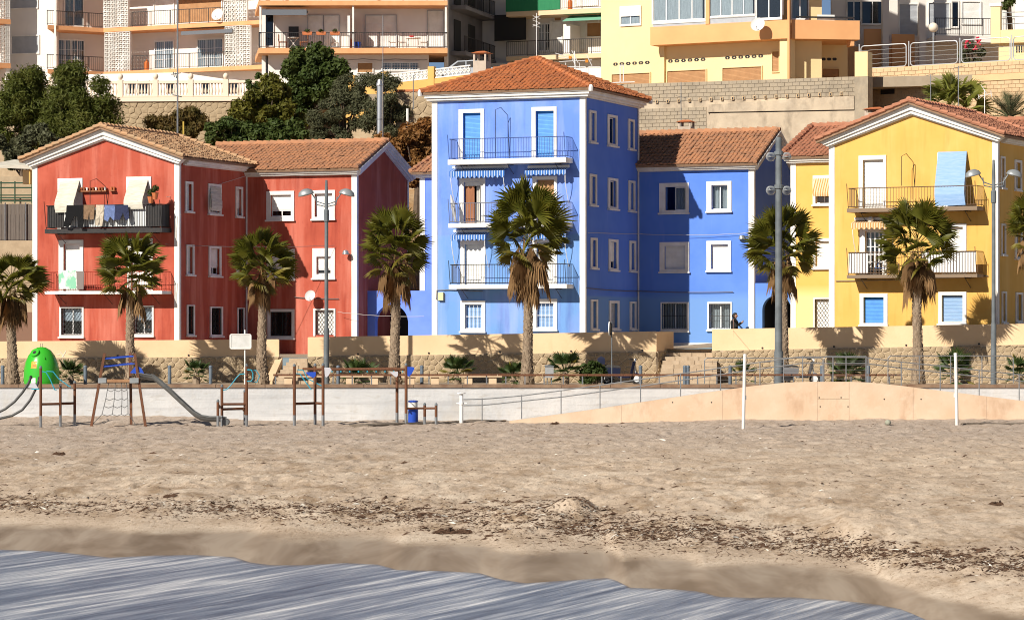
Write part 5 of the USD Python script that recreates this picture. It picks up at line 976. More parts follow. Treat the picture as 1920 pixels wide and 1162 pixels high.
obj('crossbeam', MB().hull([p + np.array([0, dy, dz]) for p in (q4(742, 454), q4(1040, 454)) for dy in (-.09, -.03) for dz in (-.055, .055)]), mat('light_timber', (.34, .19, .095), .7, (.27, .14, .07), 4), t)
for a, c in ((738, 800), (975, 1042)): obj('bracket_plate', MB().hull([p + np.array([0, dy, dz]) for p in (q4(a, 453), q4(c, 450)) for dy in (-.12, -.095) for dz in (-.1, .1)]), LAMPG, t)
obj('deck', MB().hull([q4(770, 470) + [0, -.05, 0], q4(1030, 466) + [0, -.05, 0], q4(955, 462) + [0, .95, 0], q4(770, 474) + [0, -.05, 0], q4(1030, 470) + [0, -.05, 0], q4(955, 470) + [0, .95, 0]]), WOOD, t)
for p0, p1 in ((292, 272), (350, 328)):
    obj('guard_bar', MB().rod(q4(775, p0), q4(1000, p1), .028, 6), BLUEP, t); obj('guard_bar', MB().rod(q4(775, p0 - 8), q4(953, p1 - 2) + [0, .9, 0], .026, 6), BLUEP, t); obj('guard_bar', MB().rod(q4(953, p1 - 2) + [0, .9, 0], q4(1010, p1), .026, 6), BLUEP, t)
obj('side_panel', MB().hull([q4(975, 395), q4(1020, 340), q4(1060, 360), q4(1085, 410), q4(975, 395) + [0, .06, 0], q4(1020, 340) + [0, .06, 0], q4(1085, 410) + [0, .06, 0]]), BLUEP, t)
g0 = [(815, 470), (865, 470), (912, 470), (948, 470)]; g1 = [(765, 705), (842, 705), (910, 705), (960, 700)]
for a, c in zip(g0, g1): obj('net_rope', MB().tube([q4(*a), q4((a[0] + c[0]) / 2 + 4, (a[1] + c[1]) / 2), q4(*c)], .014, 5), ROPE, t)
for k in (.22, .5, .74, 1.0):
    P = [q4(a[0] + (c[0] - a[0]) * k, a[1] + (c[1] - a[1]) * k) for a, c in zip(g0, g1)]; L = []
    for i in range(3): L += [P[i], (P[i] + P[i + 1]) / 2 - [0, 0, .07]]
    obj('net_rope', MB().tube(L + [P[3]], .014, 5), ROPE, t)
for a, c in (((765, 705), (685, 790)), ((965, 700), (1025, 796))): obj('net_rope', MB().rod(q4(*a), q4(*c), .013, 5), ROPE, t)
v, f = [], []; cl = [(1040, 415), (1085, 425), (1140, 432), (1185, 465), (1250, 520), (1330, 595), (1400, 660), (1450, 705), (1500, 735), (1560, 745), (1640, 745), (1690, 752)]
n = 9
for p in cl:
    c = q4(*p) + [0, .25, 0]
    for k in range(n): a = math.pi * (k / (n - 1)) + math.pi; v.append(c + [0, .29 * math.cos(a), .10 + .20 * math.sin(a)])
for i in range(len(cl) - 1):
    for k in range(n - 1): A = i * n + k; f += [[A, A + 1, A + n + 1], [A, A + n + 1, A + n]]
obj('slide', MB().add(v, f), CHUTE, t, True); obj('slide_foot', MB().rod(q4(1690, 765) + [0, -.05, 0], q4(1690, 765) + [0, .55, 0], .13, 14), CHUTE, t)
for s in (-.04, .54): obj('slide_edge', MB().tube([q4(*p) + [0, s, .1] for p in cl], .03, 6), CHUTE, t)
t = thing('step_frame', 'timber play frame with bench-like beams right of the grey slide', 'play equipment', q4(1750, 786))
for px, p0, dy in ((1640, 610, -.3), (1664, 500, 0), (1822, 540, .8), (1846, 345, .2)): sandpost(t, q4(px, p0), q4(px, 786), dy=dy)
beam(t, q4(1664, 630), q4(1846, 630) + [0, .2, 0]); beam(t, q4(1664, 668), q4(1822, 668) + [0, .8, 0]); beam(t, q4(1640, 628) + [0, -.3, 0], q4(1640, 655) + [0, .4, 0]); beam(t, q4(1846, 640) + [0, .2, 0], q4(1815, 680) + [0, .6, 0], .04)
obj('handrail', MB().tube([q4(1672, 525), q4(1700, 520), q4(1730, 490), q4(1775, 430), q4(1800, 405), q4(1838, 402)], .022, 6), TEAL, t); obj('handrail', MB().tube([q4(1852, 372), q4(1885, 375), q4(1897, 400), q4(1897, 440), q4(1880, 458), q4(1852, 458)], .022, 6), TEAL, t)
obj('handrail', MB().tube([q4(1852, 372) + [0, .5, 0], q4(1915, 380) + [0, .5, 0], q4(1938, 420) + [0, .5, 0], q4(1920, 466) + [0, .5, 0], q4(1852, 458) + [0, .5, 0]], .022, 6), TEAL, t)
t = thing('monkey_bars', 'long timber monkey bars with grey and blue corner panels on four tall posts', 'play equipment', q5(1030, 786))
for px, p0, dy in ((608, 345, 0), (750, 345, 1.0), (823, 340, 0), (1370, 380, 1.0), (1446, 340, 0)): sandpost(t, q5(px, p0), q5(px, 786), r=.06, dy=dy)
beam(t, q5(608, 627), q5(750, 627) + [0, 1, 0]); beam(t, q5(750, 626) + [0, 1, 0], q5(823, 626)); beam(t, q5(660, 368) + [0, 1., 0], q5(823, 368), .045)
beam(t, q5(823, 368), q5(1446, 368), .05, 'top_beam'); beam(t, q5(760, 372) + [0, 1.0, 0], q5(1370, 366) + [0, 1.0, 0], .05, 'top_beam')
for px in np.linspace(890, 1420, 9): obj('rung', MB().rod(q5(px, 368), q5(px - 20, 372) + [0, 1.0, 0], .018, 6), TEAL, t); 
for px in np.linspace(890, 1420, 9): obj('rung_end', MB().rod(q5(px, 385) + [0, -.06, 0], q5(px, 385) + [0, .06, 0], .03, 8), TEAL, t)
def corner_panel(p, m, nm='corner_panel'): v = [q5(*a) + [0, -.07, 0] for a in p]; obj(nm, MB().hull(v + [q + np.array([0, .03, 0]) for q in v]), m, t)
corner_panel([(833, 355), (875, 355), (888, 372), (865, 415), (848, 430), (838, 420)], GREYPL); corner_panel([(1322, 388), (1385, 385), (1385, 415), (1372, 428), (1352, 415)], GREYPL); corner_panel([(1455, 350), (1500, 350), (1510, 362), (1490, 400), (1466, 424), (1456, 415)], BLUEP); corner_panel([(690, 390), (770, 388), (768, 418), (752, 432), (718, 418)], BLUEP)
for dy in (0, 1.0): obj('handrail', MB().tube([q5(616, 375 + (1 - dy) * 25) + [0, dy, 0], q5(650 + 10 * dy, 378 + (1 - dy) * 25) + [0, dy, 0], q5(690, 440 + (1 - dy) * 20) + [0, dy, 0], q5(735 + dy * 65, 522 - dy * 25) + [0, dy, 0]], .022, 6), TEAL, t)
for px, dy in ((1583, .3), (1671, 0)): sandpost(t, q5(px, 638), q5(px, 765), sleeve=.3, dy=dy)
beam(t, q5(1450, 662), q5(1583, 662) + [0, .3, 0], .04); beam(t, q5(1583, 662) + [0, .3, 0], q5(1671, 660), .045)
# litter bin
y = 115.6; b = ground(775, 789, 100, 117.5); b = np.array([xat(774.5, y), y, float(sand_z(np.array([xat(774.5, y)]), np.array([y]))[0])]); H = zat(751, y) - b[2]
t = thing('litter_bin', 'blue litter bin with a white band beside the monkey bars', 'bin', b); obj('body', MB().lathe([(.16, -.05), (.2, 0), (.2, H * .66)], b, 16), BLUEP, t, 40); obj('white_band', MB().lathe([(.18, H * .66), (.18, H * .94)], b, 16), WHITE2, t, 40); obj('lid', MB().lathe([(.2, H * .94), (.2, H), (.1, H + .02), (0, H + .025)], b, 16), BLUEP, t)
# beach shower post
y = 115.2; b = np.array([xat(865, y), y, 1.5]); b[2] = float(sand_z(b[:1], b[1:2])[0]); t = thing('beach_shower', 'white tubular beach foot-shower post at the low end of the ramp rail', 'shower post', b); zt = zat(736, y)
obj('column', MB().lathe([(.075, -.1), (.075, zt - b[2] - .03)], b, 12), METALW, t, 40); obj('top_plate', MB().lathe([(.17, 0), (.17, .035)], np.array([b[0], y, zt - .035]), 12), METALW, t); obj('tap_arm', MB().rod((b[0] - .2, y, zat(756, y)), (b[0] + .22, y, zat(756, y)), .028, 6), METALW, t); obj('collar', MB().lathe([(.1, -.04), (.1, .05)], np.array([b[0], y, zat(756, y)]), 12), METALW, t)
# boardwalk strips on the sand
BOARD = mat('grey_boardwalk', (.22, .18, .14), .9, (.15, .12, .095), 3, isl=.25)
def boards(label, a, b, wid, step=.22):
    a, b = np.array(a), np.array(b); L = np.linalg.norm((b - a)[:2]); d = (b - a) / L; n = int(L / step); s = np.array([-d[1], d[0], 0]); t = thing('boardwalk', label, 'boardwalk', (a + b) / 2)
    for i in range(n):
        p = a + d * (i + .04) * step; q = a + d * (i + .96) * step; z = float(sand_z(np.array([(p + q)[0] / 2]), np.array([(p + q)[1] / 2]))[0]); P = []
        for w in (0, wid):
            for e in (p, q): P += [e * [1, 1, 0] + s * w + [0, 0, z - .06], e * [1, 1, 0] + s * w + [0, 0, z + .045]]
        obj('plank', MB().hull(P), BOARD, t)
boards('grey plank boardwalk lying on the sand below the monkey bars', ground(690, 799, 100, 117), ground(955, 789, 100, 117.4), 1.1); boards('grey plank strip on the sand at the right edge beyond the white post', ground(1806, 796, 100, 117), ground(1990, 795, 100, 117), .5)
# volleyball posts and ball
for lab, px, pxt, ptp, pb in (('white volleyball post before the blue wing', 1393.5, 1396.5, 665, 803), ('white volleyball post with a winch, at the right', 1794.5, 1791.5, 663, 797)):
    g = ground(px, pb, 100, 117); t = thing('volleyball_post', lab, 'post', g); tp = pt(pxt, ptp, g[1])
    obj('post', MB().tube([g - [0, 0, .2], tp], .062, 10), WHITE, t, 40); obj('post_cap', MB().lathe([(.066, -.03), (.066, .02), (0, .04)], tp, 10), METALW, t)
    c = g + (tp - g) * .42; obj('winch', MB().box(c[0] - .1 if px > 1500 else c[0] + .05, c[0] - .05 if px > 1500 else c[0] + .09, c[1] - .04, c[1] + .04, c[2] - .08, c[2] + .08), WHITE if px > 1500 else STEEL, t)
g = ground(1665, 797, 100, 117); c = g + [0, 0, .10]; t = thing('ball', 'worn grey-green ball lying on the sand between the white posts', 'ball', g)
bm_ = trimesh.creation.icosphere(3, .115); obj('ball_shell', MB().add(bm_.vertices + c, bm_.faces), mat('worn_ball', (.26, .27, .20), .7, (.36, .36, .30), 9), t, True)
obj('seam', MB().tube([c + .1165 * np.array([math.cos(a), math.sin(a) * .8, math.sin(a) * .6]) for a in np.linspace(0, 2 * math.pi, 25)], .004, 4), DARKM, t)
# ---------------------------------------------------------------- retaining walls and terraces behind the houses
BLOCKG = mat('grey_block', (.56, .46, .33), .95, (.48, .40, .30), 3, isl=.3, isl_col=(.64, .47, .30), streaks=[((.24, .20, .15), .9, (.52, .72), (1, 1, .6), .6)], bump=.3, bscale=20)
BLOCKT = mat('tan_block', (.72, .52, .31), .95, (.62, .44, .26), 3, isl=.16, bump=.3, bscale=20)
CEMENT = mat('stained_cement', (.42, .34, .25), .95, (.54, .44, .32), .7, streaks=[((.20, .16, .12), 1.3, (.50, .70), (1, 1, .5), .75), ((.62, .53, .40), .8, (.55, .8), (1, 1, 1.5), .6)], bump=.4, bscale=10)
CEMENTT = mat('tan_cement', (.70, .47, .25), .95, (.60, .40, .22), 1.2, bump=.3)
CREAM = mat('cream_render', (.78, .62, .34), .9, (.73, .57, .31), .5, streaks=[((.62, .46, .24), 1.6, (.62, .85), (1, 1, .25), .35)], bump=.2, bscale=25)
ORNG = mat('orange_render', (.72, .38, .17), .9, (.66, .34, .15), .7, streaks=[((.56, .30, .16), 1.8, (.62, .85), (1, 1, .3), .4)])
APTW = mat('apartment_white', (.76, .72, .67), .9, (.70, .66, .61), .6, streaks=[((.58, .53, .47), 1.4, (.64, .88), (1, 1, .25), .35)])
SLABO = mat('orange_slab_edge', (.72, .36, .17), .85, (.64, .31, .14), 2)
YWALL = mat('ochre_wall', (.68, .42, .13), .9, (.60, .36, .11), .8)
BALU = mat('cream_balustrade', (.76, .63, .50), .8)
def blockwall(parent, fac, u0, u1, z0, z1, m, seed, bw=.42, bh=.205, lim=300, d=.0, name='block', proud=.035):
    rg = np.random.default_rng(seed); n = int(round((z1 - z0) / bh)); cells = []
    for j in range(n):
        x = u0 - (bw / 2 if j % 2 else 0)
        while x < u1 - .02:
            a, b = max(u0, x) + .011, min(u1, x + bw) - .011
            if b - a > .06: cells.append((n - j, a, b, z0 + j * bh + .011, z0 + (j + 1) * bh - .011))
            x += bw
    cells.sort(); rest = MB(fac)
    for k, (_, a, b, c, e) in enumerate(cells):
        dd = d + proud + rg.uniform(-.01, .012)
        if k < lim: obj(name, MB(fac).box(a, b, d + .002, dd, c, e), m, parent)
        else: rest.box(a, b, d + .002, dd, c, e)
    if rest.n: obj('lower_' + name + 's', rest, m, parent, kind='stuff')
def ztop_line(fac, pa, pb):
    a, b = fac.uz(*pa), fac.uz(*pb); return a, b
G = Fac.at(1603, 155, 23); u0 = G.u(1150); (ua, za), (ub, zb) = ztop_line(G, (1165, 162), (1597, 144)); zt = (za + zb) / 2
t = thing('block_retaining_wall', 'grey concrete block retaining wall over stained cement, below the cream apartment block', 'wall', G.w(u0 / 2, 0, 5))
obj('wall_core', MB(G).box(u0, 0, -.6, 0, 4.5, zt), CEMENT, t); zc = G.uz(1400, 186)[1]; blockwall(t, G, u0, 0, zc, zt, BLOCKG, 201)
obj('cement_ledge', MB(G).prism(sg.Polygon([(G.u(1328), G.uz(1328, 211)[1]), (0, G.uz(1600, 206)[1]), (0, zc - .02), (G.u(1328), G.uz(1328, 197)[1])]), .002, .18), CEMENT, t)
blockwall(t, G, u0, G.u(1328) - .1, zc - 2.4, zc - .25, BLOCKG, 202, lim=0, name='block')
obj('cement_skirt', MB(G).prism(sg.Polygon([(G.u(1332), 5), (0, 5), (0, G.uz(1600, 208)[1]), (G.u(1332), G.uz(1332, 213)[1])]), .003, .09), CEMENT, t)
for i, px in enumerate(np.linspace(1232, 1578, 18)):
    a = G.uz(px, 191 - (px - 1232) / 346 * 15); obj('weep_block', MB(G).box(a[0] - .07, a[0] + .07, .04, .10, a[1] - .09, a[1] + .09), BLOCKT, t); obj('weep_hole', MB(G).box(a[0] - .03, a[0] + .04, .101, .106, a[1] - .07, a[1] + .06), DARKM, t)
obj('end_pier', MB(G).box(.0, .75, -.8, .12, 5, zt + .02), BLOCKG, t); obj('pier_cap', MB(G).box(.02, .73, -.78, .10, zt + .03, G.uz(1600, 98)[1]), CREAM, t)
Tt = Fac.at(1606, 158.5, 35); uR = Tt.u(1960); zt = Tt.uz(1606, 131)[1]; zt2 = Tt.uz(1920, 112)[1]; ztm = (zt + zt2) / 2
t = thing('tan_retaining_wall', 'tan concrete block retaining wall behind the yellow house palms', 'wall', Tt.w(uR / 2, 0, 5)); zl = Tt.uz(1700, 160)[1]
obj('wall_core', MB(Tt).box(0, uR, -.6, 0, 4.5, ztm), CEMENTT, t); blockwall(t, Tt, 0, uR, zl + .35, ztm, BLOCKT, 203, lim=170); obj('cement_band', MB(Tt).box(0, uR, .002, .07, zl, zl + .34), CEMENTT, t); blockwall(t, Tt, 0, uR, zl - 3.1, zl - .03, BLOCKT, 204, lim=130, name='lower_course_block')
a = Tt.uz(1665, 172); obj('vent_opening', MB(Tt).box(a[0] - .42, a[0] + .42, .037, .06, a[1] - .14, a[1] + .14), DARKM, t)
# fence panels on it
fm = mat('silver_fence_tube', (.55, .56, .56), .35, metal=.4); f0 = None
for lab, (x0, y0, x1, y1) in (('silver tube fence panel at the left end of the tan wall', (1611, 82, 1696, 125)), ('silver tube fence panel with the globe lamp behind it', (1704, 76, 1792, 120)), ('silver tube fence panel before the pink flowers', (1800, 70, 1891, 114)), ('silver tube fence panel cut by the right edge', (1897, 66, 1990, 108))):
    a, b, c, d_ = Tt.box(x0, y0, x1, y1); t = thing('fence_panel', lab, 'fence', Tt.w((a + c) / 2, -.2, ztm), 'tube fence panels on the tan wall'); b = ztm + .04; d_ = b + 1.22; r = .18; P = []
    for (cx, cz, s) in ((a + r, b + r, math.pi), (c - r, b + r, 1.5 * math.pi), (c - r, d_ - r, 0), (a + r, d_ - r, .5 * math.pi)):
        for k in range(5): q = s + k / 4 * math.pi / 2; P.append(Tt.w(cx + r * math.cos(q), -.2, cz + r * math.sin(q)))
    obj('tube_frame', MB().tube(P + [P[0]], .03, 6), fm, t)
    for k in range(1, 5): obj('wire', MB().rod(Tt.w(a, -.2, b + 1.22 * k / 5), Tt.w(c, -.2, b + 1.22 * k / 5), .009, 4), fm, t)
    obj('fence_post', MB().rod(Tt.w(a - .1, -.2, ztm - .02), Tt.w(a - .1, -.2, d_ + .12), .03, 6), fm, t)
y = 163; b = pt(1750, 122, y); b[2] = 18.9; t = thing('globe_lamp', 'white globe lamp on a grey post behind the tube fence', 'street lamp', b); c = pt(1750, 52, y)
obj('post', MB().rod(b, c - [0, 0, .2], .05, 8), STEEL, t); m_ = trimesh.creation.icosphere(3, .27); obj('globe', MB().add(m_.vertices + c, m_.faces), mat('cream_globe', (.72, .62, .50), .4), t, True)
# stone wall with balustrade at left
Sf = Fac.at(480, 174, 4); t = thing('stone_retaining_wall', 'rubble stone retaining wall with cream balustrade below the left apartments', 'wall', Sf.w(-8, 0, 15)); u0 = Sf.u(-60); u1 = Sf.u(500); zT = Sf.uz(330, 181)[1]; MORT2 = mat('sandy_mortar', (.46, .36, .24), .95, (.38, .29, .19), 3, bump=.4)
STONE2 = mat('pale_rubble', (.46, .35, .22), .95, (.38, .28, .17), 4, isl=.3, bump=.5, bscale=14)
obj('wall_core', MB(Sf).box(u0, u1, -.8, 0, 10, zT - .02), MORT2, t); stones(t, Sf, Sf.u(180), Sf.u(490), zT - 3.2, lambda u: zT - .35, .002, 205, .42, 230); obj('ledge', MB(Sf).box(u0, u1, -.5, .12, zT - .30, zT - .06), BALU, t)
zr = Sf.uz(330, 151)[1]; obj('balustrade_rail', MB(Sf).box(u0, u1, -.42, -.16, zr - .16, zr), BALU, t); obj('balustrade_plinth', MB(Sf).box(u0, u1, -.42, -.16, zT - .058, zT + .08), BALU, t)
pr = [(.05, 0), (.05, .05), (.035, .08), (.075, .25), (.06, .4), (.035, .55), (.04, .72), (.055, .76), (.055, .8)]; H = zr - .16 - zT - .08; posts = [92, 224, 290, 356, 422, 486]
for px in posts:
    u = Sf.u(px); obj('balustrade_post', MB(Sf).box(u - .16, u + .16, -.46, -.12, zT - .055, zr + .06), BALU, t); obj('ball_finial', MB().lathe([(.05, 0), (.14, .10), (.17, .22), (.12, .34), (0, .4)], Sf.w(u, -.29, zr + .06), 10), BALU, t, True)
for k in range(-4, 60):
    px = 180 + k * 6.0
    if px > 486 or min(abs(px - p) for p in posts) < 5.5: continue
    u = Sf.u(px); obj('baluster', MB().lathe([(r, z * H / .8) for r, z in pr], Sf.w(u, -.29, zT + .08), 7), BALU, t, True)
# ochre wall with white pierced panels, behind the blue house roof
O = Fac.at(884, 166, 18); t = thing('ochre_wall', 'ochre boundary wall with white pierced block panels above the olive trees', 'wall', O.w(-3, 0, 16)); a0, a1 = O.uz(655, 165), O.uz(884, 140)
sl = (a1[1] - a0[1]) / (a1[0] - a0[0]); zf = lambda u: a0[1] + (u - a0[0]) * sl; ue = O.u(960)
obj('wall_body', MB(O).prism(sg.Polygon([(a0[0] - 1, 16.9), (ue, 16.9), (ue, zf(ue)), (a0[0] - 1, zf(a0[0] - 1))]), -.3, 0), YWALL, t); us = [O.u(px) for px in (655, 716, 804, 884)]
obj('rubble_footing', MB(O).box(a0[0] - 1, ue, -.34, -.02, 11, 16.89), MORT2, t)
for i in range(3):
    ua, ub = us[i] + .35, us[i + 1] - .1; n = max(3, int((ub - ua) / .22)); mb = MB(O)
    for zz_ in (.02, .50): mb.prism(sg.Polygon([(ua, zf(ua) + zz_), (ub, zf(ub) + zz_), (ub, zf(ub) + zz_ + .07), (ua, zf(ua) + zz_ + .07)]), -.22, -.06)
    obj('pierced_panel_frame', mb, WHITE, t); 
    for k in range(n):
        u = ua + (k + .5) * (ub - ua) / n; P = []
        obj('pierced_block', MB(O).prism(sg.Point(u, zf(u) + .30).buffer(.115, 5).difference(sg.Point(u, zf(u) + .30).buffer(.065, 4)).union(sg.box(u - .016, zf(u) + .1, u + .016, zf(u) + .5)), -.2, -.08), WHITE, t)
    obj('pillar', MB(O).box(us[i] - .05, us[i] + .32, -.34, .04, 16.9, zf(us[i]) + .72), YWALL, t)
LOW = Fac.at(812, 163, 8); t = thing('rubble_wall', 'low rubble wall and posts under the ochre wall, left of the blue roof', 'wall', LOW.w(-1, 0, 14)); zT = LOW.uz(780, 172)[1]; obj('wall_core', MB(LOW).box(LOW.u(742), LOW.u(830), -.4, 0, 11, zT), MORT2, t); stones(t, LOW, LOW.u(742), LOW.u(830), zT - 3.2, lambda u: zT, .002, 207, .45, 90)
obj('coping', MB(LOW).box(LOW.u(742), LOW.u(830), -.45, .05, zT + .002, zT + .12), TERRA, t)

# ---------------------------------------------------------------- apartment blocks on the hill
def plan(pts): return [np.array([xat(px, y), y]) for px, y in pts]
def slabpoly(parent, front, back, z0, z1, m, name='balcony_slab'): return obj(name, MB().flat(sg.Polygon([tuple(p) for p in front] + [tuple(p) for p in back[::-1]]), z0, z1), m, parent)
def facline(a, b): a, b = np.array(a), np.array(b); L = np.linalg.norm(b - a); return Fac(b, (b - a) / L), L
def farrail(parent, a, b, z0, h=1.0, m=None, pitch=.14, inset=.06):
    f, L = facline(a, b); mb = MB(f); r = obj('rail', MB(f).box(-L, 0, -inset - .03, -inset, z0 + h - .045, z0 + h).box(-L, 0, -inset - .025, -inset - .005, z0 + .08, z0 + .11), m or DARKM, parent)
    for k in range(int(L / pitch) + 1): mb.box(-L + k * pitch - .008, -L + k * pitch + .008, -inset - .022, -inset - .006, z0 + .11, z0 + h - .045)
    obj('bars', mb, m or DARKM, r, kind='stuff')
    for k in range(0, int(L / 1.5) + 1): obj('rail_post', MB(f).box(-L + k * 1.5, -L + k * 1.5 + .04, -inset - .04, -inset, z0, z0 + h), m or DARKM, r)
def flatwin(parent, fac, px0, py0, px1, py1, kind='white', frame=True, proud=.04, m=None, fw=.07):
    """A window or door on a wall seen from far: reveal, frame and content, all on the wall's real plane."""
    u0, z0, u1, z1 = fac.box(px0, py0, px1, py1)
    ring = sg.box(u0 - fw, z0 - fw, u1 + fw, z1 + fw).difference(sg.box(u0, z0, u1, z1)); w = obj('window', MB(fac).prism(ring, .0, proud + .05), m or WHITE, parent)
    if kind in ('white', 'grey', 'brownsh'): obj('shutter', slats(fac, u0, u1, z0, z1, .012, .07), {'white': WHITE2, 'grey': GREYSH, 'brownsh': BROWNSH}[kind], w)
    else:
        obj('dark_interior', MB(fac).box(u0, u1, .003, .008, z0, z1), DARKROOM, w)
        if 'c' in kind: obj('curtain', drape(fac, u0, u0 + (u1 - u0) * (.95 if 'C' in kind else .6), z0, z1, .016, .006), CURT, w)
        n = 3 if '3' in kind else 4 if '4' in kind else 1 if '1' in kind else 2
        mb = MB(fac)
        for i in range(1, n): u = u0 + (u1 - u0) * i / n; mb.box(u - .03, u + .03, .03, .06, z0, z1)
        mb.box(u0, u1, .03, .061, z0, z0 + .05); mb.box(u0, u1, .03, .061, z1 - .05, z1); obj('sash', mb, METALW, w)
        for i in range(n): obj('pane', MB(fac).box(u0 + (u1 - u0) * i / n + .031, u0 + (u1 - u0) * (i + 1) / n - .031, .04, .045, z0 + .051, z1 - .051), GLASS, w)
        if 'g' in kind: obj('grille', bars(fac, u0, u1, z0, z1, .1, .16, 4), METALW, w)
    return w
def breeze(parent, fac, px0, py0, px1, py1, cell=.27, d=.0):
    """A screen of pierced blocks: each cell a frame with a bent key inside."""
    u0, z0, u1, z1 = fac.box(px0, py0, px1, py1); nu, nz = max(2, int(round((u1 - u0) / cell))), max(2, int(round((z1 - z0) / cell))); cu, cz = (u1 - u0) / nu, (z1 - z0) / nz; mb = MB(fac); e = .032
    for i in range(nu + 1): mb.box(u0 + i * cu - e / 2, u0 + i * cu + e / 2, d - .20, d, z0, z1)
    for j in range(nz + 1): mb.box(u0, u1, d - .198, d - .002, z0 + j * cz - e / 2, z0 + j * cz + e / 2)
    for i in range(nu):
        for j in range(nz):
            u, z = u0 + i * cu, z0 + j * cz; mb.box(u + cu * .28, u + cu * .42, d - .195, d - .006, z, z + cz * .66); mb.box(u + cu * .42, u + cu * .76, d - .194, d - .007, z + cz * .52, z + cz * .66)
    return obj('breeze_block_screen', mb, WHITE, parent, kind='stuff')
z26 = lambda p: (p[0] * .2582, p[1] * .2582)
A = thing('left_apartment_block', 'white apartment block with pierced block screens and orange slab edges at top left', 'apartment block', pt(250, 185, 196)); A0, A1, A2 = plan([(89, 193.8), (194, 196), (492, 190.6)]); n_ = lambda p, d: p + np.array([0, d])
Bk = [n_(A0, 2.4), n_(A1, 1.9), n_(A2, 1.9)]; LV = [(22.00, 22.27), (24.93, 25.20), (27.9, 28.17), (30.8, 31.1)]
for z0, z1 in LV: slabpoly(A, [A0, A1, A2], Bk, z0, z1, SLABO)
fb1, L1 = facline(Bk[0], Bk[1]); fb2, L2 = facline(Bk[1], Bk[2]); ff2, M2 = facline(A1, A2); ff1, M1 = facline(A0, A1)
obj('back_wall', MB(fb1).box(-L1, 0, -.3, 0, 17, 36), APTW, A); obj('back_wall', MB(fb2).box(-L2 + .01, 0, -.3, -.002, 17, 36), APTW, A)
fw, Lw = facline(*plan([(19, 196.5), (106, 195.6)])); obj('front_wall', MB(fw).box(-Lw, 0, -.3, 0, 17, 36), APTW, A)
fv, Lv = facline(*plan([(-60, 192.6), (19.5, 194.2)])); obj('screen_bay_wall', MB(fv).box(-Lv, 0, -1.8, -1.5, 17, 36), APTW, A)
fe = fv.side(0); obj('screen_bay_side', MB(fe).box(.05, 2.6, -.3, 0, 17, 36), APTW, A)
for z0, z1 in LV: obj('balcony_slab', MB(fv).box(-Lv, .0, -1.49, .06, z0 + .35, z1 + .40), SLABO, A)
for y0, y1 in ((-40, 39.5), (49.5, 125)): breeze(A, fv, -10, y0, 18.5, y1)
for p in ((75, -60, 272, 60), (88, 265, 282, 388)):
    flatwin(A, fw, *z26(p[:2]), *z26(p[2:]), 'grey')
for x0, y0, x1, y1 in ((750, -60, 928, 198), (760, 236, 940, 522)): breeze(A, ff2, *z26((x0, y0)), *z26((x1, y1)))
for x0, y0, x1, y1 in ((1626, -60, 1790, 158), (1634, 190, 1815, 484)): breeze(A, ff2, *z26((x0, y0)), *z26((x1, y1)))
for p, k in (((424, 292, 606, 508), 'cCg4'), ((1130, 300, 1262, 500), 'cCg2'), ((1440, 285, 1618, 490), 'cCg3'), ((1125, -40, 1262, 180), 'white'), ((1300, -60, 1610, 160), 'brownsh'), ((470, -60, 600, 190), 'cC2')):
    flatwin(A, fb1 if p[0] < 740 else fb2, *z26(p[:2]), *z26(p[2:]), k)
for k in (0, 1):
    z0 = LV[k][1]; farrail(A, A0, A1, z0); a = A1 + (A2 - A1) * ((940 - 750) / (1815 - 750)); c = A1 + (A2 - A1) * ((1628 - 750) / (1815 - 750)); farrail(A, a, c, z0)
obj('column', MB().box(A0[0] + .4, A0[0] + .52, A0[1] + .25, A0[1] + .37, 22.2, 31), WHITE, A)
aw = facline(A1 + (A2 - A1) * .5, A1 + (A2 - A1) * .82); obj('awning', MB(aw[0]).box(-aw[1], 0, -.9, .1, 24.62, 24.70), mat('grey_awning', (.13, .14, .16), .8), A); obj('valance', MB(aw[0]).box(-aw[1], 0, .085, .11, 24.46, 24.62), '/World/Looks/grey_awning', A)
gb, Lg = facline(n_(A0, 1.2), n_(A2, 1.2)); obj('ground_storey', MB(gb).box(-Lg, 0, -.6, -.3, 17, 22.0), APTW, A)
for px in (240, 262, 312, 378, 430): flatwin(A, gb.off(-.3), px, 152, px + 16, 178, 'dark1')
def dish(label, px, py, y, r, aim=(-.35, -.85, .35), wallback=.4):
    c = pt(px, py, y); a = np.array(aim) / np.linalg.norm(aim); s = np.cross(a, [0, 0, 1.0]); s /= np.linalg.norm(s); u = np.cross(s, a); prof = [(0, 0.0), (.5 * r, .035), (.85 * r, .10), (r, .15), (r * 1.01, .14), (.85 * r, .085), (.5 * r, .015), (0, -.02)]
    t = thing('satellite_dish', label, 'satellite dish', c); h, f = MB().lathe(prof, (0, 0, 0), 18).arr(); obj('reflector', (c + np.outer(h[:, 0], s) + np.outer(h[:, 1], u) + np.outer(h[:, 2], a), f), mat('dish_grey', (.62, .61, .60), .5) if not stage.GetPrimAtPath('/World/Looks/dish_grey') else '/World/Looks/dish_grey', t, 50)
    q = c + a * (.55 * r) - u * r * .55; obj('feed_arm', MB().rod(c - u * r * .9 + a * .08, q + a * .25 * r, .012, 5), STEEL, t); obj('feed_horn', MB().rod(q + a * .2 * r, q + a * .42 * r, .035, 6), STEEL, t); obj('wall_arm', MB().tube([c - a * .02, c - a * .12, c - a * .12 + np.array([.05, wallback, 0])], .02, 5), STEEL, t)
dish('white satellite dish on the top balcony rail of the left apartments', 409, 29, 192, .42)
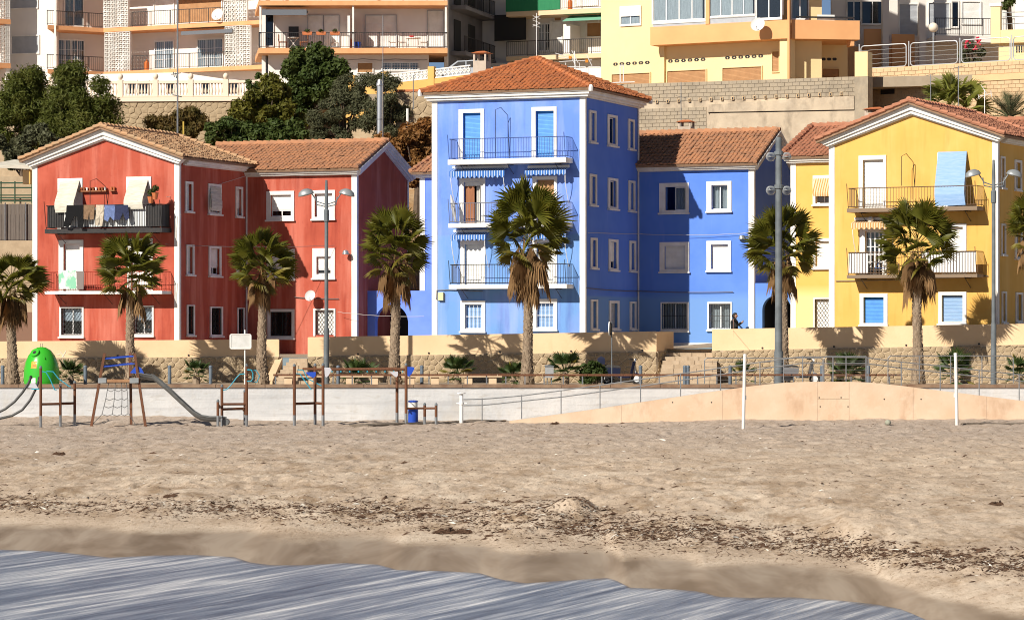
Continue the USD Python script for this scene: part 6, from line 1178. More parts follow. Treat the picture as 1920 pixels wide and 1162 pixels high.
# middle apartments
MZ = [(22.23, 22.55), (25.22, 25.52), (28.2, 28.5), (31.1, 31.4)]; Mb = thing('middle_apartment_block', 'white apartment block with long orange-edged balcony and patio furniture, top centre left', 'apartment block', pt(660, 130, 184)); B0, B1 = plan([(485, 182), (839, 182)]); K0, K1 = plan([(478, 188.5), (839, 188.5)])
for z0, z1 in MZ: slabpoly(Mb, [B0, B1], [K0, K1], z0, z1, SLABO)
mf = Fac((B1[0], 184.0), (1, 0)); LM = B1[0] - B0[0]; obj('back_wall', MB(mf).box(-LM + .3, 0 - .25, -.3, 0, 22.5, 36), APTW, Mb); obj('end_wall', MB().box(B1[0] - .26, B1[0] - .05, 184.31, 192, 17, 36), APTW, Mb); obj('end_wall', MB().box(B0[0] + .05, B0[0] + .29, 183.7, 192, 17, 36), APTW, Mb)
gf = Fac((B1[0], 183.1), (1, 0)); obj('ground_wall', MB(gf).box(-LM + .5, -1.2, -.4, 0, 17, 22.23), APTW, Mb)
z25 = lambda a, b: zz('7', a, b)
for p, k in (((224, 108, 290, 352), 'dark1'), ((550, 118, 665, 352), 'white'), ((672, 118, 785, 352), 'white'), ((985, 118, 1214, 352), 'white'), ((1450, 85, 1565, 352), 'white')): flatwin(Mb, mf, *z25(*p[:2]), *z25(*p[2:]), k, m=GREYSH if k == 'white' else None, fw=.04)
for p, k in (((925, 475, 1035, 545), 'brownsh'), ((1108, 472, 1380, 530), 'cCg4'), ((780, 475, 830, 540), 'dark1')): flatwin(Mb, gf, *z25(*p[:2]), *z25(*p[2:]), k)
for k in (0, 1): farrail(Mb, B0, B1, MZ[k][1]); 
for px in (488, 662, 836): obj('column', MB().box(xat(px, 182.1) - .06, xat(px, 182.1) + .06, 182.12, 182.24, 22.55, 31.1), WHITE, Mb)
obj('awning', MB(Fac((xat(575, 182), 182), (1, 0))).box(-(xat(575, 182) - xat(491, 182)), 0, -1.2, .02, 24.85, 24.95), '/World/Looks/grey_awning', Mb); obj('valance', MB(Fac((xat(575, 182), 182), (1, 0))).box(-(xat(575, 182) - xat(491, 182)), 0, .022, .05, 24.6, 24.95), '/World/Looks/grey_awning', Mb)
obj('partition', MB().box(xat(655, 183) - .08, xat(655, 183) + .08, 182.3, 183.99, 22.55, 24.6), APTW, Mb); obj('cable', MB().tube([np.array([*(gf.p + [-LM + 1.5 + k * 1.0, -.03]), 22.0 - .12 * abs(math.sin(k * 1.3))]) for k in range(10)], .015, 4), WIRE, Mb)
# shaded side wing between the blocks
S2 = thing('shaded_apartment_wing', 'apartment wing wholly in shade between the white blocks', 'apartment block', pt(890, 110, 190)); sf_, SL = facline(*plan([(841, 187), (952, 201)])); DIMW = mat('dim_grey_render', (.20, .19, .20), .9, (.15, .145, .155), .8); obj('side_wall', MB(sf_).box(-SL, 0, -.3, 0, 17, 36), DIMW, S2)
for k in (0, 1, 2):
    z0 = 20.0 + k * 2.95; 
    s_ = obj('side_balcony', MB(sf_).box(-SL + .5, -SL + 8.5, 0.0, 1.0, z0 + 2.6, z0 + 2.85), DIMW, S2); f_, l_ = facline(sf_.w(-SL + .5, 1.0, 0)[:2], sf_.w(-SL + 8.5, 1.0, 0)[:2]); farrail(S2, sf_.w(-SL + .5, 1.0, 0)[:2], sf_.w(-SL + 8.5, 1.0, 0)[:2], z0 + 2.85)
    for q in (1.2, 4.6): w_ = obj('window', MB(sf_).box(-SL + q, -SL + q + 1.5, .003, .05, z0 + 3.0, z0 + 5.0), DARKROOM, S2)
# recessed block with green balcony
R3 = thing('recessed_apartment_block', 'set-back white apartment block with green balcony screen and green awning', 'apartment block', pt(1040, 110, 196)); C0, C1 = plan([(949, 192), (1150, 189)]); rf, RL = facline(C0, C1); zz1 = lambda a, b: zz('w1', a, b)
RZ3 = [(22.63, 22.92), (25.55, 25.86), (28.5, 28.8)]
for z0, z1 in RZ3: obj('balcony_slab', MB(rf).box(-RL, 0, -1.9, 0, z0, z1), mat('cream_slab', (.66, .50, .32), .85) if not stage.GetPrimAtPath('/World/Looks/cream_slab') else '/World/Looks/cream_slab', R3)
bk = rf.back(1.9); obj('back_wall', MB(bk).box(-RL - 3, 0, -.3, 0, 17, 36), APTW, R3); obj('ground_wall', MB(bk).box(-RL - 3, 0, .9, 1.1, 17, 22.6), APTW, R3)
GREENC = mat('green_canvas', (.02, .17, .075), .85, (.03, .20, .09), 5, stretch=(6, 6, .4)); a, b = rf.uz(*zz1(515, 85)), rf.uz(*zz1(920, 50)); obj('green_screen', MB(rf).box(a[0], b[0], .0, .03, 25.87, 26.9), GREENC, R3); obj('green_awning', MB(rf).add([[rf.u(1058), 1.0, 25.5], [rf.u(1140), 1.0, 25.5], [rf.u(1140), -.3, 25.05], [rf.u(1058), -.3, 25.05], [rf.u(1058), 1.0, 25.53], [rf.u(1140), 1.0, 25.53], [rf.u(1140), -.3, 25.08], [rf.u(1058), -.3, 25.08]], BOXF, True), mat('pale_green_canvas', (.16, .38, .27), .85), R3)
for p, k in (((765, 180, 848, 385), 'cg4'), ((850, 165, 935, 385), 'white'), ((1010, 170, 1112, 370), 'white'), ((1125, 175, 1228, 275), 'brownsh'), ((880, 105, 930, 160), 'brownsh'), ((1040, -40, 1200, 40), 'white')): flatwin(R3, bk, *zz1(*p[:2]), *zz1(*p[2:]), k)
farrail(R3, C0, C1, RZ3[0][1]); farrail(R3, rf.w(b[0], 0, 0)[:2], C1, RZ3[1][1]); a = rf.uz(*zz1(430, 105)); b = rf.uz(*zz1(668, 290)); obj('dark_screen', MB(rf).box(a[0] - .4, b[0] - .4, -.9, -.85, b[1], a[1]), DARKROOM, R3)
obj('partition', MB(rf).box(rf.u(1055), rf.u(1068), -1.89, -.1, 22.92, 24.9), APTW, R3)
# cream block
Cz = lambda a, b: zz('w2', a, b); CR = thing('cream_apartment_block', 'cream apartment block with orange balcony parapets and brown garage shutters', 'apartment block', pt(1400, 150, 172)); cf = Fac.at(1476, 168, 29); uL = cf.u(1127)
obj('front_wall', MB(cf).box(uL, 0, -.4, 0, 17.5, 36), CREAM, CR); obj('left_wall', MB(cf).box(uL, uL + .3, -9, -.41, 17.5, 36), CREAM, CR)
cg = Fac(cf.p, (math.cos(math.radians(-8)), -math.sin(math.radians(-8)))); uR = cg.u(1541); obj('right_wall', MB(cg).box(.02, uR, -.4, -.004, 17.5, 36), CREAM, CR)
ch = Fac(cg.w(uR, -2.2, 0), cg.t); obj('recess_wall', MB(ch).box(0, 2.1, -.3, 0, 17.5, 22.4), CREAM, CR); ci = cg.side(uR); obj('recess_side', MB(ci).box(.41, 2.3, -.3, 0, 17.5, 22.4), CREAM, CR)
pb0 = cf.off(1.15); ua, ub = pb0.u(1219), pb0.u(1474); zb, ztp = pb0.uz(*Cz(900, 292))[1], pb0.uz(*Cz(900, 165))[1]
for dz in (0, 3.0): obj('balcony_parapet', MB(cf).box(ua, .55, 1.0, 1.15, zb + dz, ztp + dz), ORNG, CR); obj('balcony_floor', MB(cf).box(ua, .55, .004, .999, zb + dz, zb + .2 + dz), ORNG, CR); obj('balcony_end', MB(cf).box(ua, ua + .15, .004, .999, zb + .201 + dz, ztp + dz), ORNG, CR)
pg = cg.off(1.05); u2 = pg.u(1612)
for dz in (0, 3.0): obj('balcony_parapet', MB(cg).box(-.0, u2, .9, 1.05, zb + dz, ztp + dz + .02), ORNG, CR); obj('balcony_floor', MB(cg).box(-.2, u2, -2.2, .899, zb + dz - .002, zb + .18 + dz), ORNG, CR); obj('balcony_end', MB(cg).box(u2 - .15, u2, -2.2, .899, zb + .181 + dz, ztp + dz), ORNG, CR)
obj('bracket', MB(cg).prism(sg.Polygon([(u2 - .5, zb - .35), (u2 - .3, zb - .35), (u2 - .3, zb - .005), (u2 - .5, zb - .005)]), -.01, .95), ORNG, CR)
obj('downpipe', MB().rod(pb0.w(.62, .04, 17.5), pb0.w(.62, .04, 36), .09, 8), ORNG, CR); obj('pier', MB(cf).box(-.05, .5, .002, .95, 17.5, zb), CREAM, CR); obj('pier', MB(cf).box(ua + .1, ua + .45, .002, .2, 17.5, zb - .002), CREAM, CR)
flatwin(CR, cf, *Cz(240, 52), *Cz(372, 174), 'cC2'); w_ = obj('shutter', slats(cf, cf.u(Cz(240, 0)[0]), cf.u(Cz(372, 0)[0]), cf.uz(*Cz(300, 116))[1], cf.uz(*Cz(300, 50))[1], .10), WHITE2, CR)
for p, k in (((178, 512, 440, 640), 'brownsh'), ((562, 490, 828, 640), 'brownsh'), ((944, 468, 1214, 640), 'brownsh'), ((1288, 358, 1334, 498), 'brownsh')): flatwin(CR, cf, *Cz(*p[:2]), *Cz(*p[2:]), k, m=CREAM, fw=.05)
flatwin(CR, ch, *Cz(1632, 478), *Cz(1745, 560), 'brownsh', m=CREAM, fw=.05)
pg_ = pb0.off(-.1)
for p, k in (((466, -60, 822, 150), 'cC4'), ((852, -60, 1168, 112), 'cC4'), ((1182, -60, 1345, 130), 'dark2')): flatwin(CR, pg_, *Cz(*p[:2]), *Cz(*p[2:]), k, fw=.1)
obj('glazing_back', MB(pg_).box(pg_.u(1222), pg_.u(1468), -.12, .0, ztp + .3, ztp + 2.95), APTW, CR); 
for p in ((455, 150, 825, 195), (848, 118, 1170, 162)):
    a = pb0.box(*Cz(p[0], p[1]), *Cz(p[2], p[3])); obj('glass_band', MB(cf).box(a[0], a[2], 1.0, 1.1, ztp + .003, ztp + .3), GREYSH, CR); obj('white_rail', MB(cf).box(a[0], a[2], .98, 1.14, ztp + .301, ztp + .36), METALW, CR)
obj('orange_column', MB(cf).box(pb0.u(*[Cz(838, 0)[0]]) - .12, pb0.u(Cz(838, 0)[0]) + .12, .9, 1.19, ztp, ztp + 3), ORNG, CR); obj('black_rail', MB(cg).box(.3, u2 - .3, .93, 1.0, ztp + .15, ztp + .24), DARKM, CR)
flatwin(CR, cg, *Cz(1420, -40), *Cz(1530, 135), 'cC2'); obj('white_gable_piece', MB(cg).box(cg.u(Cz(1570, 0)[0]), cg.u(Cz(1690, 0)[0]), .86, .90, ztp, ztp + .35), WHITE2, CR)
for row, (xa, xb, ya) in enumerate(((200, 420, 446), (580, 806, 425), (975, 1205, 402))):
    for k in range(6):
        a = cf.uz(*Cz(xa + (xb - xa) * k / 5, ya - (xb - xa) * .055 * k / 5)); obj('vent_block', MB(cf).prism(sg.Polygon([(a[0] - .17, a[1]), (a[0] - .1, a[1] + .09), (a[0] + .1, a[1] + .09), (a[0] + .17, a[1]), (a[0] + .1, a[1] - .09), (a[0] - .1, a[1] - .09)]).difference(sg.Point(a[0], a[1]).buffer(.04)), .003, .012), DARKM, CR)
for k in range(3): a = ch.uz(*Cz(1640 + 38 * k, 411)); obj('vent_block', MB(ch).prism(sg.Polygon([(a[0] - .15, a[1]), (a[0] - .08, a[1] + .08), (a[0] + .08, a[1] + .08), (a[0] + .15, a[1]), (a[0] + .08, a[1] - .08), (a[0] - .08, a[1] - .08)]), .003, .012), DARKM, CR)
dish('white satellite dish on the orange balcony parapet', 1422, 48, cf.w(-.8, 1.7, 0)[1], .42, wallback=.35)
# shaded block at right
Rz = lambda a, b: zz('w3', a, b); RB = thing('right_apartment_block', 'shaded white apartment block with orange parapets at top right, behind the tube fence', 'apartment block', pt(1740, 110, 180)); g_ = Fac.at(1985, 184, -6); gu = g_.u(1560)
obj('wall', MB(g_).box(gu, 0, -.4, 0, 17.5, 36), APTW, RB); obj('lower_wall', MB(g_).box(gu, g_.u(1705), .9, 1.1, 18, 22.6), ORNG, RB); obj('orange_parapet', MB(g_).box(g_.u(1612), g_.u(1656), 1.101, 1.3, 19.5, g_.uz(*Rz(300, 262))[1]), ORNG, RB); obj('orange_parapet', MB(g_).box(g_.u(1664), g_.u(1706), 1.101, 1.25, 19.5, g_.uz(*Rz(550, 305))[1]), ORNG, RB)
for p, k in (((128, 12, 235, 178), 'dark2'), ((250, 12, 425, 205), 'dark2'), ((565, 40, 715, 300), 'grey'), ((810, 30, 980, 235), 'grey'), ((1005, 15, 1055, 230), 'dark1'), ((1090, 20, 1240, 200), 'white')): flatwin(RB, g_, *Rz(*p[:2]), *Rz(*p[2:]), k)
for px in (755, 448): u = g_.off(1.6).u(Rz(px, 0)[0]); obj('column', MB(g_).box(u - .2, u + .2, 1.3, 1.7, 18, 30), APTW, RB)
zs = g_.off(2.2).uz(*Rz(1050, 300))[1]; obj('balcony_slab', MB(g_).box(g_.u(1738), 0, .0, 2.2, zs - .4, zs), APTW, RB); a, b = g_.w(g_.u(1738), 2.2, 0)[:2], g_.w(0, 2.2, 0)[:2]; farrail(RB, a, b, zs, 1.1)
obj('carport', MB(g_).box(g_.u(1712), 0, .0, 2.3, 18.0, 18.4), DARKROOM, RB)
T5 = Fac.at(1872, 166, 20); t = thing('terrace_pavilion', 'sunlit cream terrace with corner pillar, glass rail and flower tubs at the top right corner', 'terrace', T5.w(2, 0, 19)); a = T5.box(*Rz(1330, 55), *Rz(1410, 365))
obj('corner_pillar', MB(T5).box(a[0], a[2], -.5, 0, a[1], a[3]), CREAM, t); obj('pillar_cap', MB(T5).box(a[0] - .06, a[2] + .06, -.55, .05, a[3], a[3] + .18), WHITE2, t); b = T5.box(*Rz(1405, 250), *Rz(1609, 360)); obj('terrace_edge', MB(T5).box(a[2], a[2] + 4, -4, -.02, b[1], b[3]), CREAM, t); obj('terrace_floor_wall', MB(T5).box(a[0] + .4, a[2] + 4, -.6, -.3, 17.5, b[1]), CREAM, t)
for k in range(6): obj('wall_vent', MB(T5).box(a[2] + .85 + k * .14, a[2] + .93 + k * .14, -.29, -.285, b[1] - .55, b[1] - .12), DARKM, t)
for z in (b[3] + .35, b[3] + .75, b[3] + 1.0): obj('terrace_rail', MB().rod(T5.w(a[2] + .1, -.15, z), T5.w(a[2] + 4, -.15, z), .025, 5), STEEL, t)
for k in range(3): obj('rail_post', MB().rod(T5.w(a[2] + .3 + k * 1.4, -.15, b[3]), T5.w(a[2] + .3 + k * 1.4, -.15, b[3] + 1.0), .025, 5), STEEL, t)
obj('back_wall', MB(T5).box(a[2], a[2] + 4, -5, -4.7, b[3], b[3] + 3), APTW, t)
tree('dark leafy tub plant on the terrace at the top right corner', 'tub_plant', 'plant', 167, [(1893, 4, 14, 11)], (1893, 20), CAROB, 900, .12, 60, (.15, .3), 8)
tree('bush with pink-red flowers behind the tube fence', 'flowering_bush', 'bush', 161, [(1822, 98, 20, 22)], (1822, 118), OLIVE, 1000, .09, 61, (.15, .35), 10); mb = MB(); rg = np.random.default_rng(5)
for px, py in ((1815, 78), (1832, 74), (1838, 79), (1811, 89), (1829, 90), (1834, 71)):
    for k in range(6): c = pt(px, py, 160.3) + rg.normal(size=3) * .07; m_ = trimesh.creation.icosphere(0, .06); mb.add(m_.vertices + c, m_.faces)
obj('flowers', mb, mat('pink_petals', (.62, .04, .08), .6), '/World/flowering_bush', kind='stuff')
struct('upper_ground', MB().flat(sg.Polygon([(4.5, 161.2), (19, 156), (40, 150), (300, 150), (300, 400), (-300, 400), (-300, 178), (-12, 176), (-10, 168), (4.5, 165)]), 18.0, 18.55), PAVE)

# ---------------------------------------------------------------- trees on the slope
tree('tall dark pine left of the red roof, at the left edge', 'pine_tree', 'pine tree', 166, [(48, 185, 50, 50), (15, 235, 40, 50), (72, 238, 36, 38), (55, 160, 36, 24)], (48, 330), PINEG, 15000, .11, 71, (.4, .95), 44, aspect=.28, group='pines behind the red house')
tree('broad lighter pine right behind the red gable peak', 'pine_tree', 'pine tree', 164.5, [(145, 178, 52, 54), (190, 215, 32, 36), (118, 235, 40, 38), (165, 240, 46, 24), (130, 145, 24, 22)], (150, 330), PINEG, 17000, .11, 72, (.4, .95), 50, aspect=.28, group='pines behind the red house')
tree('brown weeping shrub before the stone balustrade wall', 'weeping_shrub', 'shrub', 168, [(345, 232, 32, 36), (300, 240, 24, 20)], (345, 262), WEEP, 6500, .12, 73, (.3, .6), 20, droop=1.6, aspect=.3)
tree('big round dark green tree before the middle apartments', 'carob_tree', 'tree', 172, [(585, 140, 58, 46), (560, 175, 34, 34), (625, 170, 34, 34), (600, 105, 26, 18)], (590, 240), CAROB, 14000, .13, 74, (.35, .8), 40)
tree('yellow-green leafy tree below the big round tree', 'fig_tree', 'tree', 165, [(500, 195, 44, 34), (475, 225, 62, 36), (535, 225, 36, 36), (515, 165, 22, 24)], (500, 290), FIGG, 13000, .12, 75, (.3, .7), 40)
tree('low dark green bush massed behind the red wing roof', 'hedge_bush', 'bush', 160, [(430, 250, 48, 22), (520, 252, 60, 20)], (470, 282), CAROB, 9000, .11, 76, (.3, .6), 30)
tree('grey-green olive left of the steel flue', 'olive_tree', 'olive tree', 164, [(645, 205, 46, 50), (610, 245, 44, 26), (660, 165, 26, 28)], (640, 285), OLIVE, 10500, .085, 77, (.3, .65), 34, aspect=.3)
tree('grey-green olive right of the steel flue', 'olive_tree', 'olive tree', 163, [(728, 190, 34, 50), (715, 240, 36, 30), (700, 158, 24, 22)], (725, 285), OLIVE, 8500, .085, 78, (.3, .65), 28, aspect=.3)
tree('rusty orange shrub on the bare slope left of the blue roof', 'rusty_shrub', 'shrub', 155, [(780, 262, 46, 30), (745, 275, 34, 26), (800, 300, 34, 30), (772, 320, 34, 28)], (780, 345), RUSTL, 10000, .10, 79, (.3, .6), 34)
tree('dark scrub beneath the left pines', 'scrub', 'shrub', 158, [(30, 268, 50, 26), (90, 262, 40, 24), (20, 295, 40, 16)], (60, 300), OLIVE, 7500, .09, 80, (.25, .5), 18)
tree('small ivy clump hanging on the balustrade end', 'ivy_clump', 'ivy', 173, [(470, 160, 14, 12), (490, 150, 12, 16)], (475, 175), CAROB, 1500, .1, 81, (.15, .35), 10, trunk=False)
lp = palm('fan palm growing behind the yellow house roof', 1790, 330, 236, 124, 140, 151, 9, dead=8, trunk_r=.2, green=34, skirt=.7, gm=greens('sunlit_palm_leaf', (.24, .27, .05), (.32, .32, .06), tr=.35))
stage.GetPrimAtPath(lp).SetCustomDataByKey('group', 'palms behind the yellow house')
def feather(label, px, py, y, seed, n=22, L=1.9):
    rg = np.random.default_rng(seed); b = pt(px, py, y); t = thing('date_palm', label, 'palm tree', b - [0, 0, 4]); obj('trunk', MB().tube([b - [0, 0, 4.2], b], [.24, .2], 10), TRUNK, t)
    m = greens('feather_palm_leaf', (.11, .13, .065), (.15, .16, .08))
    for i in range(n):
        az = i * 2.4; el = math.radians(15 + 65 * (i / n)); d = np.array([math.cos(az) * math.cos(el), math.sin(az) * math.cos(el), math.sin(el)]); s = np.cross(d, [0, 0, 1.0]); s /= np.linalg.norm(s); v, f = [], []
        for k in range(16):
            r = L * (.12 + .88 * k / 15); c = b + d * r - np.array([0, 0, .30 * (r / L) ** 2.2 * L]); w = .42 * math.sin(math.pi * min(1, (k + 1.5) / 17)) ** .7
            for q in (1, -1): j = len(v); e = c + s * w * q + d * .28 + [0, 0, .04]; v += [c, c + d * .055, e]; f.append([j, j + 1, j + 2])
        obj('frond', MB().add(v, f).tube([b + d * L * k / 5 - np.array([0, 0, .30 * (k / 5) ** 2.2 * L]) for k in range(6)], [.03, .026, .022, .016, .01, .005], 4), m, t)
feather('grey-green feather palm right of the roof aerials', 1893, 222, 150, 91)
# ---------------------------------------------------------------- small things: roofs, laundry, wires, scooters, people, beach litter
def chimney(label, px, ybase, ytop, wpx, y, m, ang=21, cap=TERRA):
    f = Fac.at(px, y, ang); u = wpx / 2 / F * y; zb, zt = zat(ybase, y), zat(ytop, y); t = thing('chimney', label, 'chimney', f.w(0, 0, zb)); h = zt - zb
    obj('stack', MB(f).box(-u, u, -u * 2, 0, zb - .5, zt - min(.5, h * .4)), m, t); zq = zt - min(.5, h * .4)
    for a in (-u, u - .1):
        for d in (0, -u * 2 + .1): obj('cap_post', MB(f).box(a, a + .1, d - .1, d, zq, zt - .1), m, t)
    obj('cap', MB(f).hull([f.w(a * (u + .1), d, z) for a, z, dd in ((-1, zt - .099, 0), (1, zt - .099, 0)) for d in (.1, -u * 2 - .1)] + [f.w(a * u * .5, -u + d, zt + .02) for a in (-1, 1) for d in (-.1, .1)]), cap, t)
CEMC = mat('chimney_render', (.48, .40, .33), .9, (.42, .35, .28), 3)
chimney('grey chimney with little tiled hood left of the blue pyramid roof', 899, 142, 96, 26, 147, CEMC); chimney('small chimney with tiled hood behind the blue wing roof', 1283, 256, 225, 25, 147, CEMC); chimney('low chimney with white openings behind the yellow roof', 1637, 226, 201, 34, 140, CEMC, 28)
chimney('brick red low chimney behind the red gable', 163, 262, 243, 24, 142, TERRA, 20)
def pole(label, name, cat, px, yb, yt, y, r=.025, m=None, extra=None):
    b = pt(px, yb, y); t = thing(name, label, cat, b); obj('mast', MB().rod(b, pt(px, yt, y), r, 6), m or STEEL, t)
    for k, (dx0, py0, dx1, py1) in enumerate(extra or ()): obj('antenna_rod', MB().rod(pt(px + dx0, py0, y), pt(px + dx1, py1, y), r * .55, 4), m or STEEL, t)
    return t
pole('tall thin mast with small aerial behind the red roof', 'mast', 'mast', 333, 262, -20, 150, .045, extra=((-12, 140, 6, 137), (-8, 135, -6, 145), (-4, 137, -2, 147), (-10, 178, 8, 182)))
pole('yellow stub pole beside the tall mast', 'mast', 'pole', 344, 262, 228, 150, .04, mat('yellow_paint', (.6, .42, .08), .6)); pole('thin mast on the red wing ridge end', 'mast', 'mast', 718, 268, 30, 146, .022)
pole('thin aerial over the grey block wall', 'aerial', 'aerial', 1277, 250, 154, 148, .02, extra=((-10, 180, 10, 184),)); pole('forked white aerial on the blue pyramid roof', 'aerial', 'aerial', 1006, 108, 25, 141, .02, METALW, [(dx, a, -dx, b) for dx, a, b in ((-7, 30, 36), (-7, 38, 44), (-7, 36, 30), (-7, 50, 44), (-7, 46, 52))])
pole('dark aerial mast behind the yellow roof, left of the fan palm', 'aerial', 'aerial', 1745, 205, 140, 139, .02, extra=((-8, 142, 8, 139),)); pole('aerial mast in front of the fan palm behind the yellow roof', 'aerial', 'aerial', 1797, 215, 124, 139.5, .025, extra=((-8, 128, 12, 124), (-9, 129, -8, 134))); pole('silver aerial right of the fan palm on the brick red roof', 'aerial', 'aerial', 1846, 232, 168, 138.5, .025, METALW, ((-12, 178, -10, 186), (12, 170, 13, 182), (-12, 182, 12, 176), (-6, 160, 4, 176)))
pole('grey bent-top fence post before the ochre wall', 'mast', 'pole', 775, 205, 143, 160, .03, extra=((0, 143, 5, 139),)); pole('white post stub above the rusty shrub', 'mast', 'pole', 764, 240, 204, 157, .07, WHITE)
# white aerial frame on the terrace behind the blue roof
t = thing('yagi_aerial', 'cluster of yagi aerials with orange boxes behind the blue pyramid roof', 'aerial', pt(1080, 150, 142)); y = 142
obj('mast', MB().rod(pt(1080, 158, y), pt(1077, 96, y), .03, 6), METALW, t)
for (a, b, c, d) in ((1041, 100, 1075, 110), (1047, 107, 1078, 112), (1048, 116, 1110, 113), (1060, 118, 1062, 160), (1068, 100, 1080, 125), (1072, 95, 1084, 118), (1100, 103, 1110, 124), (1086, 118, 1092, 160)): obj('element', MB().rod(pt(a, b, y), pt(c, d, y), .018, 5), METALW, t)
for px, py in ((1069, 108), (1100, 115)): c = pt(px, py, y); obj('junction_box', MB().box(c[0] - .07, c[0] + .07, y - .05, y + .05, c[2] - .07, c[2] + .07), mat('orange_plastic', (.62, .24, .03), .5), t)
t = thing('white_gate', 'white tubular gate frame on the terrace right of the aerials', 'railing', pt(1110, 150, 160)); y = 160
for (a, b, c, d) in ((1050, 126, 1098, 126), (1098, 126, 1098, 158), (1103, 126, 1103, 160), (1103, 126, 1126, 126), (1050, 126, 1050, 158), (1163, 123, 1163, 155), (1169, 123, 1169, 153), (1163, 123, 1169, 123), (1130, 156, 1190, 154)): obj('tube', MB().rod(pt(a, b, y), pt(c, d, y), .03, 5), METALW, t)
t = thing('steel_flue', 'silver steel flue pipe between the olive trees', 'flue', pt(712, 262, 158)); obj('pipe', MB().lathe([(.16, -2.0), (.16, 2.4), (.2, 2.42), (.2, 2.5), (.12, 2.75), (0, 2.8)], pt(712, 245, 158), 12), mat('bright_steel', (.6, .6, .6), .3, metal=.8), t, 40); obj('joint', MB().lathe([(.175, 0), (.175, .06)], pt(712, 225, 158), 12), STEEL, t)
def wire(label, pts, m, r=.012): solo('cable', MB().tube(pts, r, 4), m, label, 'cable')
def sag(a, b, s, n=12): a, b = np.array(a), np.array(b); return [a + (b - a) * k / n - [0, 0, s * 4 * (k / n) * (1 - k / n)] for k in range(n + 1)]
wire('pale cable strung from the tall blue house across the blue wing', [BS.w(.1, .12, BS.uz(1102, 437)[1]), BS.w(BSd - .1, .25, BS.uz(1196, 439)[1])] + sag(BWc.w(.1, .3, BWc.uz(1203, 439)[1]), BWc.w(uBR - .2, .12, BWc.uz(1408, 437)[1]), .08), WIREW); wire('dark cable clipped along the blue wing above its ground windows', sag(BWc.w(-.2, .08, BWc.uz(1210, 545)[1]), BWc.w(4.9, .08, BWc.uz(1395, 547)[1]), .05), WIRE, .02)
wire('dark cable along the tall blue house side, low', sag(BS.w(.1, .06, BS.uz(1102, 540)[1]), BS.w(BSd, .06, BS.uz(1196, 546)[1]), .03), WIRE, .02); wire('pale cable from the red house corner over to the red wing', sag(RFc.w(-.6, .2, RFc.uz(325, 458)[1]), RWc.w(4.8, .1, RWc.uz(655, 460)[1]), .1), WIRE, .01)
wire('thin cable rising over the side of the red house', sag(RFc.w(-.5, .3, RFc.uz(322, 370)[1]), RS.w(7.4, .4, RS.uz(460, 324)[1]), .08), WIREW, .012); wire('dark cable along the red wing wall above its ground windows', sag(RWc.w(2.6, .06, RWc.uz(545, 557)[1]), RWc.w(5.0, .06, RWc.uz(660, 560)[1]), .03), WIRE, .02)
wire('brown cable along the yellow house below its lower balcony', sag(YFc.w(yuL + .3, .06, YFc.uz(1570, 527)[1]), YFc.w(-.4, .06, YFc.uz(1850, 517)[1]), .03), WIRE, .018); wire('pale cable across the arches beside the tall blue house', sag(RWc.w(5.1, .4, zat(585, 143)), BFc.w(-8, .4, zat(593, 138)), .08), WIREW, .01)
dish('grey-white satellite dish between the ground windows of the red wing', 583.5, 556, RWc.w(3.4, .55, 0)[1], .28, wallback=.5); dish('grey satellite dish on the yellow side wall at the right edge', 1913, 573, 131.5, .3, aim=(.5, -.8, .2), wallback=.5)
def floodlight(label, px, py, y, wx):
    c = pt(px, py, y); t = thing('wall_lamp', label, 'wall lamp', c); obj('lamp_head', MB().lathe([(.04, .14), (.12, .1), (.17, -.06), (.15, -.08), (0, -.06)], c, 10), LAMPG, t, 40); obj('bracket', MB().tube([c + [.05, .05, .03], c + [.25, .1, -.1], c + np.array([wx, .45, -.45])], .018, 5), STEEL, t)
floodlight('grey wall lamp on the red wing corner trim', 648, 474, 141.6, .45); floodlight('grey wall lamp on the blue wing corner trim', 1391, 446, 141.0, .5)
# laundry on the red house's upper balcony
def garment(label, name, poly, m, d=1.16):
    o = RFc.off(d); P = [o.uz(*zz('1', *p)) for p in poly]; g = sg.Polygon(P).segmentize(.12); mb = MB(o).prism(g.buffer(-.01).buffer(.01), 0, .03); v, f = mb.arr(); k = meshkit.noise(v * 5, 3) - .5; v = v + np.column_stack([o.n[0] * k * .09, o.n[1] * k * .09, k * 0]); 
    solo(name, MB().add(v, f), m, label, 'clothing', 'laundry on the red house balcony')
cl = lambda n, c: mat(n, c, .95, tuple(q * 1.4 for q in c), 9)
garment('black trousers hanging leftmost on the red house laundry line', 'trousers', [(318, 468), (396, 468), (398, 520), (394, 572), (372, 572), (368, 520), (352, 520), (335, 560), (322, 572), (303, 566), (314, 515)], cl('black_cloth', (.004, .004, .005)))
garment('brown shorts hanging beside the black trousers', 'shorts', [(398, 466), (450, 466), (446, 534), (428, 536), (424, 500), (418, 536), (398, 532)], cl('brown_cloth', (.16, .10, .06))); garment('beige trousers hanging in the middle of the laundry line', 'trousers', [(455, 466), (494, 466), (492, 520), (486, 566), (474, 566), (474, 512), (466, 566), (452, 560), (456, 515)], cl('beige_cloth', (.38, .33, .26)))
garment('blue denim shorts hanging right of the beige trousers', 'shorts', [(497, 466), (545, 466), (550, 520), (540, 540), (522, 520), (512, 545), (494, 535)], cl('denim_cloth', (.10, .14, .28))); garment('dark navy trousers hanging rightmost on the laundry line', 'trousers', [(548, 466), (606, 466), (614, 530), (596, 540), (584, 500), (570, 538), (542, 535)], cl('navy_cloth', (.02, .025, .06)))
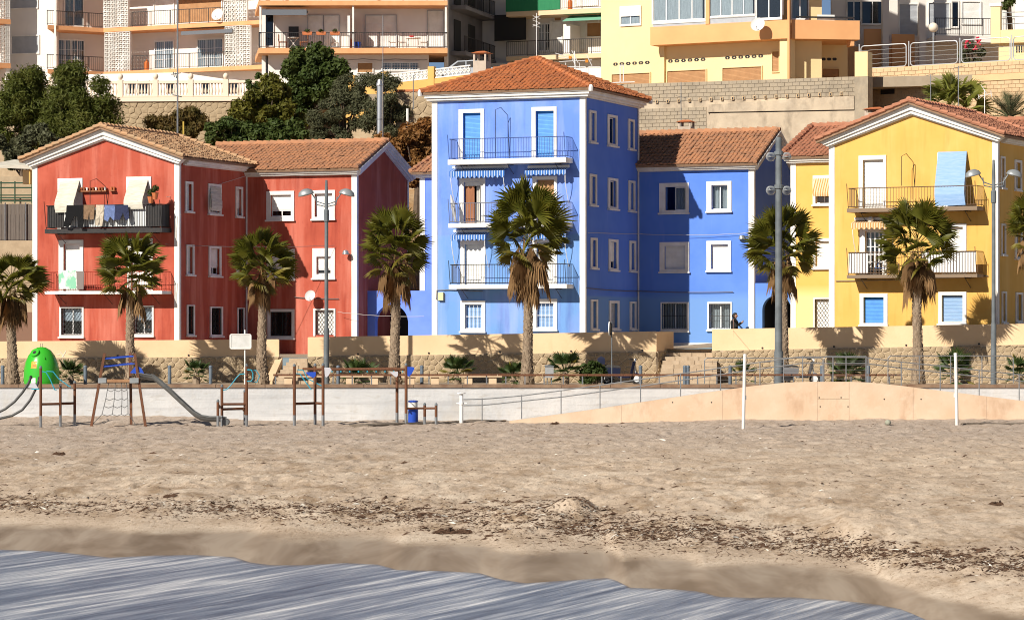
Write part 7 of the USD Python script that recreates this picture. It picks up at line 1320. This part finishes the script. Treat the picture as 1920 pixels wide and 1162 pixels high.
o = RFc.off(1.05); P = lambda x, y_, d=.0: o.w(o.uz(*zz('1', x, y_))[0], d, o.uz(*zz('1', x, y_))[1]); solo('towel', MB(o).prism(sg.Polygon([o.uz(*zz('1', *p)) for p in ((278, 776), (362, 774), (362, 862), (282, 864))]), 0, .03), mat('green_towel', (.22, .50, .34), .95, (.62, .66, .62), 1.6, contrast=(.48, .54)), 'pale green patterned towel over the lower balcony rail of the red house', 'towel')
solo('towel', MB(o).prism(sg.Polygon([o.uz(*zz('1', *p)) for p in ((364, 780), (398, 780), (396, 865), (366, 865))]), -.02, .01), mat('grey_towel', (.20, .17, .16), .95), 'grey cloth beside the green towel on the lower red balcony', 'towel')
t = thing('planter_shelf', 'brown shelf with small pots between the red house upper doors', 'shelf', RFc.w(-4, .1, 8)); f = RFc; a = f.box(*zz('1', 380, 392), *zz('1', 512, 404)); obj('shelf_board', MB(f).box(a[0], a[2], .002, .2, a[1], a[1] + .06), BROWN, t); a2 = f.box(*zz('1', 526, 392), *zz('1', 552, 402)); obj('shelf_board', MB(f).box(a2[0], a2[2], .002, .2, a2[1], a2[1] + .06), BROWN, t)
for k in range(9): u = a[0] + .1 + k * (a[2] - a[0] - .2) / 8; obj('pot', MB().lathe([(.04, 0), (.06, .13), (.065, .15)], f.w(u, .1, a[1] + .061), 7), [TERRA, BROWN, WHITE2][k % 3], t)
for u in (a2[0] + .08, a2[2] - .08): obj('pot', MB().lathe([(.04, 0), (.06, .13), (.065, .15)], f.w(u, .1, a2[1] + .061), 7), TERRA, t)
def hoop(label, fac, zk, x0, x1, y0, y1, nm='clothes_hoop'):
    a, b, c, d = fac.box(*zz(zk, x0, y0), *zz(zk, x1, y1)); solo(nm, MB().tube([fac.w(a, .95, b), fac.w(a, .95, d - .12), fac.w((a + c) / 2, .75, d), fac.w(c, .3, d - .35), fac.w(c, .1, b)], .016, 5), DARKM, label, 'frame')
hoop('black bent bar standing on the red house upper balcony', RFc.off(-.1), '1', 473, 514, 345, 465); hoop('dark bent bar standing on the blue house top balcony', BFc.off(-.1), '3', 345, 373, 240, 440); hoop('brown bent bar standing on the yellow house upper balcony', YFc.off(-.1), '5', 617, 648, 278, 430)
t = thing('flower_pot', 'terracotta pots with plants at the right end of the red upper balcony', 'flower pot', RFc.w(-1.5, .9, RZ)); f = RFc.off(1.0)
for x, y_ in ((715, 458), (735, 440)): q = f.uz(*zz('1', x, y_)); obj('pot', MB().lathe([(.10, 0), (.16, .28), (.18, .32)], f.w(q[0], 0, q[1]), 9), TERRA, t); v, fc_ = leaves([(*f.w(q[0], 0, q[1] + .5), .2)], 160, .06, np.random.default_rng(3)); obj('foliage', (v, fc_), BUSHG, t)
t = thing('leaning_parasol', 'folded grey parasol leaning at the left of the blue second balcony', 'parasol', BFc.w(-7, .6, BZ)); f = BFc.off(.6); q0, q1 = f.uz(*zz('3', 158, 690)), f.uz(*zz('3', 138, 582)); obj('folded_canopy', MB().tube([f.w(*q0[:1], 0, q0[1]), f.w((q0[0] * .4 + q1[0] * .6), 0, q0[1] * .4 + q1[1] * .6), f.w(q1[0], 0, q1[1])], [.05, .11, .03], 8), mat('grey_canopy', (.5, .5, .5), .8), t)
t = thing('meter_cabinet', 'small cream meter box on the lower left of the tall blue house', 'meter box', BFc.w(-7.3, 0, 6)); a = BFc.box(*zz('3', 92, 968), *zz('3', 112, 1000)); obj('cabinet', MB(BFc).box(a[0], a[2], .003, .16, a[1], a[3]), CREAM, t); obj('cable_loop', MB().tube([BFc.w(a[0] + .05, .06, a[1]), BFc.w(a[0] - .12, .06, a[1] + .05), BFc.w(a[0] - .1, .06, a[3] + .1), BFc.w(a[2] + .2, .06, a[3] + .12), BFc.w(a[2] + 2.0, .06, a[3] + .05)], .02, 5), WIRE, t)
solo('ball_lamp', MB().lathe([(0, -.15), (.1, -.11), (.15, 0), (.1, .11), (0, .15)], YFc.w(YFc.uz(*zz('5', 447, 587))[0], .3, YFc.uz(*zz('5', 447, 587))[1]), 12), WHITE2, 'white ball lamp over the lower balcony door of the yellow house', 'lamp', smooth=True)
def bicycle(label, fac, u, d, z, s, m):
    t = thing('bicycle', label, 'bicycle', fac.w(u, d, z)); P = lambda a, b: fac.w(u + a * s, d, z + b * s)
    for a in (-.5, .5): obj('wheel', MB().tube([P(a + .33 * math.cos(q), .33 + .33 * math.sin(q)) for q in np.linspace(0, 2 * math.pi, 21)], .025 * s, 5), DARKM, t); obj('spokes', MB().rod(P(a - .32, .33), P(a + .32, .33), .006, 4).rod(P(a, .01), P(a, .65), .006, 4), STEEL, t)
    obj('bike_frame', MB().tube([P(-.5, .33), P(-.15, .75), P(.38, .80), P(0, .32), P(-.15, .75), P(-.1, .9)], .022 * s, 5).rod(P(-.5, .33), P(0, .32), .02 * s, 5).tube([P(.5, .33), P(.36, .95)], .022 * s, 5), m, t); obj('handlebar', MB().tube([P(.25, 1.0), P(.36, .95), P(.45, 1.0)], .02, 5), DARKM, t); obj('saddle', MB().hull([P(-.22, .9), P(0, .92), P(-.2, .95), P(0, .94), P(-.2, .92) + [0, .08, 0], P(-.2, .92) - [0, .08, 0]]), DARKM, t)
q = YFc.off(.6).uz(*zz('5', 500, 846)); bicycle('small blue bicycle on the lower balcony of the yellow house', YFc, q[0], .6, q[1] + .02, .85, mat('bike_blue', (.05, .12, .35), .4))
# things on the middle apartments' balcony
CH = mat('chair_brown', (.32, .14, .07), .7)
def chair(label, px, y, m, s=1, flip=1):
    b = np.array([xat(px, y), y, 22.56]); t = thing('patio_chair', label, 'chair', b); w = .25 * s
    obj('seat', MB().box(b[0] - w, b[0] + w, y - w, y + w, b[2] + .42 * s, b[2] + .46 * s), m, t); obj('backrest', MB().box(b[0] - w * flip - .02, b[0] - w * flip + .02, y - w, y + w, b[2] + .461 * s, b[2] + .9 * s), m, t)
    for a in (-1, 1):
        for c in (-1, 1): obj('leg', MB().rod((b[0] + a * (w - .03), y + c * (w - .03), b[2]), (b[0] + a * (w - .03), y + c * (w - .03), b[2] + .42 * s), .025, 5), m, t)
chair('brown patio chair left of the folding table on the middle apartment balcony', 530, 182.8, CH); chair('brown patio chair right of the folding table on the middle apartment balcony', 570, 182.8, CH, flip=-1)
for px, lab in ((737, 'white plastic chair left of the round balcony table'), (755, 'white plastic chair just left of the white table'), (795, 'white plastic chair right of the white table')): chair(lab, px, 182.9, WHITE2, .95, 1 if px < 780 else -1)
chair('white chair under the flower boxes on the middle apartment balcony', 628, 183.0, WHITE2, .95)
def table(label, px, y, m, r, cross=False):
    b = np.array([xat(px, y), y, 22.56]); t = thing('patio_table', label, 'table', b); obj('table_top', MB().lathe([(r, .68), (r, .72), (0, .725)], b, 14), m, t)
    for s in (-1, 1): obj('leg', MB().rod(b + [s * r * .7, 0, 0], b + [-s * r * .7 if cross else s * r * .6, 0, .68], .025, 5), m, t)
table('small white folding table with crossed legs on the middle apartment balcony', 550, 182.7, WHITE2, .38, True); table('white round table with red things on it on the middle apartment balcony', 775, 183.0, WHITE2, .5)
solo('red_bowl', MB().lathe([(.08, 0), (.18, .1), (.16, .12), (0, .08)], (xat(772, 183), 183, 23.29), 10), mat('red_plastic', (.6, .05, .05), .4), 'red bowl on the white table of the middle apartment balcony', 'bowl')
for px, lab in ((656, 'orange gas bottle by the balcony divider of the middle apartments'),): solo('gas_bottle', MB().lathe([(.15, 0), (.16, .05), (.16, .5), (.10, .62), (.06, .64), (.06, .72)], (xat(px, 182.6), 182.6, 22.56), 12), mat('orange_steel', (.62, .16, .03), .5), lab, 'gas bottle', smooth=40)
solo('gas_bottle', MB().lathe([(.15, 0), (.16, .05), (.16, .5), (.10, .62), (.06, .64), (.06, .72)], (xat(269, 193.5), 195.2, 22.3), 12), '/World/Looks/orange_steel', 'orange gas bottle on the lower balcony of the left apartments', 'gas bottle', smooth=40); solo('gas_bottle', MB().lathe([(.15, 0), (.16, .05), (.16, .5), (.10, .62), (.06, .64), (.06, .72)], (xat(1069, 190.5), 190.6, 25.87), 12), '/World/Looks/orange_steel', 'orange gas bottle on the upper balcony beside the green screen', 'gas bottle', smooth=40)
solo('bucket', MB().lathe([(.2, 0), (.24, .4), (.25, .42)], (xat(670, 182.6), 182.6, 22.56), 12), BLUEP, 'blue bucket right of the balcony divider of the middle apartments', 'bucket'); solo('folded_screen', MB().box(xat(541, 183.5), xat(560, 183.5), 183.5, 183.6, 22.6, 24.05), DARKM, 'black folded screen behind the folding table', 'screen')
for i, px in enumerate((576, 602, 628)):
    b = np.array([xat(px, 181.9), 181.9, 23.35]); t = thing('flower_box', ('terracotta flower box with green plants, leftmost on the middle balcony rail', 'terracotta flower box in the middle of the three on the balcony rail', 'terracotta flower box with small flowers, rightmost on the balcony rail')[i], 'flower box', b); obj('box', MB().hull([b + [sx_ * (.28 + .04 * k), sy_ * .1, k * .2] for sx_ in (-1, 1) for sy_ in (-1, 1) for k in (0, 1)]), TERRA, t); obj('foliage', leaves([(*(b + [0, 0, .25]), .18)], 120, .06, np.random.default_rng(i)), BUSHG, t)
# cars
def car(label, px, y, z, m, L=4.0, ang=0):
    f = Fac.at(px, y, ang); t = thing('parked_car', label, 'car', f.w(0, 0, z)); prof = [(-2, .3), (-2.02, .75), (-1.75, .9), (-1.0, .98), (-.35, 1.42), (.75, 1.46), (1.5, 1.02), (1.95, .95), (2.0, .6), (1.98, .3)]; s = L / 4
    obj('body', MB(f).prism(sg.Polygon([(a * s, z + b) for a, b in prof]), -1.65, 0), m, t); obj('side_window', MB(f).prism(sg.Polygon([(a * s, z + b) for a, b in ((-.8, 1.0), (-.3, 1.36), (.15, 1.38), (.15, 1.0))]), .002, .012), GREYSH if False else DARKM, t); obj('side_window', MB(f).prism(sg.Polygon([(a * s, z + b) for a, b in ((.22, 1.0), (.22, 1.38), (.72, 1.39), (1.3, 1.02))]), .002, .012), DARKM, t)
    obj('windscreen', MB(f).add([[-.98 * s, .1, z + 1.01], [-.98 * s, 1.55, z + 1.01], [-.38 * s, 1.45, z + 1.43], [-.38 * s, .2, z + 1.43]], [[0, 1, 2], [0, 2, 3]], True), GLASS, t)
    for a in (-1.25, 1.25): obj('wheel', MB().rod(f.w(a * s, .03, z + .3), f.w(a * s, -.2, z + .3), .3, 14), DARKM, t); obj('rim', MB().rod(f.w(a * s, .035, z + .3), f.w(a * s, .0, z + .3), .18, 10), METALW, t)
car('silver car roof showing over the ochre wall panels', 868, 176, zat(113, 176) - 1.46, mat('silver_car_paint', (.45, .47, .5), .3, metal=.5), ang=14); car('white car parked behind the white gate frame', 1168, 176, 18.55, mat('white_car_paint', (.75, .75, .76), .3), ang=10)
# scooters
def scooter(label, px, y, m, flip=1, top=False):
    b = np.array([xat(px, y), y, PZ]); t = thing('scooter', label, 'scooter', b); P = lambda a, z, d=0: b + np.array([a * flip, d, z])
    for a in (-.62, .62): obj('wheel', MB().tube([P(a + .19 * math.cos(q), .24 + .19 * math.sin(q)) for q in np.linspace(0, 2 * math.pi, 19)], .05, 8), DARKM, t); obj('rim', MB().rod(P(a, .24, -.04), P(a, .24, .04), .13, 12), METALW, t)
    obj('rear_body', MB().hull([P(-.85, .62, d) for d in (-.12, .12)] + [P(-.9, .74, d) for d in (-.1, .1)] + [P(-.05, .7, d) for d in (-.16, .16)] + [P(-.1, .32, d) for d in (-.17, .17)] + [P(-.55, .38, d) for d in (-.14, .14)]), m, t); obj('seat', MB().hull([P(-.8, .75, d) for d in (-.11, .11)] + [P(-.05, .72, d) for d in (-.13, .13)] + [P(-.7, .84, d) for d in (-.08, .08)] + [P(-.12, .80, d) for d in (-.1, .1)]), DARKM, t)
    obj('floorboard', MB().hull([P(-.15, .28, d) for d in (-.17, .17)] + [P(.35, .28, d) for d in (-.17, .17)] + [P(-.15, .36, d) for d in (-.17, .17)] + [P(.35, .36, d) for d in (-.17, .17)]), m, t); obj('leg_shield', MB().hull([P(.3, .3, d) for d in (-.2, .2)] + [P(.46, .98, d) for d in (-.16, .16)] + [P(.42, .35, d) for d in (-.15, .15)] + [P(.58, .95, d) for d in (-.08, .08)]), m, t)
    obj('fork', MB().rod(P(.5, .9), P(.62, .24), .035, 6), METALW, t); obj('front_mudguard', MB().hull([P(.45, .44, d) for d in (-.07, .07)] + [P(.8, .42, d) for d in (-.07, .07)] + [P(.62, .52, d) for d in (-.06, .06)]), m, t); obj('headlight', MB().rod(P(.52, 1.02), P(.60, 1.02), .08, 10), METALW, t); obj('handlebar', MB().tube([P(.32, 1.08, -.3), P(.45, 1.08, -.15), P(.47, 1.04, 0), P(.45, 1.08, .15), P(.32, 1.08, .3)], .025, 6), DARKM, t)
    for s in (-.22, .22): obj('mirror', MB().rod(P(.42, 1.28, s), P(.44, 1.28, s), .06, 8), DARKM, t)
    obj('engine', MB().hull([P(-.75, .18, d) for d in (-.1, .1)] + [P(-.3, .2, d) for d in (-.1, .1)] + [P(-.7, .36, d) for d in (-.1, .1)] + [P(-.3, .38, d) for d in (-.1, .1)]), DARKM, t)
    if top: obj('top_box', MB().hull([P(-1.05, .86, d) for d in (-.16, .16)] + [P(-.72, .86, d) for d in (-.18, .18)] + [P(-1.03, 1.1, d) for d in (-.13, .13)] + [P(-.72, 1.12, d) for d in (-.15, .15)] + [P(-.88, 1.2, d) for d in (-.09, .09)]), m, t)
scooter('dark blue scooter with top box beside the round bush', 1166, 122.6, mat('dark_blue_scooter_paint', (.010, .013, .035), .35), 1, True); scooter('white and black scooter behind the ramp railing', 1500, 122.4, mat('pale_scooter_paint', (.16, .16, .17), .4), 1)
# people
def body_mesh(joints, bones, rad, res=.045):
    M = manifold3d.Manifold
    S = {k: M.sphere(rad[k], 20).translate(list(map(float, joints[k]))) for k in joints}; parts = [M.batch_hull([S[a], S[b]]) for a, b in bones]; m = M.batch_boolean(parts, manifold3d.OpType.Add).refine_to_length(res); me = m.to_mesh(); tm = trimesh.Trimesh(me.vert_properties[:, :3], me.tri_verts); trimesh.smoothing.filter_taubin(tm, iterations=8); return tm
SKIN = mat('skin', (.46, .26, .18), .6); HAIR = mat('dark_hair', (.02, .018, .018), .7); COATB = mat('black_coat', (.012, .012, .014), .85, (.02, .02, .022), 8); TROU = mat('dark_trousers', (.025, .027, .035), .9); SCARF = mat('grey_scarf', (.35, .36, .35), .95, (.25, .27, .27), 12)
def person(label, base, face, coat, hair, phone=True):
    """face: heading of the look direction (radians, 0 = +x). Standing, both hands raised to a phone in front of the chest."""
    base = np.array(base, float); fx = np.array([math.cos(face), math.sin(face), 0]); sx_ = np.array([-fx[1], fx[0], 0]); Q = lambda f, s, z: base + fx * f + sx_ * s + np.array([0, 0, z]); t = thing('person', label, 'person', base)
    J = {'hip': Q(0, 0, .95), 'hl': Q(0, .09, .92), 'hr': Q(0, -.09, .92), 'kl': Q(.02, .1, .5), 'kr': Q(.03, -.1, .5), 'al': Q(-.02, .1, .09), 'ar': Q(.0, -.1, .09), 'tl': Q(.16, .11, .045), 'tr': Q(.18, -.11, .045), 'wa': Q(0, 0, 1.12), 'ch': Q(.0, 0, 1.32), 'sl': Q(-.01, .175, 1.42), 'sr': Q(-.01, -.175, 1.42), 'nk': Q(.01, 0, 1.5), 'hd0': Q(.05, 0, 1.57), 'hd': Q(.05, 0, 1.65), 'hc': Q(.035, 0, 1.68), 'ch2': Q(.085, 0, 1.57),
         'el': Q(.06, .24, 1.16), 'er': Q(.08, -.22, 1.15), 'wl': Q(.30, .08, 1.28), 'wr': Q(.31, -.06, 1.30), 'pl': Q(.37, .05, 1.32), 'pr': Q(.38, -.04, 1.34), 'nose': Q(.155, 0, 1.63), 'earl': Q(.03, .078, 1.64), 'earr': Q(.03, -.078, 1.64)}
    Rr = dict(hip=.15, hl=.10, hr=.10, kl=.062, kr=.062, al=.045, ar=.045, tl=.035, tr=.035, wa=.145, ch=.165, sl=.075, sr=.075, nk=.056, hd0=.06, hd=.092, hc=.096, ch2=.045, el=.05, er=.05, wl=.034, wr=.034, pl=.036, pr=.036, nose=.018, earl=.022, earr=.022)
    bd = body_mesh(J, [('hip', 'hl'), ('hip', 'hr'), ('hl', 'kl'), ('hr', 'kr'), ('kl', 'al'), ('kr', 'ar'), ('al', 'tl'), ('ar', 'tr'), ('hip', 'wa'), ('wa', 'ch'), ('ch', 'sl'), ('ch', 'sr'), ('sl', 'nk'), ('sr', 'nk'), ('nk', 'hd0'), ('hd0', 'hd'), ('hd', 'hc'), ('hd', 'ch2'), ('hd0', 'ch2'), ('sl', 'el'), ('el', 'wl'), ('sr', 'er'), ('er', 'wr'), ('wl', 'pl'), ('wr', 'pr'), ('hd', 'nose'), ('hd', 'earl'), ('hd', 'earr')], Rr, .03)
    obj('body', MB().tm(bd), SKIN, t, True); M = manifold3d.Manifold
    cj = {k: J[k] for k in ('hip', 'wa', 'ch', 'sl', 'sr', 'el', 'er', 'wl', 'wr', 'nk')}; cj['hem'] = Q(0, 0, .78); cr = dict(hip=.185, wa=.17, ch=.185, sl=.098, sr=.098, el=.072, er=.072, wl=.052, wr=.052, nk=.075, hem=.19)
    obj('coat', MB().tm(body_mesh(cj, [('hem', 'hip'), ('hip', 'wa'), ('wa', 'ch'), ('ch', 'sl'), ('ch', 'sr'), ('sl', 'el'), ('el', 'wl'), ('sr', 'er'), ('er', 'wr'), ('sl', 'nk'), ('sr', 'nk')], cr, .04)), coat, t, True)
    tj = {k: J[k] for k in ('hl', 'hr', 'kl', 'kr', 'al', 'ar')}; obj('trousers', MB().tm(body_mesh(tj, [('hl', 'hr'), ('hl', 'kl'), ('hr', 'kr'), ('kl', 'al'), ('kr', 'ar')], dict(hl=.115, hr=.115, kl=.08, kr=.08, al=.068, ar=.068), .05)), TROU, t, True)
    for s in ('l', 'r'): obj('shoe', MB().tm(body_mesh({'a': J['a' + s] - [0, 0, .035], 'b': J['t' + s]}, [('a', 'b')], dict(a=.055, b=.046), .04)), DARKM, t, True)
    hj = {'a': Q(.02, 0, 1.70), 'b': Q(-.02, .0, 1.64), 'c': Q(.07, 0, 1.735), 'd': Q(-.02, 0, 1.56)}; obj('hair', MB().tm(body_mesh(hj, [('a', 'b'), ('a', 'c'), ('b', 'd')], dict(a=.10, b=.098, c=.06, d=.07), .03)), hair, t, True)
    for s in (-.034, .034): m_ = trimesh.creation.icosphere(1, .011); obj('eye', MB().add(m_.vertices + Q(.138, s, 1.66), m_.faces), DARKM, t)
    obj('mouth', MB().rod(Q(.136, -.02, 1.585), Q(.136, .02, 1.585), .006, 5), mat('lip', (.35, .12, .1), .5) if not stage.GetPrimAtPath('/World/Looks/lip') else '/World/Looks/lip', t)
    for s, w, p in ((1, 'wl', 'pl'), (-1, 'wr', 'pr')):
        d = J[p] - J[w]; d /= np.linalg.norm(d); c = J[p] + d * .02
        for k in range(4): o = np.array([0, 0, .028 - .019 * k]) + d * .012; a = c + o; e = a + d * (.045, .052, .048, .038)[k] * .7 - sx_ * s * .018; g = e - sx_ * s * .03 - d * .006; obj('finger', MB().tube([a, e, g], [.0095, .009, .0075], 6), SKIN, t)
        obj('thumb', MB().tube([J[p] + np.array([0, 0, .025]), J[p] + d * .025 + np.array([0, 0, .052]) - sx_ * s * .012, J[p] + d * .045 + np.array([0, 0, .06]) - sx_ * s * .03], [.012, .011, .009], 6), SKIN, t)
    obj('scarf', MB().tube([Q(.01 + .075 * math.cos(a), .085 * math.sin(a), 1.475 + .015 * math.cos(2 * a)) for a in np.linspace(0, 2 * math.pi, 17)], .034, 8), SCARF, t, True)
    if phone:
        pc = Q(.43, 0, 1.37); ph = thing('mobile_phone', 'dark mobile phone held up by the person in the black coat', 'phone', pc); obj('phone_body', MB().hull([pc + fx * a + sx_ * b + np.array([0, 0, c]) for a, b, c in ((-.02, -.036, -.07), (-.02, .036, -.07), (.02, -.036, .07), (.02, .036, .07), (-.012, -.036, -.07), (-.012, .036, -.07), (.028, -.036, .07), (.028, .036, .07))]), DARKM, ph); obj('screen', MB().add([pc + fx * (-.0215 if c < 0 else .0185) + sx_ * b + np.array([0, 0, c]) for b, c in ((-.03, -.06), (.03, -.06), (.03, .06), (-.03, .06))], [[0, 1, 2], [0, 2, 3]]), GREYP, ph)
pb = pt(1377, 620, 140.2); hz = 1.72; zp = zat(589, 140.2) - hz; person('person in a black coat with dark hair looking at a phone by the blue wing', (pb[0], 140.2, zp), .0 - .15, COATB, HAIR)
solo('door_step', MB().box(pb[0] - .7, pb[0] + .7, 139.5, 141.0, 4.1, zp), STEPM, 'low stone landing under the person with the phone', 'step')
pw = RFc.w(RFc.uz(*zz('1', 676, 1050))[0], -.75, 0); person('person in dark clothes standing behind the right ground window grille of the red house', (pw[0], pw[1], zat(611, 138) - 1.66), -1.9, COATB, mat('grey_hair', (.35, .33, .3), .8), False)
# things at the left edge, behind the palm
t = thing('canvas_awning', 'pale canvas awning left of the red gable', 'awning', pt(25, 320, 150)); obj('canopy', MB().hull([pt(-30, 310, 149), pt(60, 310, 149), pt(28, 299, 151), pt(62, 302, 153), pt(-30, 314, 149), pt(60, 317, 149)]), BLINDC, t); obj('post', MB().rod(pt(56, 318, 149.2), pt(56, 345, 149.2), .05, 6), YWALL, t); obj('side_wall', MB().box(pt(45, 0, 151)[0], pt(64, 0, 151)[0], 150.6, 151, zat(345, 150.6), zat(319, 150.6)), CREAM, t)
t = thing('cane_fence', 'grey cane screen fence on the terrace left of the red house', 'fence', pt(30, 450, 151)); f = Fac((xat(66, 151), 151), (1, 0)); CANE = mat('grey_cane', (.26, .22, .19), .95, (.19, .16, .14), 4, stretch=(9, 9, .5), isl=.3)
for k in range(40): u = -3.2 + k * .08; obj('cane_bundle', MB(f).box(u, u + .072, -.03 + .01 * (k % 3), .0 + .01 * (k % 3), zat(450, 151), zat(382 + (k * 7 % 5) * .4, 151)), CANE, t)
for px in (10, 48): obj('post', MB().rod(pt(px, 452, 150.9), pt(px, 380, 150.9), .035, 6), STEEL, t)
obj('base_wall', MB(f).box(-6, .1, -.5, .15, 4, zat(451, 151)), MORT2, t)
t = thing('green_railing', 'dark green terrace railing above the cane fence', 'railing', pt(30, 375, 153)); GRN = mat('dark_green_paint', (.03, .07, .04), .6)
for py in (343, 352, 366, 371, 377): obj('bar', MB().rod(pt(-40, py, 153), pt(66, py, 153), .035, 5), GRN, t)
for px in (2, 28, 60): obj('post', MB().rod(pt(px, 382, 153), pt(px, 340, 153), .04, 5), GRN, t)
solo('tan_wall', MB().box(xat(-60, 154), xat(66, 154), 154, 154.4, 9, zat(331, 154)), MORT2, 'low tan wall behind the green railing at the left edge', 'wall'); struct('left_terrace', MB().box(xat(-90, 150), xat(60, 150), 151.6, 160, 9, zat(384, 152)), PAVE)
solo('shade_wall', MB().box(xat(-80, 146), xat(61, 146), 146, 146.4, 3.8, zat(585, 146)), mat('brown_wall', (.22, .13, .09), .9), 'low brown wall in the dim passage left of the red house', 'wall')
# ---------------------------------------------------------------- beach litter: weed wrack, shells, clods
WEED = mat('dry_sea_weed', (.115, .060, .033), .9, (.18, .10, .06), 6, isl=.5); SHELL = mat('bleached_shell', (.78, .74, .66), .6, isl=.25)
LINE = [(-60, 942), (100, 946), (250, 950), (400, 952), (520, 956), (640, 960), (760, 960), (860, 972), (960, 972), (1060, 980), (1160, 988), (1260, 998), (1360, 1004), (1500, 1020), (1640, 1034), (1760, 1048), (1920, 1060), (2000, 1068)]
lx, ly = np.array([p[0] for p in LINE], float), np.array([p[1] for p in LINE], float)
def flakes(n, size, rg, pick, flat=.35):
    V, T = [], []; px, py = pick(n); ok = 0; pts = []
    ys = np.linspace(50, 117.6, 1400)
    for a, b in zip(px, py):
        xs = (a - CX) / F * ys; g = sand_base(xs, ys) - (CZ - (b - CY) / F * ys); i = int(np.argmax(g > 0)); pts.append((xs[i], ys[i]))
    pts = np.array(pts) + rg.normal(0, .05, (len(pts), 2)); z = sand_z(pts[:, 0], pts[:, 1], True); n = len(pts); a = rg.normal(.1, .7, n); L = size * rg.lognormal(0, .55, n); W = L * rg.uniform(.10, .34, n); h = L * rg.uniform(.1, flat, n)
    d = np.column_stack([np.cos(a), np.sin(a), rg.normal(0, .25, n)]); s = np.column_stack([-np.sin(a), np.cos(a), rg.normal(0, .25, n)]); c = np.column_stack([pts, z + .006]); up = np.array([0, 0, 1.0])
    v = np.stack([c - d * L[:, None], c + s * W[:, None], c + d * L[:, None], c - s * W[:, None], c + up * h[:, None] + d * (L * .2)[:, None]], 1).reshape(-1, 3); i = np.arange(n) * 5
    return v, np.vstack([np.column_stack([i + p, i + q, i + 4]) for p, q in ((0, 3), (3, 2), (2, 1), (1, 0))])
rg = np.random.default_rng(77)
def band_pick(w0, clumpy, dens):
    def f(n):
        x = rg.choice(np.arange(-40, 1960), n * 3, p=(d_ := np.interp(np.arange(-40, 1960), *dens)) / d_.sum()) + rg.random(n * 3); y_ = np.interp(x, lx, ly) + rg.normal(0, 1, n * 3) * np.interp(x, *w0); k = meshkit.fbm(np.stack([x / 38, y_ / 5, 0 * x], -1), 3, 4); keep = np.argsort(-(k + rg.uniform(0, clumpy, n * 3)))[:n]; return x[keep], y_[keep]
    return f
D1 = ([-40, 300, 600, 700, 880, 960, 1050, 1300, 1450, 1700, 1960], [.8, .8, 1.0, 1.6, 1.4, 1.3, 2.0, 1.9, 1.1, 1.1, 1.2]); WD = ([-40, 500, 700, 1000, 1300, 1500, 1960], [10, 10, 13, 19, 15, 12, 12])
vs, fs = flakes(20000, .033, rg, band_pick(WD, 1.1, D1)); struct('sea_weed', MB().add(vs, fs), WEED, kind='stuff')
vs, fs = flakes(1300, .03, rg, band_pick((WD[0], [8, 9, 11, 13, 11, 9, 9]), .6, D1)); struct('shells', MB().add(vs, fs), SHELL, kind='stuff')
vs, fs = flakes(1800, .04, rg, lambda n: (lambda x, y_: (x, y_))(rg.uniform(-30, 1950, n), 795 + 160 * rg.random(n) ** 1.3 + np.interp(np.linspace(0, 1, n), [0, 1], [0, 0]))); struct('weed_scraps', MB().add(vs, fs), WEED, kind='stuff')
vs, fs = flakes(1100, .03, rg, lambda n: (rg.uniform(-30, 1950, n), 800 + 160 * rg.random(n))); struct('shell_scraps', MB().add(vs, fs), SHELL, kind='stuff')
vs, fs = flakes(1200, .055, rg, lambda n: (850 + rg.uniform(-28, 28, n), 998 + rg.uniform(-2.4, 2.4, n))); solo('weed_heap', MB().add(vs, fs), WEED, 'dark clump of sea weed on the wet sand edge near the middle', 'sea weed')
for lab, px, py, s in (('dark weed clump on the dry sand at the left', 318, 932, .045), ('dark weed clump at the far left under the slide', 110, 852, .04), ('pair of dark weed clumps on the dry sand at far right', 1868, 945, .05), ('dark weed clump below the middle of the ramp', 1040, 796, .035)):
    vs, fs = flakes(140, s, rg, lambda n: (px + rg.uniform(-5, 5, n), py + rg.uniform(-.8, .8, n)), .8); solo('weed_clump', MB().add(vs, fs), WEED, lab, 'sea weed')
